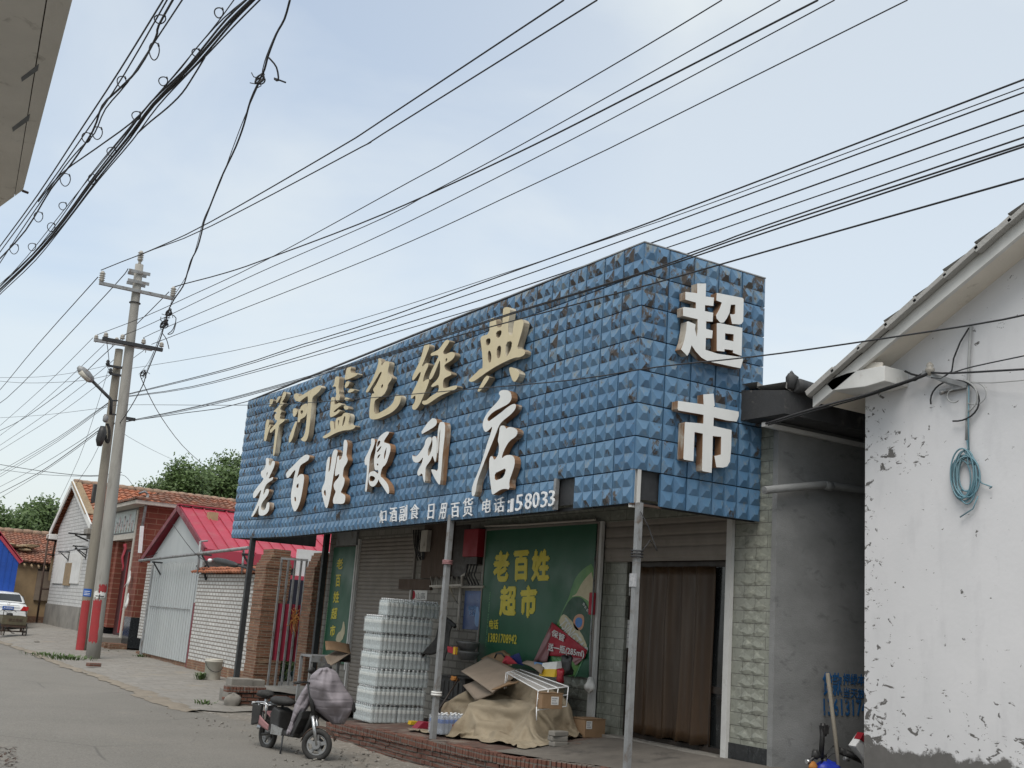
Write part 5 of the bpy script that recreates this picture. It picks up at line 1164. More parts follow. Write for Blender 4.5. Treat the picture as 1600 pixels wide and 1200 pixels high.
def top_lab(k): return '%s of seven black wires fanning from the concrete pole to the top right sky' % ord7[k]
wire([(158, 422), (190, 409), (240, 389), (330, 346), (531, 230), (600, 186), (881, 0)], YA, ('z', 11.6), .016, top_lab(0), gU)
wire([(217, 399), (240, 389.5), (330, 353), (564, 230), (600, 208), (933, 0)], YA, ('z', 11.9), .016, top_lab(1), gU)
wire([(152, 523), (225, 495), (300, 461), (420, 404), (640, 284), (720, 240), (1000, 77), (1128, 0)], YA, ('z', 9.9), .010, top_lab(2), gU)
wire([(192, 524), (240, 504), (400, 428), (600, 340), (675, 300), (789, 240), (1000, 123), (1219, 0)], YA, ('z', 9.9), .010, top_lab(3), gU)
wire([(270, 449), (290, 443), (350, 427), (415, 405), (600, 334), (806, 240), (1000, 142.5), (1278, 0)], YA, ('z', 11.0), .018, top_lab(4), gU)
wire([(226, 529), (240, 520), (400, 452), (600, 365), (850, 240), (1000, 162), (1304, 0)], YA, ('z', 9.9), .010, top_lab(5), gU)
wire([(254, 531), (265, 527), (600, 395), (808, 300), (935, 240), (1000, 208), (1418, 0)], YA, ('z', 9.9), .010, top_lab(6), gU)
gV = 'overhead wires running across the sky above the blue sign'
ord9 = ['topmost', 'second', 'third', 'fourth', 'fifth', 'sixth', 'seventh', 'eighth', 'lowest']
def mid_lab(k): return '%s of nine wires sweeping from the concrete pole past the sign corner' % ord9[k]
wire([(190, 618), (360, 575), (470, 539), (600, 497.5), (780, 432), (1000, 353), (1060, 330), (1200, 277), (1600, 124)], YB, ('z', 7.6), .012, mid_lab(0), gV)
wire([(196, 577), (330, 555), (470, 524), (600, 487.5), (800, 423), (1000, 356), (1076, 330), (1200, 284.5), (1600, 136)], YB, ('z', 7.6), .007, mid_lab(1), gV)
wire([(190, 619), (360, 577.5), (470, 543), (600, 504), (800, 437), (1000, 366), (1098, 330), (1200, 292.5), (1600, 144.5)], YB, ('z', 7.5), .010, mid_lab(2), gV)
wire([(190, 620), (300, 604), (440, 566), (600, 516), (800, 453), (917, 414), (1018, 379.5), (1158, 330), (1200, 315), (1600, 172.5)], YB, ('z', 7.4), .011, mid_lab(3), gV)
wire([(190, 621), (300, 606), (440, 570), (600, 524.5), (797, 466), (1042, 387), (1208, 330), (1600, 195.5)], YB, ('z', 7.3), .009, mid_lab(4), gV)
wire([(178, 661), (290, 645), (387, 627), (640, 541), (1073, 397), (1200, 351), (1600, 214.5)], YB, ('z', 7.0), .011, mid_lab(5), gV)
wire([(178, 662), (360, 622), (640, 541), (799, 489), (1006, 425), (1200, 356), (1600, 225)], YB, ('X', 6.15), .0075, mid_lab(6), gV)
wire([(178, 662), (360, 623.5), (640, 543), (799, 491), (1006, 427), (1203, 361), (1600, 229)], YB, ('X', 6.2), .0075, mid_lab(7), gV)
wire([(178, 663), (360, 625.5), (640, 545.5), (810, 499), (1006, 447), (1200, 392), (1600, 279)], YB, ('X', 6.25), .008, mid_lab(8), gV)
wire([(170, 636), (200, 632.5), (387, 633), (500, 628), (700, 611), (900, 593), (1030, 573), (1220, 552), (1517, 508), (1610, 490)], YB, ('X', 6.0), .0065, 'thin wire running low across the sign and past the white gable', None)
gW = 'overhead wires leaving the poles to the left edge'
def left(k, n): return 'wire descending leftward from the poles, number %s down at the left edge' % n
ws = [([(153, 433), (60, 537), (8, 600), (-8, 617)], YA, .016, 'first'), ([(200, 420), (178, 447), (34, 600), (-8, 635)], YA, .016, 'second'),
      ([(145, 528), (73, 600), (0, 665)], YB, .010, 'third'), ([(264, 456), (215, 505), (158, 558), (112, 600), (40, 652), (-5, 675)], YA, .015, 'fourth'),
      ([(163, 538), (98, 600), (40, 650), (-5, 684)], YB, .010, 'fifth'), ([(180, 560), (157, 580), (70, 648), (-5, 699)], YB, .010, 'sixth'),
      ([(228, 545), (171, 587), (100, 641), (-5, 707)], YB, .010, 'seventh'), ([(172, 627), (90, 684), (-5, 739)], YB, .011, 'eighth'),
      ([(172, 628), (90, 687), (-5, 744)], YB, .010, 'ninth'), ([(172, 630), (90, 690), (-5, 748)], YB, .010, 'tenth'),
      ([(154, 668), (125, 689), (60, 729), (-5, 763)], YB, .010, 'eleventh'), ([(160, 668), (110, 705), (60, 739), (-5, 773)], YB, .016, 'twelfth'), ([(161, 670), (110, 708), (60, 742), (-5, 781)], YB, .010, 'thirteenth')]
for k, (p, d, r, n) in enumerate(ws): wire(p, d, 62., r, left(k, n), gW)
gX_ = 'slack service wires around the poles'
wire([(168, 571), (117, 582), (60, 589), (-5, 590)], YB, 46., .007, 'slack faint wire from the pole arm to the left edge, upper of two', gX_)
wire([(171, 586), (128, 594.7), (73, 598), (30, 598), (-5, 595)], YB, 46., .008, 'slack wire below the pole arm to the left edge, lower of two', gX_)
wire([(170, 636), (73, 648), (-5, 653)], YB, 50., .007, 'nearly level faint wire from pole to left edge below the lamp', gX_)
wire([(190, 738), (161, 742), (128, 743), (64, 736), (-5, 725)], YB, 44., .012, 'sagging level wire just above the white house roof, upper of two', gX_)
wire([(190, 742), (161, 744), (120, 744), (60, 741), (-5, 733)], YB, 44., .008, 'sagging level wire just above the white house roof, lower of two', gX_)
wire([(171, 572), (150, 640), (124, 715), (84, 800)], YB, ('Y', 56.), .008, 'steep thin wire from the pole arm down to the white house', gX_)
wire([(154, 698), (140, 725), (118, 758)], YB, ('Y', 53.6), .008, 'short steep wire from the black closure down to the house ridge', gX_)
wire([(219, 587), (230, 612), (252, 652), (285, 696), (325, 732), (350, 748)], YA, 74., .014, 'dark cable sagging from the pole to the trees behind the roofs', gX_)
wire([(180, 668), (200, 682), (240, 704), (290, 727)], YB, 74., .007, 'faint straight wire from the pole to the trees', gX_)
wire([(190, 742), (200, 748), (222, 780)], YB, ('Y', 40.3), .008, 'thin wire dropping from the pole to the gatehouse roof', gX_)
wire([(165, 522), (170, 560), (168, 575)], YA, YB, .012, 'short jumper wire hanging between crossarm and side arm', gX_)
wire([(247, 534), (232, 566), (217, 585)], YB, YA, .008, 'thin wire from the crossarm down to a small hook on the pole', gX_)
wire([(1452, 582), (1436, 589), (1400, 601), (1352, 617), (1280, 636), (1196, 662)], ('X', 9.47), ('Y', 9.0), .013, 'black cable from the gable bracket down to the shop eave, upper of two', None)
wire([(1448, 586), (1436, 591), (1400, 604), (1352, 620), (1280, 640), (1200, 664)], ('X', 9.47), ('Y', 9.0), .009, 'black cable from the gable bracket down to the shop eave, lower of two', None)
wire([(1455, 582), (1490, 583), (1600, 577)], ('X', 9.47), ('X', 9.3), .011, 'dark cable level with the gable bracket running off to the right', None)
wire([(1487, 583), (1520, 573), (1600, 556)], ('X', 9.47), ('X', 9.3), .007, 'thin cable rising from the gable bracket off to the right', None)
wire([(1515, 597), (1550, 598), (1600, 594)], ('X', 9.56), ('X', 9.5), .006, 'faint grey wire from the loops level off to the right', None, 'cable_grey')
wire([(1360, 612), (1320, 618), (1190, 632)], ('Y', 14.), ('Y', 20.), .008, 'faint wire passing low over the shop roof behind the eave', None)
wire([(225, 872), (248, 862), (268, 823), (272, 818)], ('X', 9.3), ('Y', 38.), .012, 'black wire bracketed along the gatehouse wall to the tin gable', None)
wire([(270, 819), (285, 840), (305, 865), (322, 877)], ('X', 9.3), ('X', 9.2), .010, 'thin wire hanging across the white tin gable', None)
# spun drop cable from the pole up over the camera
gT = 'twisted drop cables'
tw = [(453, 0), (443, 30), (433, 53), (420, 87), (412, 108), (407, 123), (393, 157), (380, 195), (367.5, 230), (350, 272), (336, 302), (322, 335), (320, 347), (317, 358), (307, 387), (299, 407), (294, 427), (285, 447), (272, 467), (264, 487), (257, 505), (250, 527), (240, 560), (229, 585), (221, 603), (205, 636), (188, 662)]
wire([(x+1.6*math.sin(i*1.9), y) for i, (x, y) in enumerate(tw)], ('z', 8.5), YA, .014, 'thick twisted drop cable hanging from the top edge down to the pole', gT)
wire([(x-1.2+2.2*math.sin(i*1.3+1), y) for i, (x, y) in enumerate(tw[:-3])], ('z', 8.5), YA, .007, 'thin strand spiralling beside the thick twisted drop cable', gT)
def knot(c, d, rad, k, lab, seed):
    rr = random.Random(seed); m = MB(); p = []
    for i in range(k*16): t = i/16*2*math.pi; p.append(PD(c[0]+rad*(1+.25*math.sin(i*.37))*math.cos(t+i*.03), c[1]+rad*(1.1+.2*math.cos(i*.23))*math.sin(t), d+.05*math.sin(i*.5)))
    m.tube(p, rad*d/FPX*.17, 5)
    for i in range(3): a = rr.uniform(0, 6.28); m.tube([PD(*c, d), PD(c[0]+rad*1.6*math.cos(a), c[1]+rad*1.6*math.sin(a), d), PD(c[0]+rad*2.6*math.cos(a+.4), c[1]+rad*2.2*math.sin(a+.4), d)], rad*d/FPX*.12, 5)
    tag(m.build('cable_knot', 'wire_black', loc=tuple(PD(*c, d))), lab, 'cable knot')
dk = lambda i: depth_of(PD(0, 0, 1)) and 1/((1-i)/depth_of(P(453, 0, 2, 8.5))+i/depth_of(P(188, 662, 1, PY_)))
knot((407, 123), dk(.17), 7, 3, 'tangled knot of wire on the twisted drop cable near the top edge', 3)
wire([(420, 90), (432, 105), (435, 126), (428, 122), (447, 129)], dk(.15), dk(.16), .012, 'stub of cut cable looping from the highest knot', gT)
knot((264, 488), dk(.72), 4.5, 3, 'small knot of wire beside the right insulator of the pole, upper one', 4)
knot((257, 506), dk(.76), 5.5, 4, 'larger knot of wire beside the right insulator of the pole, lower one', 5)
knot((224, 583), dk(.9), 4, 3, 'black splice knot touching the pole below its crossarms', 8)
wire([(265, 490), (275, 497), (270, 515), (262, 522), (270, 520), (275, 505)], dk(.72), dk(.75), .010, 'loose wire end dangling beside the two knots', gT)
wire([(253, 520), (260, 530), (264, 545)], dk(.78), dk(.8), .010, 'short wire tail under the lower knot', gT)
# cable bundles overhead at the left
gB = 'telephone cable bundles overhead at the top left'
Z6_ = ('z', 6.2)
def bun(k, w): return '%s cable of the %s bundle crossing the top left sky' % (k, w)
for pts, r, lab in (
 ([(258, -5), (187, 110), (130, 197), (60, 303), (-6, 393)], .008, bun('leftmost straight', 'left')),
 ([(264, -5), (195, 115), (140, 198), (65, 305), (-6, 402)], .007, bun('second straight', 'left')),
 ([(273, -5), (248, 40), (243, 60), (216, 108), (185, 140), (160, 165), (145, 205), (110, 258), (80, 295), (40, 360), (-6, 410)], .010, bun('wavy dark', 'left')),
 ([(288, -5), (240, 68), (200, 128), (165, 170), (148, 208), (125, 232), (100, 262), (66, 312), (30, 365), (-6, 420)], .007, bun('looser outer', 'left')),
 ([(236, 160), (205, 192), (150, 232), (95, 272), (60, 315)], .008, 'single cable crossing from the right bundle to the left bundle')):
    wire(pts, Z6_, Z6_, r, lab, gB)
bb = [(398, -5), (360, 32), (320, 78), (290, 112), (240, 162), (200, 215), (150, 277), (100, 345), (52, 402), (0, 452), (-6, 460)]
for k, (dx, dy, r, nm) in enumerate(((-14, -4, .006, 'leftmost'), (-7, -2, .009, 'second'), (0, 0, .013, 'thickest'), (6, 2, .009, 'fourth'), (11, 4, .007, 'rightmost'))):
    wire([(x+dx*(.25+.75*abs(math.sin(i*.8+k)))*max(.35, 1-i*.07), y+dy) for i, (x, y) in enumerate(bb)], Z6_, Z6_, r, bun(nm, 'right'), gB)
wire([(369, -5), (340, 35), (305, 78), (270, 120), (240, 155), (195, 210), (148, 268), (100, 328), (43, 400), (0, 447)], Z6_, Z6_, .005, 'thin messenger wire left of the right cable bundle', gB)
wire([(320, 90), (303, 118), (285, 145), (262, 168), (235, 190), (215, 208)], Z6_, Z6_, .008, 'cable bowing out on the right side of the right bundle', gB)
loops = [(342, 20, 7, 8, 'beside the right bundle at the top edge'), (255, 127, 7, 7, 'on the messenger wire, third from the top'), (213, 181, 7, 7, 'where a cable leaves the right bundle'), (174, 237, 7, 7, 'half way down the right bundle'), (144, 280, 6, 8, 'below the middle of the right bundle'),
         (98, 322, 6, 6, 'low on the right bundle'), (50, 386, 6, 6, 'lowest beside the right bundle'), (241, 80, 8, 14, 'large, on the left bundle near the top'), (250, 30, 9, 7, 'topmost on the left bundle'), (152, 208, 8, 10, 'half way down the left bundle'), (190, 128, 7, 9, 'between the two upper loops of the left bundle'),
         (135, 215, 7, 8, 'paired with another half way down the left bundle'), (102, 281, 8, 10, 'below the middle of the left bundle'), (60, 339, 7, 8, 'low on the left bundle'), (22, 389, 7, 8, 'lowest on the left bundle'), (306, 82, 6, 6, 'second on the messenger wire'), (80, 355, 6, 7, 'faint, near the low end of the right bundle')]
for x, y, a, b, lab in loops:
    d = depth_of(P(x, y, 2, 6.2)); m = MB(); pts = [PD(x+a*math.cos(t)*(1-.15*math.sin(t)), y+b*math.sin(t), d+.03*math.sin(t*.5)) for t in [k*.36-.9 for k in range(18)]]
    m.tube(pts, .0055, 5); m.tube([pts[0]+Vector((0, 0, .01)), pts[1]], .009, 5)
    tag(m.build('cable_ring', 'wire_black', loc=tuple(pts[0])), 'wire hanger ring '+lab, 'cable ring', 'wire hanger rings on the cable bundles')

# ==================================================================== trees
def tree(base, top, crown, lab, seed, leaf=.34, n=5200, mat='leaf_green', group='trees behind the roofs'):
    """crown = list of (centre, radii) clumps; leaves gather in sprays spread through each clump's shell"""
    rr = random.Random(seed); rs = np.random.RandomState(seed)
    t = thing('tree', lab, 'tree', base, group); b = Vector(base)
    m = MB(); ht = Vector(top); mid = b+(ht-b)*.55
    m.tube([b, b+(mid-b)*.5+Vector((.1, 0, 0)), mid, ht], [.22, .18, .12, .03], 8)
    for c, r in crown:
        c = Vector(c); s0 = b+(ht-b)*rr.uniform(.35, .6); m.tube([s0, s0.lerp(c, .55)+Vector((0, 0, .2)), c], [.10, .06, .02], 6)
        for q in range(3): e = c+Vector((rr.uniform(-1, 1)*r[0], rr.uniform(-1, 1)*r[1], rr.uniform(0, 1)*r[2]))*.8; m.tube([s0.lerp(c, .7), c.lerp(e, .5), e], [.05, .03, .01], 5)
    m.build('trunk', 'bark', t)
    m = MB(); tn = []
    vol = [r[0]*r[2] for c, r in crown]; tot = sum(vol)
    for (c, r), vv in zip(crown, vol):
        sprays = max(6, int(n*vv/tot/26))
        for s in range(sprays):
            d = Vector(rs.normal(size=3)).normalized(); k = .55+.5*rs.rand()**.6
            sc = Vector((c[0]+d.x*r[0]*k, c[1]+d.y*r[1]*k, c[2]+d.z*r[2]*k)); tone = rs.rand()*.75
            for l in range(26):
                p = sc+Vector(rs.normal(size=3))*leaf*1.15; ax = Vector(rs.normal(size=3)).normalized(); bx_ = ax.orthogonal().normalized()*leaf*.27; ax *= leaf*(.5+.4*rs.rand())
                m.add([p-ax*.5, p+bx_, p+ax*.7, p-bx_], [(0, 1, 2, 3)]); tn.append(min(1, tone+rs.rand()*.3))
    m.attr['tone'] = tn; m.build('crown', mat, t)
def TP(x, y, Y): return P(x, y, 1, Y)
def clumps(Y, pts): return [(tuple(TP(x, y, Y+dy)), (r*Y/FPX*1.0, r*Y/FPX*.9, r*Y/FPX*rz_)) for x, y, r, rz_, dy in pts]
g0 = lambda p: (p.x, p.y, -.3)
tree(g0(TP(345, 900, 78)), tuple(TP(350, 735, 78)), clumps(78, [(372, 742, 24, 1.0, 0), (345, 752, 24, .9, -1), (350, 728, 14, .8, 1), (330, 775, 24, .9, 0), (372, 775, 28, .9, 1), (395, 760, 26, 1, 0), (400, 735, 20, 1, 1)]), 'tall full green tree behind the pink roof touching the sign edge', 3, .33, 9000)
tree(g0(TP(285, 900, 74)), tuple(TP(287, 735, 74)), clumps(74, [(287, 738, 17, .9, 0), (276, 752, 18, .9, 1), (302, 752, 18, .9, -1), (292, 772, 26, .8, 0), (270, 778, 20, .7, 1), (318, 745, 11, .9, 0)]), 'mid height green tree with airy crown behind the gatehouse roof', 4, .30, 6000)
tree(g0(TP(245, 900, 80)), tuple(TP(245, 760, 80)), clumps(80, [(245, 768, 16, .6, 0), (225, 770, 10, .5, 0), (262, 765, 12, .7, 1)]), 'low paler tree just above the gatehouse roof tiles', 5, .28, 2200, 'leaf_pale')
tree(g0(TP(70, 930, 95)), tuple(TP(72, 800, 95)), clumps(95, [(72, 797, 13, 1.0, 0), (60, 812, 20, .8, 0), (85, 816, 18, .8, 1), (48, 806, 13, .7, -1), (75, 835, 26, .6, 0)]), 'rounded green tree behind the clay house, close to the white gable', 6, .36, 5600)
tree(g0(TP(15, 930, 92)), tuple(TP(15, 810, 92)), clumps(92, [(15, 822, 20, .7, 0), (35, 820, 15, .8, 0), (-8, 818, 20, .8, 0), (10, 838, 24, .5, 1)]), 'low green tree behind the clay house at the left edge', 7, .36, 4600)
# ==================================================================== canopy posts
def post(x, y, z0, z1, w, mat, lab, lean=(0, 0), extra=None):
    t = thing('canopy_post', lab, 'post', (x, y, z0), 'posts holding up the sign canopy')
    m = MB(); m.beam((x, y, z0), (x+lean[0], y+lean[1], z1), w, w, up=(1, 0, 0)); m.build('shaft', mat, t, bevel=.004)
    m = MB(); m.bx(x-w*.75, x+w*.75, y-w*.75, y+w*.75, z0-.01, z0+.012); m.build('base_plate', 'rusty_iron', t)
    return t
pr = post(7.42, 9.47, -.33, 3.0, .064, 'galvanised', 'grey steel post before the doorway, under the corner of the sign')
m = MB()
for k in range(3): m.torus((7.42, 9.47, 2.42+k*.03), .062, .009, 14, 5, 'z')
m.tube([(7.42, 9.41, 2.45), (7.5, 9.36, 2.6), (7.62, 9.38, 2.5), (7.5, 9.4, 2.75), (7.4, 9.42, 2.9)], .006, 5); m.build('wire_lashing', 'wire_black', pr)
m = MB(); m.bx(7.38, 7.384, 9.41, 9.53, 2.1, 2.24); m.build('torn_sticker', 'paper_print', pr)
pm = post(7.42, 13.7, .03, 3.06, .072, 'galvanised', 'grey steel post between the water stack and the junk heap')
m = MB()
for k in range(3): m.torus((7.42, 13.7, 2.38+k*.02), .065, .011, 14, 5, 'z')
m.build('pink_tie', 'pink_plastic', pm)
m = MB(); m.torus((7.42, 13.7, .62), .063, .016, 14, 5, 'z'); m.torus((7.42, 13.7, .65), .063, .014, 14, 5, 'z'); m.build('white_tape', 'paper_white', pm)
post(7.44, 22.1, .2, 3.02, .10, 'dark_steel', 'dark steel post standing on a concrete block at the sign end')
post(9.14, 22.36, -.2, 3.25, .11, 'dark_steel', 'dark steel post against the wall left of the narrow green banner')
m = MB(); m.tube([(7.42, 13.68, 2.36), (7.9, 14.5, 2.12), (8.5, 15.4, 1.98), (9.25, 16.6, 1.9)], .008, 5); tag(m.build('clothes_line', 'bucket_white', loc=(7.42, 13.7, 2.36)), 'pale cord tied from the middle grey post to the shop wall', 'cord')

# ==================================================================== banners and posters on the shop wall
gp = thing('green_poster', 'large green advertisement board with yellow characters and a slanting bottle', 'advertisement', (WX, 14.4, 1))
pTL, pTR, pBL, pBR = P(757, 826, 0, WX-.05), P(936, 822, 0, WX-.05), P(751, 1021, 0, WX-.05), P(921, 1064, 0, WX-.05)
y1_, y0_, z0_, z1_ = (pTL.y+pBL.y)/2, (pTR.y+pBR.y)/2, .98, 3.1
XB = WX-.05
m = MB(); m.bx(XB, WX-.005, y0_, y1_, z0_, z1_); m.build('board', 'poster_green', gp)
m = MB(); m.bx(XB-.01, XB+.02, y0_-.03, y0_, z0_-.02, z1_+.02); m.bx(XB-.01, XB+.02, y1_, y1_+.03, z0_-.02, z1_+.02); m.bx(XB-.01, XB+.02, y0_, y1_, z1_, z1_+.03); m.build('board_frame', 'shutter_taupe', gp)
def gtxt(nm, items, mat, dep=.004, par=gp, X=XB):
    m = MB()
    for body, bx_, bold in items: text_px(m, body, bx_, 0, X-.001, dep, bold)
    return m.build(nm, mat, par)
gtxt('yellow_characters', [('老', [(772, 861), (797, 860), (770, 909)], .05), ('百', [(803, 861), (827, 859), (802, 909)], .05), ('姓', [(832, 859), (860, 857), (830, 909)], .045)], 'ink_yellow')
gtxt('yellow_characters', [('超', [(782, 915), (808, 914), (780, 963)], .04), ('市', [(814, 915), (840, 913), (812, 966)], .05)], 'ink_yellow')
gtxt('phone_number', [('电话', [(765, 968), (779, 968), (764.5, 983)], .02), ('13831708942', [(764, 989), (808, 992), (763, 1003)], .02)], 'ink_yellow')
m = MB()
for k in range(34):
    y = 926+k*2.6; a = P(766-(y-926)*.085, y, 0, XB-.002); 
    if k % 7 != 5: m.bx(a.x-.001, a.x+.001, a.y-.012, a.y+.012, a.z-.006-.006*random.random(), a.z+.006)
m.build('fine_print', 'ink_pale_green', gp)
# the slanting bottle printed on the board
def flat(nm, polys, mat, off, par=gp, smooth=1, X=XB):
    m = MB(); pts = []
    for p in polys:
        q = []
        for x, y in p: w = P(740+x/4.614, 820+y/4.614, 0, X-off); q.append((-w.y, w.z))
        pts.append(q)
    outline(m, pts, lambda u, v, w: (X-off-w, -u, v), .002, smooth, 0, 0); return m.build(nm, mat, par)
bt = flat('bottle_print', [[(866,272),(800,310),(740,370),(705,460),(690,520),(640,620),(610,700),(560,800),(545,930),(600,1050),(640,1060),(720,1105),(760,1020),(800,930),(850,800),(862,640),(866,450)]], 'bottle_glass', .001)
flat('neck_label', [[(862,330),(820,370),(780,420),(755,470),(740,500),(700,520),(760,510),(800,530),(840,560),(862,590)]], 'label_cream', .0035, bt)
flat('body_label', [[(700,530),(750,515),(800,540),(845,640),(845,800),(820,900),(720,780),(620,690),(650,610)]], 'label_dark_green', .0035, bt)
flat('label_band', [[(640,640),(680,660),(780,780),(825,890),(815,940),(770,910),(680,790),(610,710)]], 'label_cream', .006, bt)
flat('emblem_ring', [[(755,640),(795,650),(800,700),(785,755),(745,765),(718,730),(720,670)]], 'emblem_ring', .006, bt, 2)
flat('emblem', [[(755,665),(782,675),(785,710),(770,740),(748,742),(732,715),(735,680)]], 'emblem_blue', .0085, bt, 2)
m = MB(); T = lambda x, y: P(740+x/4.614, 820+y/4.614, 0, XB-.009)
text_quad(m, 'TSINGTAO', T(668, 665), T(838, 905), T(612, 715), (-1, 0, 0), .003, .03); m.build('label_lettering', 'ink_white', bt)
m = MB()
for k in range(4): text_quad(m, 'BEER'[k], T(795+k*13, 560+k*22), T(806+k*13, 572+k*22), T(788+k*13, 575+k*22), (-1, 0, 0), .003, .01)
m.build('neck_lettering', 'ink_white', bt)
flat('light_streak', [[(560,950),(580,950),(700,1090),(690,1095)], [(600,960),(612,955),(715,1075),(712,1090)], [(800,930),(806,940),(735,1100),(726,1102)]], 'ink_pale_green', .0035, bt, 0)
# red promotional cloth hung over the lower right of the board
rc_ = thing('red_banner', 'torn red promotional cloth with white writing over the green board', 'banner', tuple(P(885, 1000, 0, XB-.05)))
def cloth_px(nm, pts, mat, off, wav, seed):
    m = MB(); q = [(740+x/4.614, 820+y/4.614) for x, y in pts]; (a, b, c, d) = q
    m.grid(lambda u, v: P(a[0]*(1-u)*(1-v)+b[0]*u*(1-v)+c[0]*u*v+d[0]*(1-u)*v, a[1]*(1-u)*(1-v)+b[1]*u*(1-v)+c[1]*u*v+d[1]*(1-u)*v, 0, XB-off-wav*(.5+.5*math.sin(u*9+v*5+seed))), 18, 12); return m.build(nm, mat, rc_, solid=.003)
cloth_px('cloth_sheet', [(565, 700), (818, 905), (800, 962), (520, 942)], 'cloth_red', .02, .022, 0)
cloth_px('cloth_corner', [(700, 955), (800, 958), (735, 1015), (715, 985)], 'pink_plastic', .02, .012, 1)
cloth_px('cloth_tail', [(562, 705), (560, 820), (530, 990), (430, 985)], 'pink_plastic', .02, .03, 2)
m = MB(); T2 = lambda x, y: P(740+x/4.614, 820+y/4.614, 0, XB-.046)
text_quad(m, '保管', T2(570, 750), T2(662, 795), T2(560, 800), (-1, 0, 0), .003, .015); text_quad(m, '送一瓶(285ml)', T2(540, 850), T2(800, 900), T2(535, 915), (-1, 0, 0), .003, .02); m.build('white_writing', 'paper_white', rc_)
# narrow banner
nb = thing('green_banner', 'narrow upright green banner with five yellow characters beside the left shutter', 'banner', (WX, 22.2, 1))
XN = WX-.05; a, b = P(516, 857, 0, XN), P(546, 1000, 0, XN); yb0, yb1 = yS1+.09, P(512, 950, 0, XN).y
zb1, zb0 = P(530, 855, 0, XN).z, P(520, 1035, 0, XN).z
m = MB(); m.bx(XN, WX-.005, yb0, yb1, zb0, zb1); m.build('panel', 'poster_green', nb)
m = MB(); m.bx(XN-.012, WX-.002, yb0-.05, yb0, zb0-.1, zb1+.02); m.build('edge_strip', 'trim_white', nb)
m = MB(); m.bx(XN, WX-.004, yb0+.05, yb1-.1, zb1+.03, zb1+.45); m.build('grey_box', 'galvanised', nb)
gtxt('yellow_characters', [('老', [(527, 873), (536.5, 872), (526, 890)], .03), ('百', [(525.5, 898), (533, 897.5), (524, 917)], .03), ('姓', [(522, 924), (531, 923.5), (520.5, 942)], .025), ('超', [(519, 950), (528, 949), (517, 968)], .025), ('市', [(517, 977), (525, 976), (515, 995)], .03)], 'ink_yellow', .004, nb, XN)
m = MB()
for k in range(26): w = P(513.5-k*.42, 938+k*3.6, 0, XN-.002); m.bx(w.x-.001, w.x+.001, w.y-.02, w.y+.02, w.z-.012, w.z+.012)
m.build('fine_print', 'ink_pale_green', nb)
def px_poly(nm, pts, mat, X, par, sm=1):
    m = MB(); q = [(-P(x, y, 0, X).y, P(x, y, 0, X).z) for x, y in pts]; outline(m, [q], lambda u, v, w: (X-w, -u, v), .003, sm, 0, 0); return m.build(nm, mat, par)
px_poly('bottle_print', [(537, 967), (534, 985), (527, 990), (524, 1003), (534, 1003), (540, 985)], 'label_cream', XN-.002, nb)
# blue poster, small picture, meters and pipes
def wallbox(nm, px0, px1, d, mat, lab, cat, bevel=.006, X=WX, off=0.):
    a, b = P(*px0, 0, X-off), P(*px1, 0, X-off); m = MB(); m.bx(X-off-d, X-off, min(a.y, b.y), max(a.y, b.y), min(a.z, b.z), max(a.z, b.z)); return tag(m.build(nm, mat, loc=(X, (a.y+b.y)/2, min(a.z, b.z)), bevel=bevel), lab, cat)
bp = wallbox('blue_poster', (728, 923), (753, 985), .012, 'poster_blue', 'dark blue drinks poster with white writing left of the green board', 'poster', .002)
m = MB(); XQ = WX-.013
text_px(m, '蓝色经典', [(732, 946), (744, 946), (732, 954)], 0, XQ, .002, .01); text_px(m, '天之蓝', [(733, 955), (742, 955), (733, 962)], 0, XQ, .002, .01); text_px(m, '洋河', [(734, 928), (739, 928), (734, 930)], 0, XQ, .002); m.build('white_lettering', 'poster_light_blue', bp)
px_poly('bottle_print', [(744, 948), (748, 948), (748, 955), (750.5, 960), (750, 979), (742, 979), (742, 961), (744, 956)], 'poster_light_blue', XQ-.001, bp)
sp_ = wallbox('picture_card', (641, 922), (667, 938), .01, 'paper_white', 'small white card with red flower and writing above the water stack', 'card', .001)
px_poly('red_flower', [(643, 926), (646, 921.5), (649, 926), (649, 934), (645, 937), (642, 933)], 'cloth_red', WX-.011, sp_, 2)
m = MB(); text_px(m, '山高', [(651, 926), (664, 926), (651, 936)], 0, WX-.011, .002, .0); m.build('ink_writing', 'black_plastic', sp_)
wallbox('wooden_board', (668, 815), (705, 904), .05, 'wood_board', 'faded brown board on the wall above the water stack', 'board')
wallbox('opening_shade_panel', (708, 822), (729, 905), .02, 'dark_brown', 'tall flat panel painted as the dark of an opening behind the middle post', 'panel')  # flat slab, the shade of an opening put into its colour
wallbox('lintel_plank', (628, 905), (676, 922), .06, 'wood_board', 'short dark plank on the wall right of the shutter', 'plank')
rb = thing('red_box', 'red metal box hanging on the wall left of the green board', 'box', tuple(P(741, 850, 0, WX-.1)))
a, b = P(732, 828, 0, WX-.08), P(751, 870, 0, WX-.08); m = MB(); m.bx(WX-.16, WX-.01, b.y, a.y, b.z, a.z); m.build('case', 'fire_red', rb, bevel=.01)
m = MB(); m.bx(WX-.12, WX-.02, b.y+.05, a.y-.05, b.z-.12, b.z-.002); m.build('terminal_block', 'dark_brown', rb)
m = MB()
for k in range(4): y = b.y+.08+.1*k; m.tube([(WX-.08, y, b.z-.1), (WX-.1, y+.05, b.z-.3), (WX-.06, y-.05, b.z-.45), (WX-.03, y+.12, b.z-.5)], .012, 5)
m.build('flex_wires', 'wire_black', rb)
em = thing('electric_meter', 'pale meter box with trailing black wires under the sign', 'meter', tuple(P(668, 840, 0, WX-.1)))
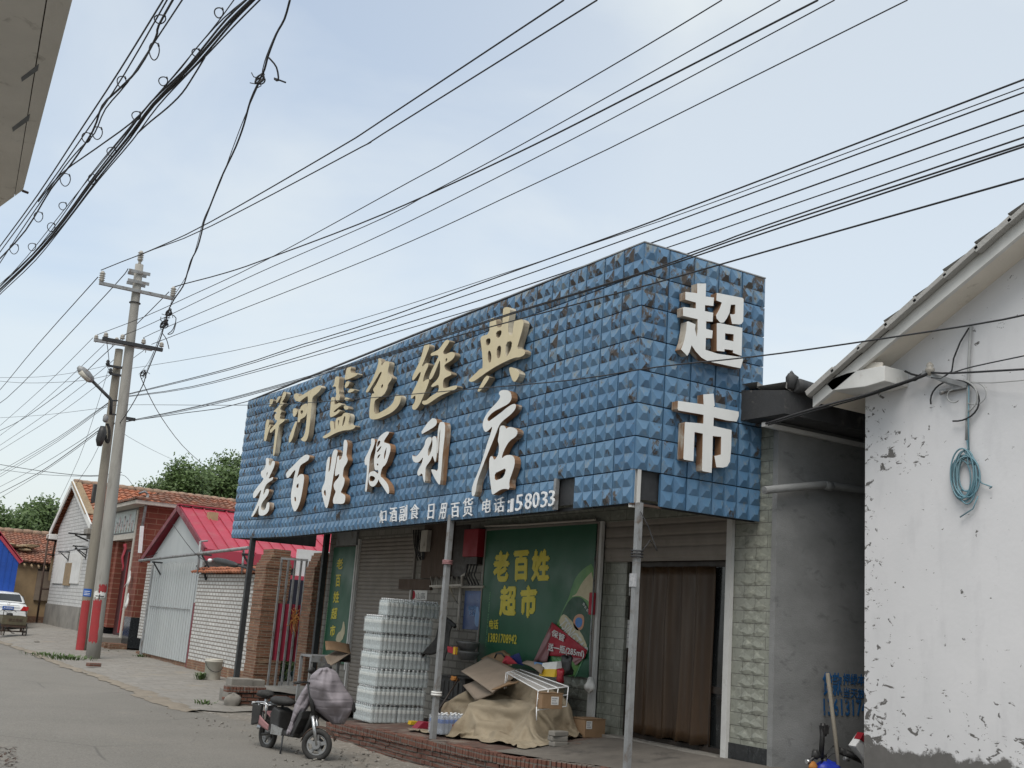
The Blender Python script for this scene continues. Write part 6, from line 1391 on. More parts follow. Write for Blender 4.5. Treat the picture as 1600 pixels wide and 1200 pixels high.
a, b = P(663, 829, 0, WX-.08), P(670, 862, 0, WX-.08); m = MB(); m.bx(WX-.14, WX-.052, b.y, a.y, b.z, a.z); m.build('case', 'soffit_grey', em, bevel=.01)
m = MB()
for k in range(7): x = 646+k*2.5; m.tube([P(x, 828, 0, WX-.06), P(x+1, 850+4*math.sin(k), 0, WX-.09), P(650+k*2.4+3*math.sin(k*2), 866, 0, WX-.1), P(653+k*1.4, 873+3*math.cos(k*2.3), 0, WX-.07)], .011, 5)
m.build('flex_wires', 'wire_black', em)
pp_ = thing('water_pipe', 'pale water pipe with elbows along the wall below the red box', 'pipe', tuple(P(715, 916, 0, WX-.06)))
m = MB(); m.tube([P(720, 915, 0, WX-.06), P(716, 985, 0, WX-.06)], .028, 8); m.tube([P(676, 917, 0, WX-.06), P(756, 917, 0, WX-.06)], .022, 8); m.tube([P(722, 914, 0, WX-.06), P(722, 900, 0, WX-.06), P(729, 896, 0, WX-.06), P(729, 902, 0, WX-.06)], .025, 8); m.build('pipe_run', 'soffit_grey', pp_)
hr = thing('rack_shelf', 'small slatted drying shelf on the wall beside the middle post', 'shelf', tuple(P(690, 913, 0, WX-.2)))
m = MB()
for k in range(6): m.beam(P(674+k*8, 901, 0, WX-.03), P(676+k*8, 916, 0, WX-.25), .03, .02)
m.beam(P(672, 916, 0, WX-.25), P(722, 914, 0, WX-.25), .03, .03); m.build('slats', 'soffit_grey', hr)
m = MB(); m.tube([P(758, 822, 0, WX-.06), P(812, 820, 0, WX-.06), P(930, 812, 0, WX-.06)], .018, 6); tag(m.build('conduit', 'soffit_grey', loc=tuple(P(812, 820, 0, WX-.06))), 'thin conduit along the top of the green board', 'conduit')
# white wool ball and thin rod hanging right of the board
hb_ = thing('hanging_mop', 'small white fluffy mop head hanging right of the green board', 'mop', tuple(P(921, 1071, 0, WX-.12)))
m = MB(); c = P(921.5, 1071, 0, WX-.14); m.blob(c, (.07, .07, .09), 0, 14, 10, .16, 4); m.build('mop_head', 'paper_white', hb_)
m = MB(); m.tube([c, P(922, 1010, 0, WX-.12), P(930, 870, 0, WX-.1)], .012, 6); m.build('handle', 'galvanised', hb_)
wallbox('red_tassel', (926, 926), (930, 961), .06, 'cloth_red', 'dark red tassel on the trim right of the green board', 'tassel', .012, WX-.05)

# ==================================================================== shrink wrapped water
def bottle_mb(mats_n, h=.272, r=.0375):
    m = MB(); pr = [(.018, 0), (r*.93, .004), (r, .02), (r, .07), (r*.93, .076), (r, .083), (r, .148), (r*1.01, .149), (r*1.01, .182), (r, .183), (r*.96, .2), (r*.7, .226), (.0145, .248), (.0145, .251), (.0175, .251), (.0175, h)]
    mi = [0]*6+[0, 1, 1, 1]+[0]*4+[2]; m.lathe(pr, (0, 0, 0), 12, mi); return m
BO = bottle_mb(3).build('bottle', ['water_plastic', 'ink_white', 'white_plastic']); BO2 = bottle_mb(3).build('bottle', ['water_plastic_blue', 'plate_blue', 'white_plastic'])
def pack(src, nx, ny, lab, grp, pitch=.0775, band=None):
    t = thing('water_pack', lab, 'water pack', (0, 0, 0), grp); W_, D_ = nx*pitch, ny*pitch
    for i in range(nx):
        for j in range(ny):
            if 0 < i < nx-1 and 0 < j < ny-1 and (i+j) % 2: continue
            b = src.copy(); COL.objects.link(b); b.parent = t; b.location = ((i-(nx-1)/2)*pitch, (j-(ny-1)/2)*pitch, .002); b.rotation_euler.z = random.uniform(0, 6.28)
    m = MB(); hx_, hy_ = W_/2+.003, D_/2+.003
    def ring(z, s): return [(hx_*s*cx-.02*0, hy_*s*cy, z) for cx, cy in ((-1, -1), (1, -1), (1, 1), (-1, 1))]
    m.bx(-hx_, hx_, -hy_, hy_, .001, .25); m.build('shrink_wrap', 'clear_film', t, bevel=.022)
    if band:
        m = MB(); m.bx(-hx_*.2, hx_*.9, -hy_-.002, -hy_-.0005, .08, .14); m.build('red_band', band, t)
    return t
gW2 = 'shrink wrapped packs of bottled water stacked on the platform'
proto = pack(BO, 6, 4, 'x', gW2)
floorz = plat_z(8.2, 16.8)+.012
X0s, Y0s = 7.72, 16.30
rows_lab = ['bottom', 'second', 'third', 'fourth', 'fifth', 'sixth', 'top']
first = True
for k in range(7):
    for ix in range(2):
        for iy in range(2):
            if k == 6 and iy == 1: continue
            o = proto if first else copy_tree(proto); first = False
            dx = .012*math.sin(k*2.1+ix) + (.075 if k == 6 else 0)-(.03 if k < 2 else 0); dy = .012*math.cos(k*1.7+iy)
            o.location = (X0s+.24+ix*.478+dx, Y0s+.16+iy*.322+dy, floorz+k*.275); o.rotation_euler.z = random.uniform(-.025, .025)
            o['label'] = 'pack of clear water bottles, %s layer of the tall stack, %s %s corner' % (rows_lab[k], ('front', 'rear')[iy], ('left', 'right')[ix])
w2 = pack(BO2, 6, 4, 'pack of blue labelled water bottles with red band beside the middle post', None, .078, 'cloth_red')
pc = P(712, 1146, 2, plat_z(7.75, 13.3)+.02); w2.location = (pc.x-.07, pc.y+.10, plat_z(pc.x, pc.y)+.02); w2.rotation_euler.z = .12
bpy.data.objects.remove(BO); bpy.data.objects.remove(BO2)
# ==================================================================== heap under the green board
def onfl(x, y):
    z = .1
    for _ in range(6): p = P(x, y, 2, z); z = plat_z(p.x, p.y)
    return p
# canvas sheet thrown over a heap
def drop_sheet():
    """let a cloth grid fall over a few temporary boxes, keep the settled shape, throw the boxes away"""
    tmp = []
    def solid_(v, f):
        me = bpy.data.meshes.new('collider'); me.from_pydata(v, [], f); o = bpy.data.objects.new('collider', me); COL.objects.link(o); tmp.append(o)
        o.modifiers.new('c', 'COLLISION'); o.collision.thickness_outer = .012; o.collision.cloth_friction = 60
    n = 24; v = []; f = []
    for i in range(n+1):
        for j in range(n+1): X, Y = 7.0+2.32*i/n, 11+5*j/n; v.append((X, Y, plat_z(X, Y)))
    for i in range(n):
        for j in range(n): a = i*(n+1)+j; f.append((a, a+n+1, a+n+2, a+1))
    solid_(v, f)
    for x0, x1, y0, y1, z0, z1, rz_ in ((9.3, 9.5, 11, 16.5, -.5, 3, 0), (8.62, 9.22, 13.1, 14.5, -.1, .86, .05), (8.30, 8.75, 13.3, 13.95, -.1, .55, .3), (8.35, 8.85, 12.55, 13.1, -.1, .60, -.2), (8.15, 8.7, 12.9, 13.9, -.1, .50, .35), (8.0, 8.3, 13.1, 13.5, -.1, .30, .6), (8.2, 8.7, 14.2, 14.8, -.1, .42, .4)):
        cx, cy, c, s_ = (x0+x1)/2, (y0+y1)/2, math.cos(rz_), math.sin(rz_)
        solid_([(cx+(x-cx)*c-(y-cy)*s_, cy+(x-cx)*s_+(y-cy)*c, z) for z in (z0, z1) for x, y in ((x0, y0), (x1, y0), (x1, y1), (x0, y1))],
               [(0, 3, 2, 1), (4, 5, 6, 7), (0, 1, 5, 4), (1, 2, 6, 5), (2, 3, 7, 6), (3, 0, 4, 7)])
    n = 57; v = []; f = []
    for i in range(n):
        for j in range(n):
            u, w = i/(n-1)-.5, j/(n-1)-.5; x, y = u*2.15, w*3.1
            x *= .80+.05*math.sin(23*w); y *= .98; v.append((8.38+x*math.cos(.2)-y*math.sin(.2)*.6, 13.45+x*math.sin(.2)+y*math.cos(.2), 1.04+.07*math.sin(13*u+6*w)+.07*math.sin(21*w+4*u)+.04*math.sin(31*u)+-.04*u))
    for i in range(n-1):
        for j in range(n-1): a = i*n+j; f.append((a, a+1, a+n+1, a+n))
    me = bpy.data.meshes.new('sheet'); me.from_pydata(v, [], f); o = bpy.data.objects.new('sheet', me); COL.objects.link(o); tmp.append(o)
    m = o.modifiers.new('cl', 'CLOTH'); q = m.settings
    q.quality = 9; q.mass = .3; q.tension_stiffness = q.compression_stiffness = 18; q.shear_stiffness = 6; q.bending_stiffness = .12; q.air_damping = 1.5
    q.tension_damping = q.compression_damping = q.shear_damping = 6
    k = m.collision_settings; k.collision_quality = 4; k.distance_min = .012; k.use_self_collision = True; k.self_distance_min = .012; k.self_friction = 8; k.friction = 40
    S.frame_start = 1; S.frame_end = 110; m.point_cache.frame_end = 110
    for fr in range(1, 111): S.frame_set(fr)
    e = o.evaluated_get(bpy.context.evaluated_depsgraph_get()); res = [tuple(p.co) for p in e.data.vertices]
    for t in tmp: md = t.data; bpy.data.objects.remove(t); bpy.data.meshes.remove(md)
    S.frame_set(1)
    return res, f
m = MB(); m.v, m.f = drop_sheet(); m.m = [0]*len(m.f); m.s = [True]*len(m.f)
tp_ = tag(m.build('tarpaulin', 'tarp', loc=(8.4, 13.4, .05)), 'stained tan canvas sheet thrown over the heap under the green board', 'tarpaulin')
_md = tp_.modifiers.new('smooth', 'SUBSURF'); _md.levels = _md.render_levels = 1
def sheet(pts3, mat, th, nm, lab, cat, sub=8, curl=.03, seed=0):
    """a bent card: four corners, slight curl and wobble"""
    a, b, c, d = [Vector(p) for p in pts3]; nr = (b-a).cross(d-a).normalized(); m = MB()
    m.grid(lambda u, v: (a*(1-u)+b*u)*(1-v)+(d*(1-u)+c*u)*v+nr*(curl*math.sin(u*3.1+seed)+curl*.6*math.sin(v*4+seed*2)), sub, sub)
    return tag(m.build(nm, mat, loc=tuple(a), solid=th), lab, cat)
def HP(x, y, X): return P(x, y, 0, X)
sheet([HP(721, 1050, 8.35), HP(770, 1082, 8.12), HP(812, 1048, 8.62), HP(762, 1026, 8.85)], 'cardboard_grey', .012, 'cardboard_sheet', 'large flattened brown carton sloping on top of the tarpaulin', 'cardboard', 8, .012, 1)
sheet([HP(724, 1072, 8.3), HP(742, 1092, 8.2), HP(772, 1084, 8.2), HP(760, 1060, 8.5)], 'cardboard_grey', .01, 'cardboard_sheet', 'smaller grey carton flap peeping out below the large one', 'cardboard', 6, .018, 2)
sheet([HP(752, 1030, 8.85), HP(800, 1040, 8.75), HP(797, 1022, 9.0), HP(788, 1016, 9.05)], 'cardboard', .012, 'cardboard_sheet', 'brown carton flap standing at the back of the heap', 'cardboard', 6, .02, 3)
sheet([HP(768, 1078, 8.1), HP(792, 1074, 8.15), HP(812, 1066, 8.35), HP(795, 1062, 8.4)], 'cardboard', .012, 'cardboard_sheet', 'dark folded carton edge under the white wire rack', 'cardboard', 6, .02, 4)
m = MB(); m.tube([HP(773, 1028, 8.75), HP(776, 1021, 8.75), HP(784, 1021, 8.75), HP(788, 1026, 8.75)], .014, 7); tag(m.build('cane_handle', 'black_plastic', loc=tuple(HP(780, 1024, 8.75))), 'black curved walking stick handle on top of the heap', 'cane')
def fan(nm, pts, X, mat, lab, cat, dx=.05):
    m = MB(); q = [HP(x, y, X+(i % 2)*dx) for i, (x, y) in enumerate(pts)]; c = sum(q, Vector())/len(q)+Vector((-.06, 0, 0)); n = len(q)
    m.add(q+[c], [(i, (i+1) % n, n) for i in range(n)]); return tag(m.build(nm, mat, loc=tuple(c), solid=.006), lab, cat)
fan('red_pennant', [(784, 1036), (790, 1024), (797, 1026), (808, 1037), (795, 1038)], 8.75, 'cloth_red', 'bright red crumpled cloth on top of the heap', 'cloth')
fan('folded_umbrella', [(797, 1026), (805, 1022), (811, 1020), (818, 1040), (808, 1037)], 8.9, 'umbrella_blue', 'folded dark blue umbrella beside the red cloth', 'umbrella')
sheet([HP(815, 1034, 8.8), HP(845, 1053, 8.6), HP(852, 1043, 8.75), HP(830, 1032, 8.95)], 'cardboard_grey', .01, 'cardboard_sheet', 'pale bent carton strip right of the blue umbrella', 'cardboard', 6, .03, 6)
fan('blue_bag', [(834, 1034), (848, 1036), (846, 1045), (836, 1041)], 8.75, 'poster_light_blue', 'small light blue plastic bag on the heap', 'bag')
yb_ = thing('paper_box', 'white and orange printed paper box tilted on the heap', 'box', tuple(HP(856, 1045, 8.7)))
a, b, c, d = HP(848, 1036, 8.75), HP(871, 1034, 8.75), HP(866, 1058, 8.65), HP(842, 1056, 8.65)
am, bm = a.lerp(d, .48), b.lerp(c, .48)
m = MB(); m.prism([a, b, bm, am], (.14, .02, .02)); m.build('white_top', 'paper_white', yb_)
m = MB(); m.prism([am, bm, c, d], (.14, .02, .02)); m.build('orange_front', 'yellow_box', yb_)
m = MB(); m.blob(HP(876, 1056, 8.6), (.05, .06, .09), 0, 9, 7, .25, 5); tag(m.build('red_toy', 'fire_red', loc=tuple(HP(876, 1056, 8.6))), 'small bright red object on the end of the wire rack', 'toy')
m = MB(); m.blob(HP(886, 1040, 8.85), (.06, .12, .12), 0, 10, 8, .3, 6); tag(m.build('dark_bag', 'black_plastic', loc=tuple(HP(886, 1045, 8.85))), 'dark net bag leaning against the foot of the green board', 'bag')
# white wire rack lying on the heap
wr = thing('wire_rack', 'white wire shelf rack lying aslant on the tarpaulin heap', 'rack', tuple(HP(850, 1075, 8.2)))
m = MB()
A_, B2, C2, D2 = HP(791, 1051, 8.35), HP(841, 1079, 7.98), HP(888, 1073, 8.35), HP(812, 1046, 8.75)
for t in (0, .33, .66, 1):
    p = A_.lerp(D2, t); q = B2.lerp(C2, t); m.tube([p, q], .0075, 6)
    m.tube([q, q+Vector((-.01, 0, -.24))], .007, 6)
m.tube([A_, D2], .0075, 6); m.tube([B2, C2], .0075, 6); m.tube([B2+Vector((-.01, 0, -.1)), C2+Vector((-.01, 0, -.1))], .006, 6); m.tube([B2+Vector((-.01, 0, -.24)), C2+Vector((-.01, 0, -.24))], .006, 6)
m.tube([A_, A_+Vector((0, .02, -.22))], .0075, 6); m.tube([A_.lerp(D2, .12), A_.lerp(D2, .12)+Vector((0, .02, -.22))], .006, 6); m.tube([B2+Vector((-.01, 0, -.2)), B2+Vector((-.01, -.02, -.36))], .0075, 6)
m.build('rails', 'white_plastic', wr)
m = MB()
for k in range(1, 34):
    t = k/34; m.tube([A_.lerp(B2, t), D2.lerp(C2, t)], .0022, 4)
m.build('mesh_wires', 'white_plastic', wr)
def carton(nm, p0, sx, sy, sz, rz, mat, lab, lx=None):
    """box with front-left-bottom corner near p0 (world), turned rz about z, flaps and a label"""
    t = thing(nm, lab, 'carton', tuple(p0)); c, s_ = math.cos(rz), math.sin(rz)
    L_ = lambda x, y, z: Vector((p0[0]+x*c-y*s_, p0[1]+x*s_+y*c, p0[2]+z))
    def bx(mb, x0, x1, y0, y1, z0, z1): mb.add([L_(x, y, z) for z in (z0, z1) for x, y in ((x0, y0), (x1, y0), (x1, y1), (x0, y1))], [(0, 3, 2, 1), (4, 5, 6, 7), (0, 1, 5, 4), (1, 2, 6, 5), (2, 3, 7, 6), (3, 0, 4, 7)])
    m = MB(); bx(m, 0, sx, 0, sy, 0, sz); m.build('body', mat, t, bevel=.006)
    m = MB(); bx(m, sx/2-.02, sx/2+.02, -.002, -.0005, 0, sz); bx(m, -.01, sx/2-.004, -.006, sy+.006, sz-.0, sz+.006); bx(m, sx/2+.004, sx+.01, -.006, sy+.006, sz+.0005, sz+.0065); m.build('flaps', mat, t)
    if lx:
        m = MB(); bx(m, lx[0], lx[1], -.004, -.0025, lx[2], lx[3]); lb = m.build('shipping_label', 'paper_white', t)
        m = MB()
        for k in range(3): bx(m, lx[0]+.01, lx[1]-.02*(1+k % 2), -.006, -.0045, lx[2]+(lx[3]-lx[2])*(.15+.28*k), lx[2]+(lx[3]-lx[2])*(.3+.28*k))
        m.build('print_marks', 'paper_print', lb)
    return t
p = HP(847, 1107, 8.0); carton('cardboard_box', (p.x-.02, p.y-.02, p.z), .30, .16, .19, -.05, 'cardboard', 'small brown carton with white label held inside the wire rack', (.13, .24, .05, .15))
p = onfl(913, 1154); carton('cardboard_box', (p.x, p.y, p.z+.01), .36, .30, .23, .10, 'cardboard', 'brown carton with white label on the concrete beside the doorway', (.02, .12, .11, .21))
# bundle of white packets and a plastic bag behind the carton
p = onfl(890, 1145); wp = thing('packet_bundle', 'bundle of white printed packets left of the carton', 'packets', tuple(p))
for k in range(4):
    m = MB(); q = p+Vector((-.14+.10*k, .05+.01*k, .0)); m.obox(q+Vector((0, 0, .115)), Vector((.046, .012, 0)), Vector((-.05, .16, 0)), Vector((.01, 0, .105))); m.build('packet', 'paper_white', wp, bevel=.012)
    m = MB(); m.obox(q+Vector((.0, -.16, .10)), Vector((.03, .006, 0)), Vector((0, .006, 0)), Vector((0, 0, .04))); m.build('printed_patch', 'paper_print', wp)
m = MB(); q = p+Vector((.12, .15, .26)); m.grid(lambda u, v: q+Vector((-.26+.62*u, -.12+.3*v, .03*math.sin(u*9+v*4)+.03*math.sin(v*11)-.06*abs(u-.5)-.08*(1-v)**3)), 14, 8); tag(m.build('plastic_bag', 'galvanised', loc=tuple(q), solid=.004), 'crumpled grey plastic bag over the white packets', 'bag')
# loose bricks and slabs at the end of the sheet
p = onfl(868, 1167)
for k, (dx, dy, dz, rz, w, lab) in enumerate(((0, 0, 0, .1, .22, 'lower grey brick of the pile beside the tarpaulin'), (.0, .02, .062, -.1, .23, 'middle grey brick of the pile beside the tarpaulin'), (.0, .01, .124, .15, .24, 'upper rounded grey brick of the pile beside the tarpaulin'))):
    m = MB(); m.obox((p.x+.08+dx, p.y+.06+dy, p.z+.03+dz), Vector((math.cos(rz), math.sin(rz), 0))*w/2, Vector((-math.sin(rz), math.cos(rz), 0))*.06, (0, 0, .03)); tag(m.build('loose_brick', 'concrete', loc=(p.x+.08, p.y+.06, p.z+dz), bevel=.012), lab, 'brick')
m = MB(); p = onfl(787, 1152); m.obox((p.x+.05, p.y, p.z+.02), (.12, -.03, 0), (.03, .08, 0), (0, 0, .018)); tag(m.build('stone_slab', 'concrete', loc=tuple(p), bevel=.008), 'flat grey stone weighing down the tarpaulin hem', 'stone')
m = MB(); a, b = onfl(738, 1152), onfl(768, 1136); m.tube([a+Vector((0, 0, .03)), a.lerp(b, .5)+Vector((0, 0, .06)), b+Vector((.1, 0, .08))], [.03, .045, .03], 7); tag(m.build('wood_stick', 'cardboard', loc=tuple(a)), 'short rough wooden log on the tarpaulin hem', 'log')
a, b = HP(683, 1113, 7.9), HP(717, 1060, 8.3); m = MB(); m.tube([a, b], .012, 6); tag(m.build('broom_stick', 'dark_brown', loc=tuple(a)), 'thin dark stick leaning on the tarpaulin behind the water pack', 'stick')
# small litter between the stack and the post
p = onfl(647, 1133); m = MB(); m.obox((p.x, p.y+.05, p.z+.03), (.06, 0, 0), (.0, .05, 0), (.005, 0, .028)); tag(m.build('yellow_packet', 'yellow_box', loc=tuple(p), bevel=.006), 'small yellow packet on the brick paving beside the stack', 'packet')
p = onfl(661, 1139); m = MB(); m.prism([(p.x-.12, p.y-.02, p.z), (p.x+.16, p.y-.04, p.z), (p.x+.16, p.y-.04, p.z+.09), (p.x-.02, p.y-.02, p.z+.10)], (.02, .2, 0)); tag(m.build('red_carton', 'maroon_tin', loc=tuple(p), bevel=.008), 'dark red crushed carton behind the middle post', 'carton')
p = onfl(655, 1143); sheet([(p.x-.16, p.y-.02, p.z+.012), (p.x+.14, p.y-.06, p.z+.015), (p.x+.2, p.y+.16, p.z+.02), (p.x-.1, p.y+.16, p.z+.012)], 'cardboard_grey', .006, 'cardboard_sheet', 'flat carton scrap on the brick paving by the red carton', 'cardboard', 5, .006, 1)
# dark covered things behind the middle post
dk_ = thing('black_coat', 'black coat slung over stacked dark crates behind the middle post', 'coat', (8.9, 15.3, .8))
m = MB(); c0 = HP(706, 970, 8.78)
m.grid(lambda u, v: c0+Vector((-.10-.16*v+.04*math.sin(u*9+v*3), (.5-u)*(.34+.5*v)+.04*math.sin(v*8), .03-.55*v-.10*(2*u-1)**2+.03*math.sin(u*13))), 14, 12); m.build('coat_front', 'black_rubber', dk_, solid=.02)
m = MB(); m.tube([HP(690, 978, 8.72), HP(693, 972, 8.7), HP(702, 970, 8.7), HP(710, 977, 8.7), HP(711, 980, 8.7)], .03, 8); m.build('collar', 'black_plastic', dk_)
for k, (ya_, yb_, z0_, z1_, x0_, lab) in enumerate(((15.0, 15.9, .06, .42, 8.55, 'lower dark plastic crate behind the middle post'), (15.05, 15.8, .43, .78, 8.62, 'upper dark plastic crate under the black coat'))):
    m = MB(); m.bx(x0_, 9.2, ya_, yb_, z0_, z1_-.02)
    for q in range(5): m.bx(x0_-.015, x0_, ya_+.03+q*(yb_-ya_)/5, ya_-.03+(q+1)*(yb_-ya_)/5, z0_+.04, z1_-.08)
    m.bx(x0_-.02, 9.2, ya_-.02, yb_+.02, z1_-.02, z1_); tag(m.build('plastic_crate', 'black_plastic', loc=(x0_, ya_, z0_), bevel=.008), lab, 'crate')
m = MB(); c = HP(706, 1016, 8.5); m.obox(c, (.02, 0, 0), (0, .11, .01), (0, .01, .045)); m.obox(c+Vector((-.01, -.13, .0)), (.02, 0, 0), (0, .04, 0), (0, 0, .06), 1); tag(m.build('snack_carton', ['cloth_red', 'yellow_box'], loc=tuple(c), bevel=.006), 'small red and yellow carton lying on the dark crate', 'carton')
for k, (y, lab) in enumerate(((1003, 'upper grey enamel basin left of the green board'), (1018, 'lower grey enamel basin left of the green board'))):
    c = HP(731, y, 9.0); m = MB(); m.lathe([(.12, -.13), (.19, -.02), (.205, 0), (.19, .004), (.11, -.11)], c, 20); tag(m.build('enamel_basin', 'galvanised', loc=tuple(c)), lab, 'basin')
m = MB(); c = HP(710, 1061, 8.5); m.blob(c, (.05, .09, .03), 0, 10, 7, .4, 2); tag(m.build('orange_rag', 'rope_orange', loc=tuple(c)), 'orange red rag at the left end of the heap', 'rag')

# ==================================================================== table and cartons at the left end of the platform
YT = 19.6
tb = thing('side_table', 'grey painted table with cartons at the left end of the platform', 'table', tuple(P(510, 1070, 1, YT)))
a, b = P(487, 1020, 1, YT), P(533, 1030, 1, YT); zt = (a.z+b.z)/2; zf = plat_z(8.2, YT)-.05
m = MB(); m.bx(a.x, b.x, YT, YT+.55, zt-.04, zt); m.bx(a.x, b.x, YT-.015, YT, zt-.12, zt-.0); m.build('table_top', 'galvanised', tb, bevel=.005)
for x in (a.x+.02, b.x-.04):
    for y in (YT, YT+.5): m = MB(); m.bx(x-.025, x+.025, y, y+.05, zf, zt-.04); m.build('leg', 'galvanised', tb)
m = MB(); m.bx(a.x, b.x, YT+.01, YT+.04, zf+.25, zf+.29); m.build('stretcher', 'galvanised', tb)
c = P(520, 1022, 1, YT+.1)
sheet([P(509, 1018, 1, YT+.0), P(548, 1020, 1, YT-.2), P(546, 1004, 1, YT+.3), P(508, 1003, 1, YT+.3)], 'cardboard', .012, 'cardboard_sheet', 'brown carton piece lying on top of the grey table pile', 'cardboard', 6, .03, 1)
sheet([P(507, 1026, 1, YT-.1), P(517, 1037, 1, YT-.35), P(549, 1019, 1, YT-.2), P(530, 1016, 1, YT+.4)], 'cardboard_grey', .012, 'cardboard_sheet', 'drooping pale carton overhanging the grey table edge', 'cardboard', 6, .03, 2)
sheet([P(528, 1034, 1, YT-.1), P(548, 1034, 1, YT-.2), P(548, 1022, 1, YT+.2), P(534, 1024, 1, YT+.3)], 'dark_brown', .02, 'dark_board', 'dark board under the cartons beside the water stack', 'board', 4, .01, 2)

# ==================================================================== brick step and concrete blocks near the gate
bs_ = thing('brick_step', 'low broken brick step with concrete lump before the gate', 'step', (7.8, 22.2, GZ))
m = MB()
for row in range(4):
    x = 7.02+(row % 2)*.12
    while x < 9.4:
        m.bx(x, x+.225, 21.45+random.uniform(-.02, .02), 21.56, GZ-.02+.07*row, GZ+.04+.07*row); x += .238
for k in range(12): x = 7.05+.066*k; m.bx(x, x+.056, 21.40+random.uniform(-.015, .015), 21.62, -.02, .095)
m.build('bricks', 'brick_red', bs_, bevel=.008)
m = MB(); m.grid(lambda u, v: (7.75+1.75*u, 21.42+1.6*v, .03-.10*u*(1-v)+.02*wob(u*5+v*3)), 14, 16); m.bx(7.3, 9.4, 21.57, 22.6, GZ-.05, -.03); m.build('mud_top', 'concrete', bs_)
m = MB(); m.blob((7.18, 21.38, GZ+.10), (.16, .11, .16), 0, 12, 9, .14, 3); m.build('concrete_lump', 'concrete', bs_)
for k, (x0, y0, z0, sx, sy, sz, lab) in enumerate(((7.22, 21.7, .06, .44, .34, .16, 'larger concrete block under the dark post'), (7.68, 21.85, .05, .28, .30, .15, 'smaller concrete block right of the dark post'))):
    m = MB(); m.bx(x0, x0+sx, y0, y0+sy, z0, z0+sz); tag(m.build('concrete_block', 'concrete', loc=(x0, y0, z0), bevel=.02), lab, 'block')
# bucket, weeds, loose brick
bk = thing('paint_bucket', 'dirty white plastic bucket against the white brick yard wall', 'bucket', tuple(P(331, 1062, 2, -.26)))
c = P(331, 1063, 2, -.27); hB = .52; rB = .215
m = MB(); m.lathe([(rB*.86, 0), (rB*.9, .02), (rB, hB*.86), (rB*1.06, hB*.87), (rB*1.06, hB*.93), (rB*1.02, hB*.94), (rB*1.06, hB*.97), (rB*1.05, hB), (rB*.98, hB), (rB*.84, .03)], c, 24); m.build('body', 'bucket_white', bk)
m = MB(); m.tube([c+Vector((rB*1.08*math.cos(t), -rB*1.08*math.sin(t)*.9-.02, hB*.88-.24*math.sin(t))) for t in [k*math.pi/12 for k in range(13)]], .008, 5); m.build('handle', 'dark_steel', bk)
def weed(x, y, z, n, h, lab, seed, spread=.12):
    rr = random.Random(seed); p = P(x, y, 2, z); m = MB()
    for k in range(n):
        a = rr.uniform(0, 6.28); d = Vector((math.cos(a), math.sin(a), 0)); b0 = p+d*rr.uniform(0, spread); hh = h*rr.uniform(.4, 1.1); w = Vector((-d.y, d.x, 0))*rr.uniform(.008, .02)
        b1 = b0+d*hh*.3+Vector((0, 0, hh*.6)); b2 = b0+d*hh*.7+Vector((0, 0, hh*.75)); m.add([b0-w*.5, b0+w*.5, b1+w, b2, b1-w], [(0, 1, 2, 4), (4, 2, 3)])
    return tag(m.build('weed_tuft', 'weed', loc=tuple(p)), lab, 'weeds')
weed(312, 1062, -.26, 60, .24, 'green weed tuft left of the white bucket', 1, .12)
weed(105, 1030, -.28, 240, .16, 'low green weeds along the road edge left of the poles', 2, .9)
weed(72, 1024, -.28, 120, .12, 'sparse weeds on the road edge before the white house', 3, .8)
weed(220, 1028, -.26, 50, .16, 'small weeds at the foot of the tin shed post', 4, .25)
weed(320, 1100, -.27, 40, .10, 'thin weeds in the paving crack left of the brick step', 5, .25)
weed(176, 1020, -.26, 50, .14, 'weeds behind the pole before the gatehouse step', 6, .4)
for x, y, s_, lab in ((146, 1041, .16, 'loose red brick lying at the foot of the pale pole'), (100, 983, .22, 'dark lump of rubble on the apron before the white house')):
    p = P(x, y, 2, -.25 if y > 1000 else .02); m = MB(); m.obox(p+Vector((0, 0, .04)), (s_, .03, 0), (-.03, .09, 0), (0, 0, .045)); tag(m.build('loose_brick', 'brick_red' if y > 1000 else 'dark_brown', loc=tuple(p), bevel=.012), lab, 'brick')
m = MB(); rr = random.Random(9)
for k in range(40):
    p = P(rr.uniform(42, 112), rr.uniform(992, 1004), 2, -.2); s_ = rr.uniform(.04, .14); m.blob(p+Vector((0, 0, s_*.2)), (s_*1.3, s_, s_*.5), 0, 6, 4, .3, k)
o = m.build('kerb_rubble', 'concrete'); o['kind'] = 'stuff'
m = MB()
for k in range(90):
    p = P(rr.uniform(455, 700), rr.uniform(1170, 1199), 2, GZ); s_ = rr.uniform(.006, .022); m.blob(p+Vector((0, 0, s_*.3)), (s_*1.5, s_, s_*.5), 0, 5, 3, .3, k)
o = m.build('paper_litter', 'concrete'); o['kind'] = 'stuff'
m = MB()
for k in range(70):
    p = P(rr.uniform(-8, 26), rr.uniform(1165, 1199)+0, 2, GZ+.03); a = rr.uniform(0, 6.28); d = Vector((math.cos(a), math.sin(a), rr.uniform(0, .5)))*rr.uniform(.02, .06); w = Vector((-d.y, d.x, 0))*.3; m.add([p-d, p+w, p+d, p-w], [(0, 1, 2, 3)])
o = m.build('fallen_leaves', 'rusty_iron'); o['kind'] = 'stuff'
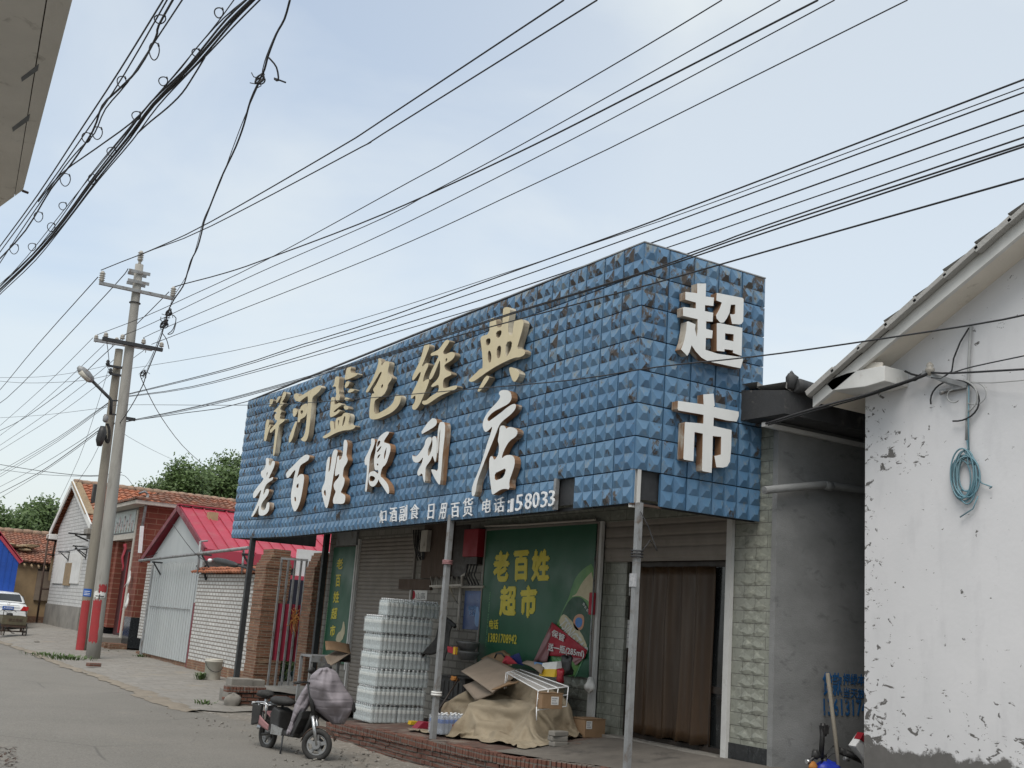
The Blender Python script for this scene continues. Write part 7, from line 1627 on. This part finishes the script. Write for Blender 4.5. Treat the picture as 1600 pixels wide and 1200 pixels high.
# tangle of dried vine on the gate pier, plants behind the gate
m = MB(); rr = random.Random(2); c0 = P(463, 966, 1, 25.2)
for k in range(44):
    a = rr.uniform(0, 6.28); q = [c0+Vector((-.03, 0, 0))]
    for s_ in range(5): q.append(q[-1]+Vector((rr.uniform(-.03, .02), .06*math.cos(a)+rr.uniform(-.09, .09), .05*math.sin(a)+rr.uniform(-.08, .07))))
    m.tube(q, .006, 4)
tag(m.build('dried_vine', 'rope_orange', loc=tuple(c0)), 'orange dried vine tangle hanging on the iron gate', 'dried vine')
yp = thing('yard_plant', 'leafy green plant seen under the maroon sheet of the gate', 'plant', tuple(P(447, 1060, 1, 28.5)))
m = MB(); tn = []; rr = random.Random(4)
for k in range(700):
    p = P(rr.gauss(446, 9), rr.gauss(1032, 8), 1, 28.5+rr.uniform(-.4, .4)); ax = Vector((rr.gauss(0, 1), rr.gauss(0, 1), rr.gauss(0, 1))).normalized()*.09; b = ax.orthogonal()*.35; m.add([p-ax, p+b, p+ax, p-b], [(0, 1, 2, 3)]); tn.append(rr.random())
m.attr['tone'] = tn; m.build('foliage', 'leaf_green', yp)
m = MB(); a = P(447, 1068, 1, 28.5); m.tube([a, P(447, 1035, 1, 28.5)], .03, 6); m.build('stem', 'bark', yp)
m = MB()
for k in range(16): p = P(rr.uniform(430, 464), rr.uniform(1046, 1066), 1, 28.9); m.blob(p, (.14, .12, .10), 0, 7, 5, .3, k)
tag(m.build('rubbish_bags', 'paper_white', loc=tuple(P(447, 1060, 1, 28.9))), 'heap of white bags behind the gate under the plant', 'bags')
m = MB()
for k in range(10): p = P(rr.uniform(430, 462), rr.uniform(1044, 1062), 1, 28.6); m.blob(p, (.08, .07, .06), 0, 7, 5, .3, k+30)
tag(m.build('teal_bags', 'cable_blue', loc=tuple(P(447, 1055, 1, 28.6))), 'teal plastic bags among the white ones behind the gate', 'bags')
# ==================================================================== moped with a quilted wind apron (local axes: x forward, y left, z up)
MC = Vector((5.75, 15.44, GZ-.02)); MA = math.atan2(-.97, .22)
mo = thing('electric_moped', 'small black and pink electric moped with quilted wind apron at the roadside', 'moped', (0, 0, 0))
WR, WB = .205, 1.18
ST = R_(38)                                             # steering turned to the left
def rot(p, c, a):
    x, y = p[0]-c[0], p[1]-c[1]; return (c[0]+x*math.cos(a)-y*math.sin(a), c[1]+x*math.sin(a)+y*math.cos(a), p[2])
def wheel(par, cx, steer, fat):
    f = lambda mb: [mb.v.__setitem__(i, rot(v, (cx, 0), steer)) for i, v in enumerate(mb.v)]
    m = MB(); n = 30; 
    m.torus((cx, 0, WR), WR-fat*.9, fat, 30, 10, 'y')
    f(m); w = m.build('wheel', 'black_rubber', par)
    m = MB(); m.torus((cx, 0, WR), WR-fat*2.0, .014, 28, 6, 'y'); m.lathe([(.055, -.05), (.06, -.03), (.06, .03), (.055, .05)], (cx, 0, WR), 14, 0, 'y')
    for k in range(5):
        a = k*2*math.pi/5+.3; c_, s_ = math.cos(a), math.sin(a); R1 = WR-fat*2.0
        m.beam((cx+.05*c_, 0, WR+.05*s_), (cx+R1*c_, 0, WR+R1*s_), .045, .028, up=(0, 1, 0))
    f(m); m.build('rim', 'galvanised', w)
    m = MB(); m.lathe([(.085, -.012), (.085, .012)], (cx, .05, WR), 18, 0, 'y'); f(m); m.build('brake_disc', 'dark_steel', w)
wheel(mo, WB, ST, .038); wheel(mo, 0, 0, .036)
def SF(p): return rot(p, (WB-.06, 0), ST)              # front end turns about the headstock
m = MB(); hd = (WB-.20, 0, .80)
for s_ in (-.075, .075): m.tube([SF((WB, s_, WR)), SF((WB-.05, s_, .38)), SF((WB-.10, s_*.8, .56))], [.02, .026, .024], 8)
m.tube([SF((WB-.10, -.07, .55)), SF((WB-.10, .07, .55))], .022, 8); m.build('front_fork', 'chrome', mo)
m = MB(); m.tube([SF((WB-.10, 0, .54)), SF((WB-.22, 0, .98))], .03, 8); m.build('steering_column', 'black_plastic', mo)
m = MB()
def _fend(u, v): a = R_(20+150*u); r = WR+.035; return SF((WB+r*math.cos(a), (v-.5)*.105, WR+r*math.sin(a)-.02*abs(v-.5)*2))
m.grid(_fend, 14, 4); m.build('front_mudguard', 'rusty_iron', mo, solid=.006)
m = MB(); m.tube([SF((WB, .085, WR)), SF((WB+.13, .08, WR+.10))], .007, 5); m.tube([SF((WB, .085, WR)), SF((WB-.16, .08, WR+.12))], .007, 5); m.build('mudguard_stay', 'trim_white', mo)
m = MB(); m.tube([SF((WB-.28, -.33, .99)), SF((WB-.22, -.16, 1.0)), SF((WB-.20, 0, .98)), SF((WB-.22, .16, 1.0)), SF((WB-.28, .33, .99))], .013, 8)
for s_ in (-1, 1): m.tube([SF((WB-.26, s_*.24, .995)), SF((WB-.30, s_*.36, .985))], .02, 8)
m.build('handlebar', 'black_plastic', mo)
for s_ in (1,):
    m = MB(); m.tube([SF((WB-.25, s_*.20, 1.0)), SF((WB-.27, s_*.24, 1.10))], .008, 6); m.blob(SF((WB-.28, s_*.25, 1.13)), (.03, .06, .045), 0, 10, 8, 0); m.build('mirror', 'black_plastic', mo)
m = MB(); m.tube([(WB-.14, 0, .62), (WB-.30, 0, .32), (WB-.42, 0, .27), (.30, 0, .27), (.22, 0, .42), (.0, 0, .44)], .035, 8); m.tube([(0, -.09, WR), (.32, -.09, .27)], .022, 6); m.tube([(0, .09, WR), (.32, .09, .27)], .022, 6)
m.tube([(.02, -.09, WR+.02), (-.04, -.10, .50)], .02, 6); m.tube([(.02, .09, WR+.02), (-.04, .10, .50)], .02, 6); m.build('frame', 'black_plastic', mo)
m = MB(); m.prism([(.36, -.12, .25), (.78, -.12, .25), (.84, -.12, .31), (.36, -.12, .31)], (0, .24, 0)); m.prism([(.80, -.13, .28), (.98, -.16, .52), (1.0, -.15, .62), (.92, -.15, .60), (.74, -.13, .30)], (0, .30, 0)); m.build('floor_board', 'black_plastic', mo, bevel=.015)
m = MB(); m.prism([(.20, -.115, .26), (.40, -.115, .26), (.40, -.115, .56), (.24, -.115, .60), (.16, -.115, .50)], (0, .23, 0)); m.build('battery_case', 'black_plastic', mo, bevel=.02)
m = MB(); m.prism([(.26, -.136, .24), (.52, -.136, .245), (.54, -.136, .34), (.26, -.136, .37)], (0, .018, 0)); m.build('silver_panel', 'chrome', mo)
m = MB()
m.grid(lambda u, v: (-.16+.34*u, -.125-.02*math.sin(u*3), .36+.08*v+.07*(1-u)*v-.09*u), 8, 4); m.build('side_fairing', 'pink_plastic', mo, solid=.01)
m = MB()
m.grid(lambda u, v: (-.30+.42*u, (v-.5)*.14, .44+.07*math.sin(u*3.1)), 8, 4); m.build('rear_mudguard', 'pink_plastic', mo, solid=.008)
m = MB(); m.tube([(.08, 0, .66), (.12, 0, .69), (.30, 0, .70), (.46, 0, .68), (.50, 0, .65)], [.05, .11, .13, .09, .03], 12)
for i, v in enumerate(m.v): m.v[i] = (v[0], v[1], .66+(v[2]-.66)*.5)
m.build('saddle', 'black_rubber', mo)
m = MB(); m.tube([(.28, 0, .42), (.28, 0, .64)], .02, 7); m.build('seat_post', 'dark_steel', mo)
m = MB(); m.tube([(-.28, -.05, .68), (-.26, 0, .73), (-.14, 0, .74), (-.04, 0, .71)], [.03, .09, .10, .03], 10)
for i, v in enumerate(m.v): m.v[i] = (v[0], v[1]*1.2, .72+(v[2]-.72)*.6)
m.build('pillion_seat', 'black_rubber', mo)
m = MB(); m.tube([(-.15, 0, .56), (-.15, 0, .70)], .02, 7)
for s_ in (-1, 1): m.tube([(.14, s_*.13, .60), (.05, s_*.15, .64), (-.16, s_*.14, .62), (-.34, s_*.10, .58), (-.34, 0, .58)], .013, 6); m.tube([(-.10, s_*.14, .62), (-.05, s_*.13, .40)], .012, 6); m.tube([(.08, s_*.14, .63), (.1, s_*.13, .44)], .012, 6)
for k in range(5): m.tube([(-.30+.1*k, -.13, .605), (-.30+.1*k, .13, .605)], .009, 5)
m.build('rear_rack', 'chrome', mo)
m = MB(); m.prism([(-.24, -.15, .30), (-.06, -.15, .34), (-.02, -.15, .60), (-.26, -.15, .60)], (0, .05, 0)); m.prism([(-.30, .10, .26), (-.10, .10, .34), (-.06, .10, .60), (-.24, .10, .60)], (0, .05, 0)); m.build('pannier', 'black_rubber', mo, bevel=.02)
m = MB(); m.tube([(-.33, -.05, .42), (-.36, 0, .42), (-.33, .05, .42)], .025, 7); m.build('tail_lamp', 'tail_red', mo)
m = MB(); m.tube([(-.36, .05, .26), (-.12, .12, .24)], .028, 8); m.build('side_bar', 'chrome', mo)
m = MB(); m.tube([(.52, -.10, .27), (.62, -.18, .02)], .014, 6); m.tube([(.62, -.18, .015), (.68, -.20, .015)], .014, 6); m.build('kick_stand', 'dark_steel', mo)
mo.location = MC; mo.rotation_euler = (0, 0, MA)
# the apron: draped from the bars, bulging forward over the front, one flap trailing back
ap = thing('wind_apron', 'padded lilac grey quilted wind apron draped over the moped handlebar', 'apron', tuple(MC+Vector((.2, -1.0, .8))))
def lerp2(tab, v):
    k = v*(len(tab)-1); i = min(int(k), len(tab)-2); t = k-i; a, b = tab[i], tab[i+1]; return (a[0]+(b[0]-a[0])*t, a[1]+(b[1]-a[1])*t)
DA = depth_of(MC+Vector((.24, -.97, .6))) 
def quilt(nm, Lf, Rt, d0, bul, nu, nv, mat='quilted_cloth', seed=0):
    m = MB()
    def f(u, v):
        a, b = lerp2(Lf, v), lerp2(Rt, v); x, y = a[0]+(b[0]-a[0])*u, a[1]+(b[1]-a[1])*u
        s_ = math.sin(u*math.pi)**.7; puff = .020*math.sin(v*19+u*3+seed)+.018*math.sin(u*11-v*7+seed)+.012*math.sin(u*23+v*15)
        return PD(x+1.2*math.sin(v*13+seed)*(u-.5)*2, y, d0-bul*s_*(.35+.65*math.sin(v*math.pi)**.6)-puff*s_)
    m.grid(f, nu, nv); return m.build(nm, mat, ap, solid=.022)
qm = quilt('quilt_body', [(499, 1044), (486, 1056), (479, 1073), (481, 1091), (491, 1108), (508, 1123), (520, 1132)], [(515, 1042), (526, 1051), (536, 1066), (544, 1081), (552, 1095), (554, 1108), (537, 1132)], DA+.02, .24, 26, 30)
quilt('side_flap', [(499, 1046), (483, 1060), (471, 1081), (461, 1103), (454, 1122), (449, 1140), (448, 1148)], [(507, 1052), (499, 1072), (489, 1091), (480, 1106), (470, 1122), (461, 1138), (455, 1150)], DA+.10, .09, 10, 30, seed=2)
quilt('lining', [(503, 1052), (496, 1068), (490, 1085), (486, 1100), (490, 1112), (500, 1122), (512, 1128)], [(516, 1050), (526, 1062), (532, 1078), (536, 1092), (540, 1106), (538, 1118), (530, 1128)], DA+.07, -.05, 8, 10, 'quilt_lining', 1)
m = MB(); m.blob(PD(550, 1106, DA+.02), (.05, .06, .07), 0, 9, 7, .15, 2); m.build('dark_cuff', 'quilt_lining', ap)
m = MB(); m.blob(PD(511, 1042, DA+.0), (.065, .06, .035), 0, 9, 7, .15, 4); m.build('dark_cuff', 'quilt_lining', ap)

# ==================================================================== cargo tricycle at the left edge (rear seen)
tr = thing('cargo_tricycle', 'old cargo tricycle with rusty steel box behind the white car', 'tricycle', (0, 0, 0))
TW, TR = .98, .31
def spoke_wheel(par, c, R_w, nsp=18):
    m = MB(); m.torus(c, R_w, .022, 30, 8, 'x'); w = m.build('wheel', 'black_rubber', par)
    m = MB(); m.torus(c, R_w-.03, .010, 26, 5, 'x'); m.lathe([(.03, -.05), (.03, .05)], c, 10, 0, 'x')
    for k in range(nsp): a = k*2*math.pi/nsp; m.tube([(c[0]+.03*(1 if k % 2 else -1), c[1], c[2]), (c[0], c[1]+(R_w-.03)*math.cos(a), c[2]+(R_w-.03)*math.sin(a))], .0035, 4)
    m.build('rim', 'rusty_iron', w)
for x in (-TW/2, TW/2): spoke_wheel(tr, (x, .28, TR), TR)
spoke_wheel(tr, (0, 1.75, TR), TR)
m = MB(); m.bx(-.44, .44, 0, 1.0, .56, .60)
for a in ((-.44, .44, 0, .025, .60, .90), (-.44, .44, .975, 1.0, .60, .90), (-.44, -.415, .025, .975, .60, .90), (.415, .44, .025, .975, .60, .90)): m.bx(*a)
m.build('cargo_box', 'trike_box', tr, bevel=.006)
m = MB(); text_quad(m, '禁止吸烟', (-.22, -.004, .80), (.28, -.004, .80), (-.22, -.004, .68), (0, -1, 0), .002, .01); m.build('faded_lettering', 'rusty_iron', tr)
m = MB(); m.tube([(-TW/2, .28, TR), (TW/2, .28, TR)], .025, 8); m.bx(-.46, .46, .02, .07, .47, .56); m.bx(-.35, -.30, .1, .3, TR, .56); m.bx(.30, .35, .1, .3, TR, .56)
m.tube([(0, .28, TR), (0, 1.0, .34), (0, 1.35, .62), (0, 1.55, .80)], .025, 8); m.tube([(0, 1.0, .34), (0, 1.02, .82)], .022, 8); m.tube([(0, 1.55, .85), (0, 1.75, TR)], .02, 8); m.tube([(0, 1.02, .70), (0, 1.5, .76)], .02, 8); m.build('frame', 'rusty_iron', tr)
m = MB(); m.tube([(-.44, .02, .90), (-.44, .02, 1.06), (-.40, .02, 1.10), (.36, .02, 1.10), (.40, .02, 1.06), (.40, .02, .90)], .014, 6); m.build('box_rail', 'dark_steel', tr)
m = MB(); m.tube([(-.30, 1.30, 1.02), (-.22, 1.45, 1.08), (0, 1.52, 1.0), (.22, 1.45, 1.08), (.30, 1.30, 1.02)], .014, 7); m.tube([(0, 1.55, .82), (0, 1.52, 1.0)], .018, 7); m.build('handlebar', 'galvanised', tr)
m = MB(); m.blob((0, 1.02, .92), (.12, .15, .07), 0, 12, 8, .08, 1); m.build('saddle', 'black_rubber', tr)
m = MB(); m.tube([(.05, 1.0, .30), (.20, 1.0, .22)], .012, 6); m.bx(.18, .28, .96, 1.04, .20, .23); m.build('pedal', 'dark_steel', tr)
pT = P(19, 999, 2, GZ+.02); tr.location = (pT.x-.02, pT.y+.0, GZ+.005); tr.rotation_euler = (0, 0, R_(4))

# ==================================================================== white saloon car parked beyond the tricycle, tail toward us (y forward)
cr_ = thing('parked_car', 'white saloon car parked tail on beyond the tricycle at the left edge', 'car', (0, 0, 0))
secs = [(0.00, .30, .74, .70, .74, 0), (.06, .22, .80, .84, .80, 0), (.25, .20, .85, 1.0, .84, 0), (.62, .20, .86, 1.04, .86, 0), (1.0, .20, .87, 1.03, .87, 0), (2.2, .20, .88, .98, .88, 0), (3.2, .20, .88, .96, .87, 0), (3.9, .20, .86, .86, .82, 0), (4.25, .24, .78, .68, .72, 0), (4.34, .32, .66, .56, .60, 0)]
m = MB(); n = 16
def ringpts(y, zb, hw, zt, hs):
    out_ = []
    prof = [(-.90, 0), (-.98, .10), (-1.0, .35), (-1.0, .62), (-.97, .82), (-.88, .96), (-.5, 1.0), (0, 1.01), (.5, 1.0), (.88, .96), (.97, .82), (1.0, .62), (1.0, .35), (.98, .10), (.90, 0)]
    for a, b in prof: out_.append((a*hw, y, zb+(zt-zb)*b))
    return out_
k0 = len(secs); rings = [ringpts(y, zb, hw, zt, hs) for (y, zb, hw, zt, hs, _) in secs]; npf = len(rings[0])
for r in rings: m.v += r
for i in range(k0-1):
    for j in range(npf-1): a = i*npf+j; m.f.append([a, a+1, a+npf+1, a+npf]); m.m.append(0); m.s.append(True)
m.f.append(list(range(npf))); m.m.append(0); m.s.append(False); m.f.append([(k0-1)*npf+j for j in range(npf)][::-1]); m.m.append(0); m.s.append(False)
m.build('body', 'car_white', cr_)
m = MB()
cab = [(.55, 1.02, .74, 1.05), (1.05, 1.02, .72, 1.36), (1.45, 1.0, .68, 1.47), (2.2, 1.0, .66, 1.48), (2.55, .98, .68, 1.40), (3.25, .96, .76, 1.0)]
for y, zb, hw, zt in cab: m.v += [(-hw-.07, y, zb-.03), (-hw, y, zb+(zt-zb)*.75), (-hw+.10, y, zt-.01), (0, y, zt+.015), (hw-.10, y, zt-.01), (hw, y, zb+(zt-zb)*.75), (hw+.07, y, zb-.03)]
for i in range(len(cab)-1):
    for j in range(6): a = i*7+j; m.f.append([a, a+1, a+8, a+7]); m.m.append(0); m.s.append(True)
m.build('roof', 'car_white', cr_)
m = MB(); m.add([(-.62, .635, 1.085), (.62, .635, 1.085), (.57, 1.10, 1.365), (-.57, 1.10, 1.365)], [(0, 1, 2, 3)]); 
for i, v in enumerate(m.v): m.v[i] = (v[0], v[1]-.03, v[2]+.03)
m.build('rear_window', 'dark_glass', cr_, solid=.01)
for s_ in (-1, 1):
    m = MB(); m.prism([(s_*.765, .85, 1.06), (s_*.72, 1.2, 1.33), (s_*.70, 2.1, 1.37), (s_*.745, 2.75, 1.08)], (s_*.035, 0, 0)); m.build('side_window', 'dark_glass', cr_)
    m = MB(); m.prism([(s_*.50, -.0, .74), (s_*.80, .02, .72), (s_*.83, .10, .90), (s_*.62, .03, .92)], (s_*.01, .10, 0)); m.prism([(s_*.835, .06, .74), (s_*.86, .30, .80), (s_*.86, .26, .90), (s_*.835, .08, .90)], (s_*.012, 0, 0)); m.build('tail_light', 'tail_red', cr_, bevel=.012)
    for y in (.85, 3.5):
        m = MB(); m.lathe([(.30, -.1), (.325, -.07), (.325, .07), (.30, .1)], (s_*.80, y, .325), 24, 0, 'x'); w = m.build('wheel', 'black_rubber', cr_)
        m = MB(); m.lathe([(.20, .0), (.19, .015), (.05, .03)], (s_*.90, y, .325), 16, 0, 'x'); m.build('rim', 'chrome', w)
m = MB(); m.bx(-.22, .22, -.012, .04, .74, .88); pl_ = m.build('number_plate', 'plate_blue', cr_)
m = MB(); text_quad(m, 'A·D236', (-.18, -.013, .85), (.18, -.013, .85), (-.18, -.013, .77), (0, -1, 0), .003, .01); m.build('plate_lettering', 'white_plastic', pl_)
m = MB(); m.bx(-.45, .45, -.01, .05, .91, .935); m.build('boot_trim', 'chrome', cr_, bevel=.005)
m = MB(); m.torus((0, .0, .985), .045, .01, 16, 6, 'y'); m.build('round_badge', 'chrome', cr_)
m = MB(); m.prism([(-.74, -.06, .34), (.74, -.06, .34), (.80, .02, .56), (-.80, .02, .56)], (0, .2, 0)); m.build('rear_bumper', 'car_white', cr_, bevel=.03)
m = MB(); m.bx(-.6, .6, -.02, .2, .24, .33); m.build('bumper_lip', 'black_plastic', cr_, bevel=.02)
pC = P(48, 945, 1, 52.5); cr_.location = (pC.x-.88, 52.5, -.0); cr_.rotation_euler = (0, 0, R_(1.5))

# ==================================================================== things leaning in the alley on the right
al = thing('folding_bicycle', 'dark bicycle with blue cover standing in the alley by the cement wall', 'bicycle', (10.0, 9.0, .2))
AY = 9.0
def AP(x, y, Y=AY): return P(x, y, 1, Y)
m = MB(); m.tube([AP(1283, 1184), AP(1285, 1150), AP(1286, 1130)], .028, 8); m.beam(AP(1287, 1133), AP(1288, 1147), .05, .09); m.tube([AP(1295, 1134), AP(1289, 1150)], .014, 6); m.build('stem_bar', 'black_plastic', al)
m = MB(); m.tube([AP(1262, 1192), AP(1275, 1180), AP(1290, 1182)], .02, 7); m.blob(AP(1274, 1179), (.05, .05, .05), 0, 8, 6, .2, 1); m.tube([AP(1310, 1172), AP(1330, 1180), AP(1352, 1190)], .04, 8); m.tube([AP(1320, 1176, 8.9), AP(1346, 1188, 8.9)], .03, 8); m.build('handlebar', 'black_plastic', al)
m = MB(); m.tube([AP(1260, 1190), AP(1268, 1190)], .025, 8); m.build('grip', 'chrome', al)
m = MB(); m.tube([AP(1319, 1185, 8.88), AP(1326, 1187, 8.88)], .022, 8); m.build('grip', 'chrome', al)
m = MB(); m.tube([AP(1286, 1190), AP(1300, 1178), AP(1308, 1176), AP(1302, 1165), AP(1290, 1180)], .006, 5); m.build('brake_cable', 'wire_black', al)
m = MB(); m.tube([AP(1286, 1184), AP(1300, 1215), AP(1345, 1225)], .03, 8); m.torus(AP(1268, 1260), .22, .02, 22, 6, 'y'); m.torus(AP(1350, 1262), .22, .02, 22, 6, 'y'); m.build('frame', 'black_plastic', al)
m = MB(); m.blob(AP(1292, 1207), (.16, .13, .13), 0, 14, 10, .14, 3); tag(m.build('blue_cover', 'blue_bag', loc=tuple(AP(1294, 1210))), 'bright blue crumpled rain cover on the alley bicycle', 'cover')
m = MB(); m.blob(AP(1270, 1198, 8.92), (.05, .04, .05), 0, 8, 6, .2, 7); m.build('orange_reflector', 'rope_orange', al)
m = MB(); m.tube([AP(1293, 1052, 9.15), AP(1305, 1150, 9.0), AP(1312, 1215, 8.9)], .024, 7); tag(m.build('bamboo_pole', 'pole_tan', loc=tuple(AP(1312, 1215, 8.9))), 'pale bamboo pole leaning on the cement wall in the alley', 'pole')
m = MB(); q = [AP(1336, 1166, 8.8), AP(1350, 1146, 8.8), AP(1362, 1160, 8.8), AP(1362, 1200, 8.8), AP(1350, 1186, 8.8)]; m.prism(q, (0, .1, 0)); sg2 = tag(m.build('white_shield', 'white_plastic', loc=tuple(q[0]), bevel=.01), 'white plastic leg shield with red tip peeking past the white house corner', 'shield')
m = MB(); q = [AP(1344, 1155, 8.79), AP(1350, 1145, 8.79), AP(1360, 1156, 8.79), AP(1356, 1164, 8.79)]; m.prism(q, (0, .09, 0)); m.build('red_tip', 'fire_red', sg2)
m = MB(); m.bx(9.3, 20, 8.2, 9.28, -.35, -.26); struct('alley_paving', m, 'concrete')
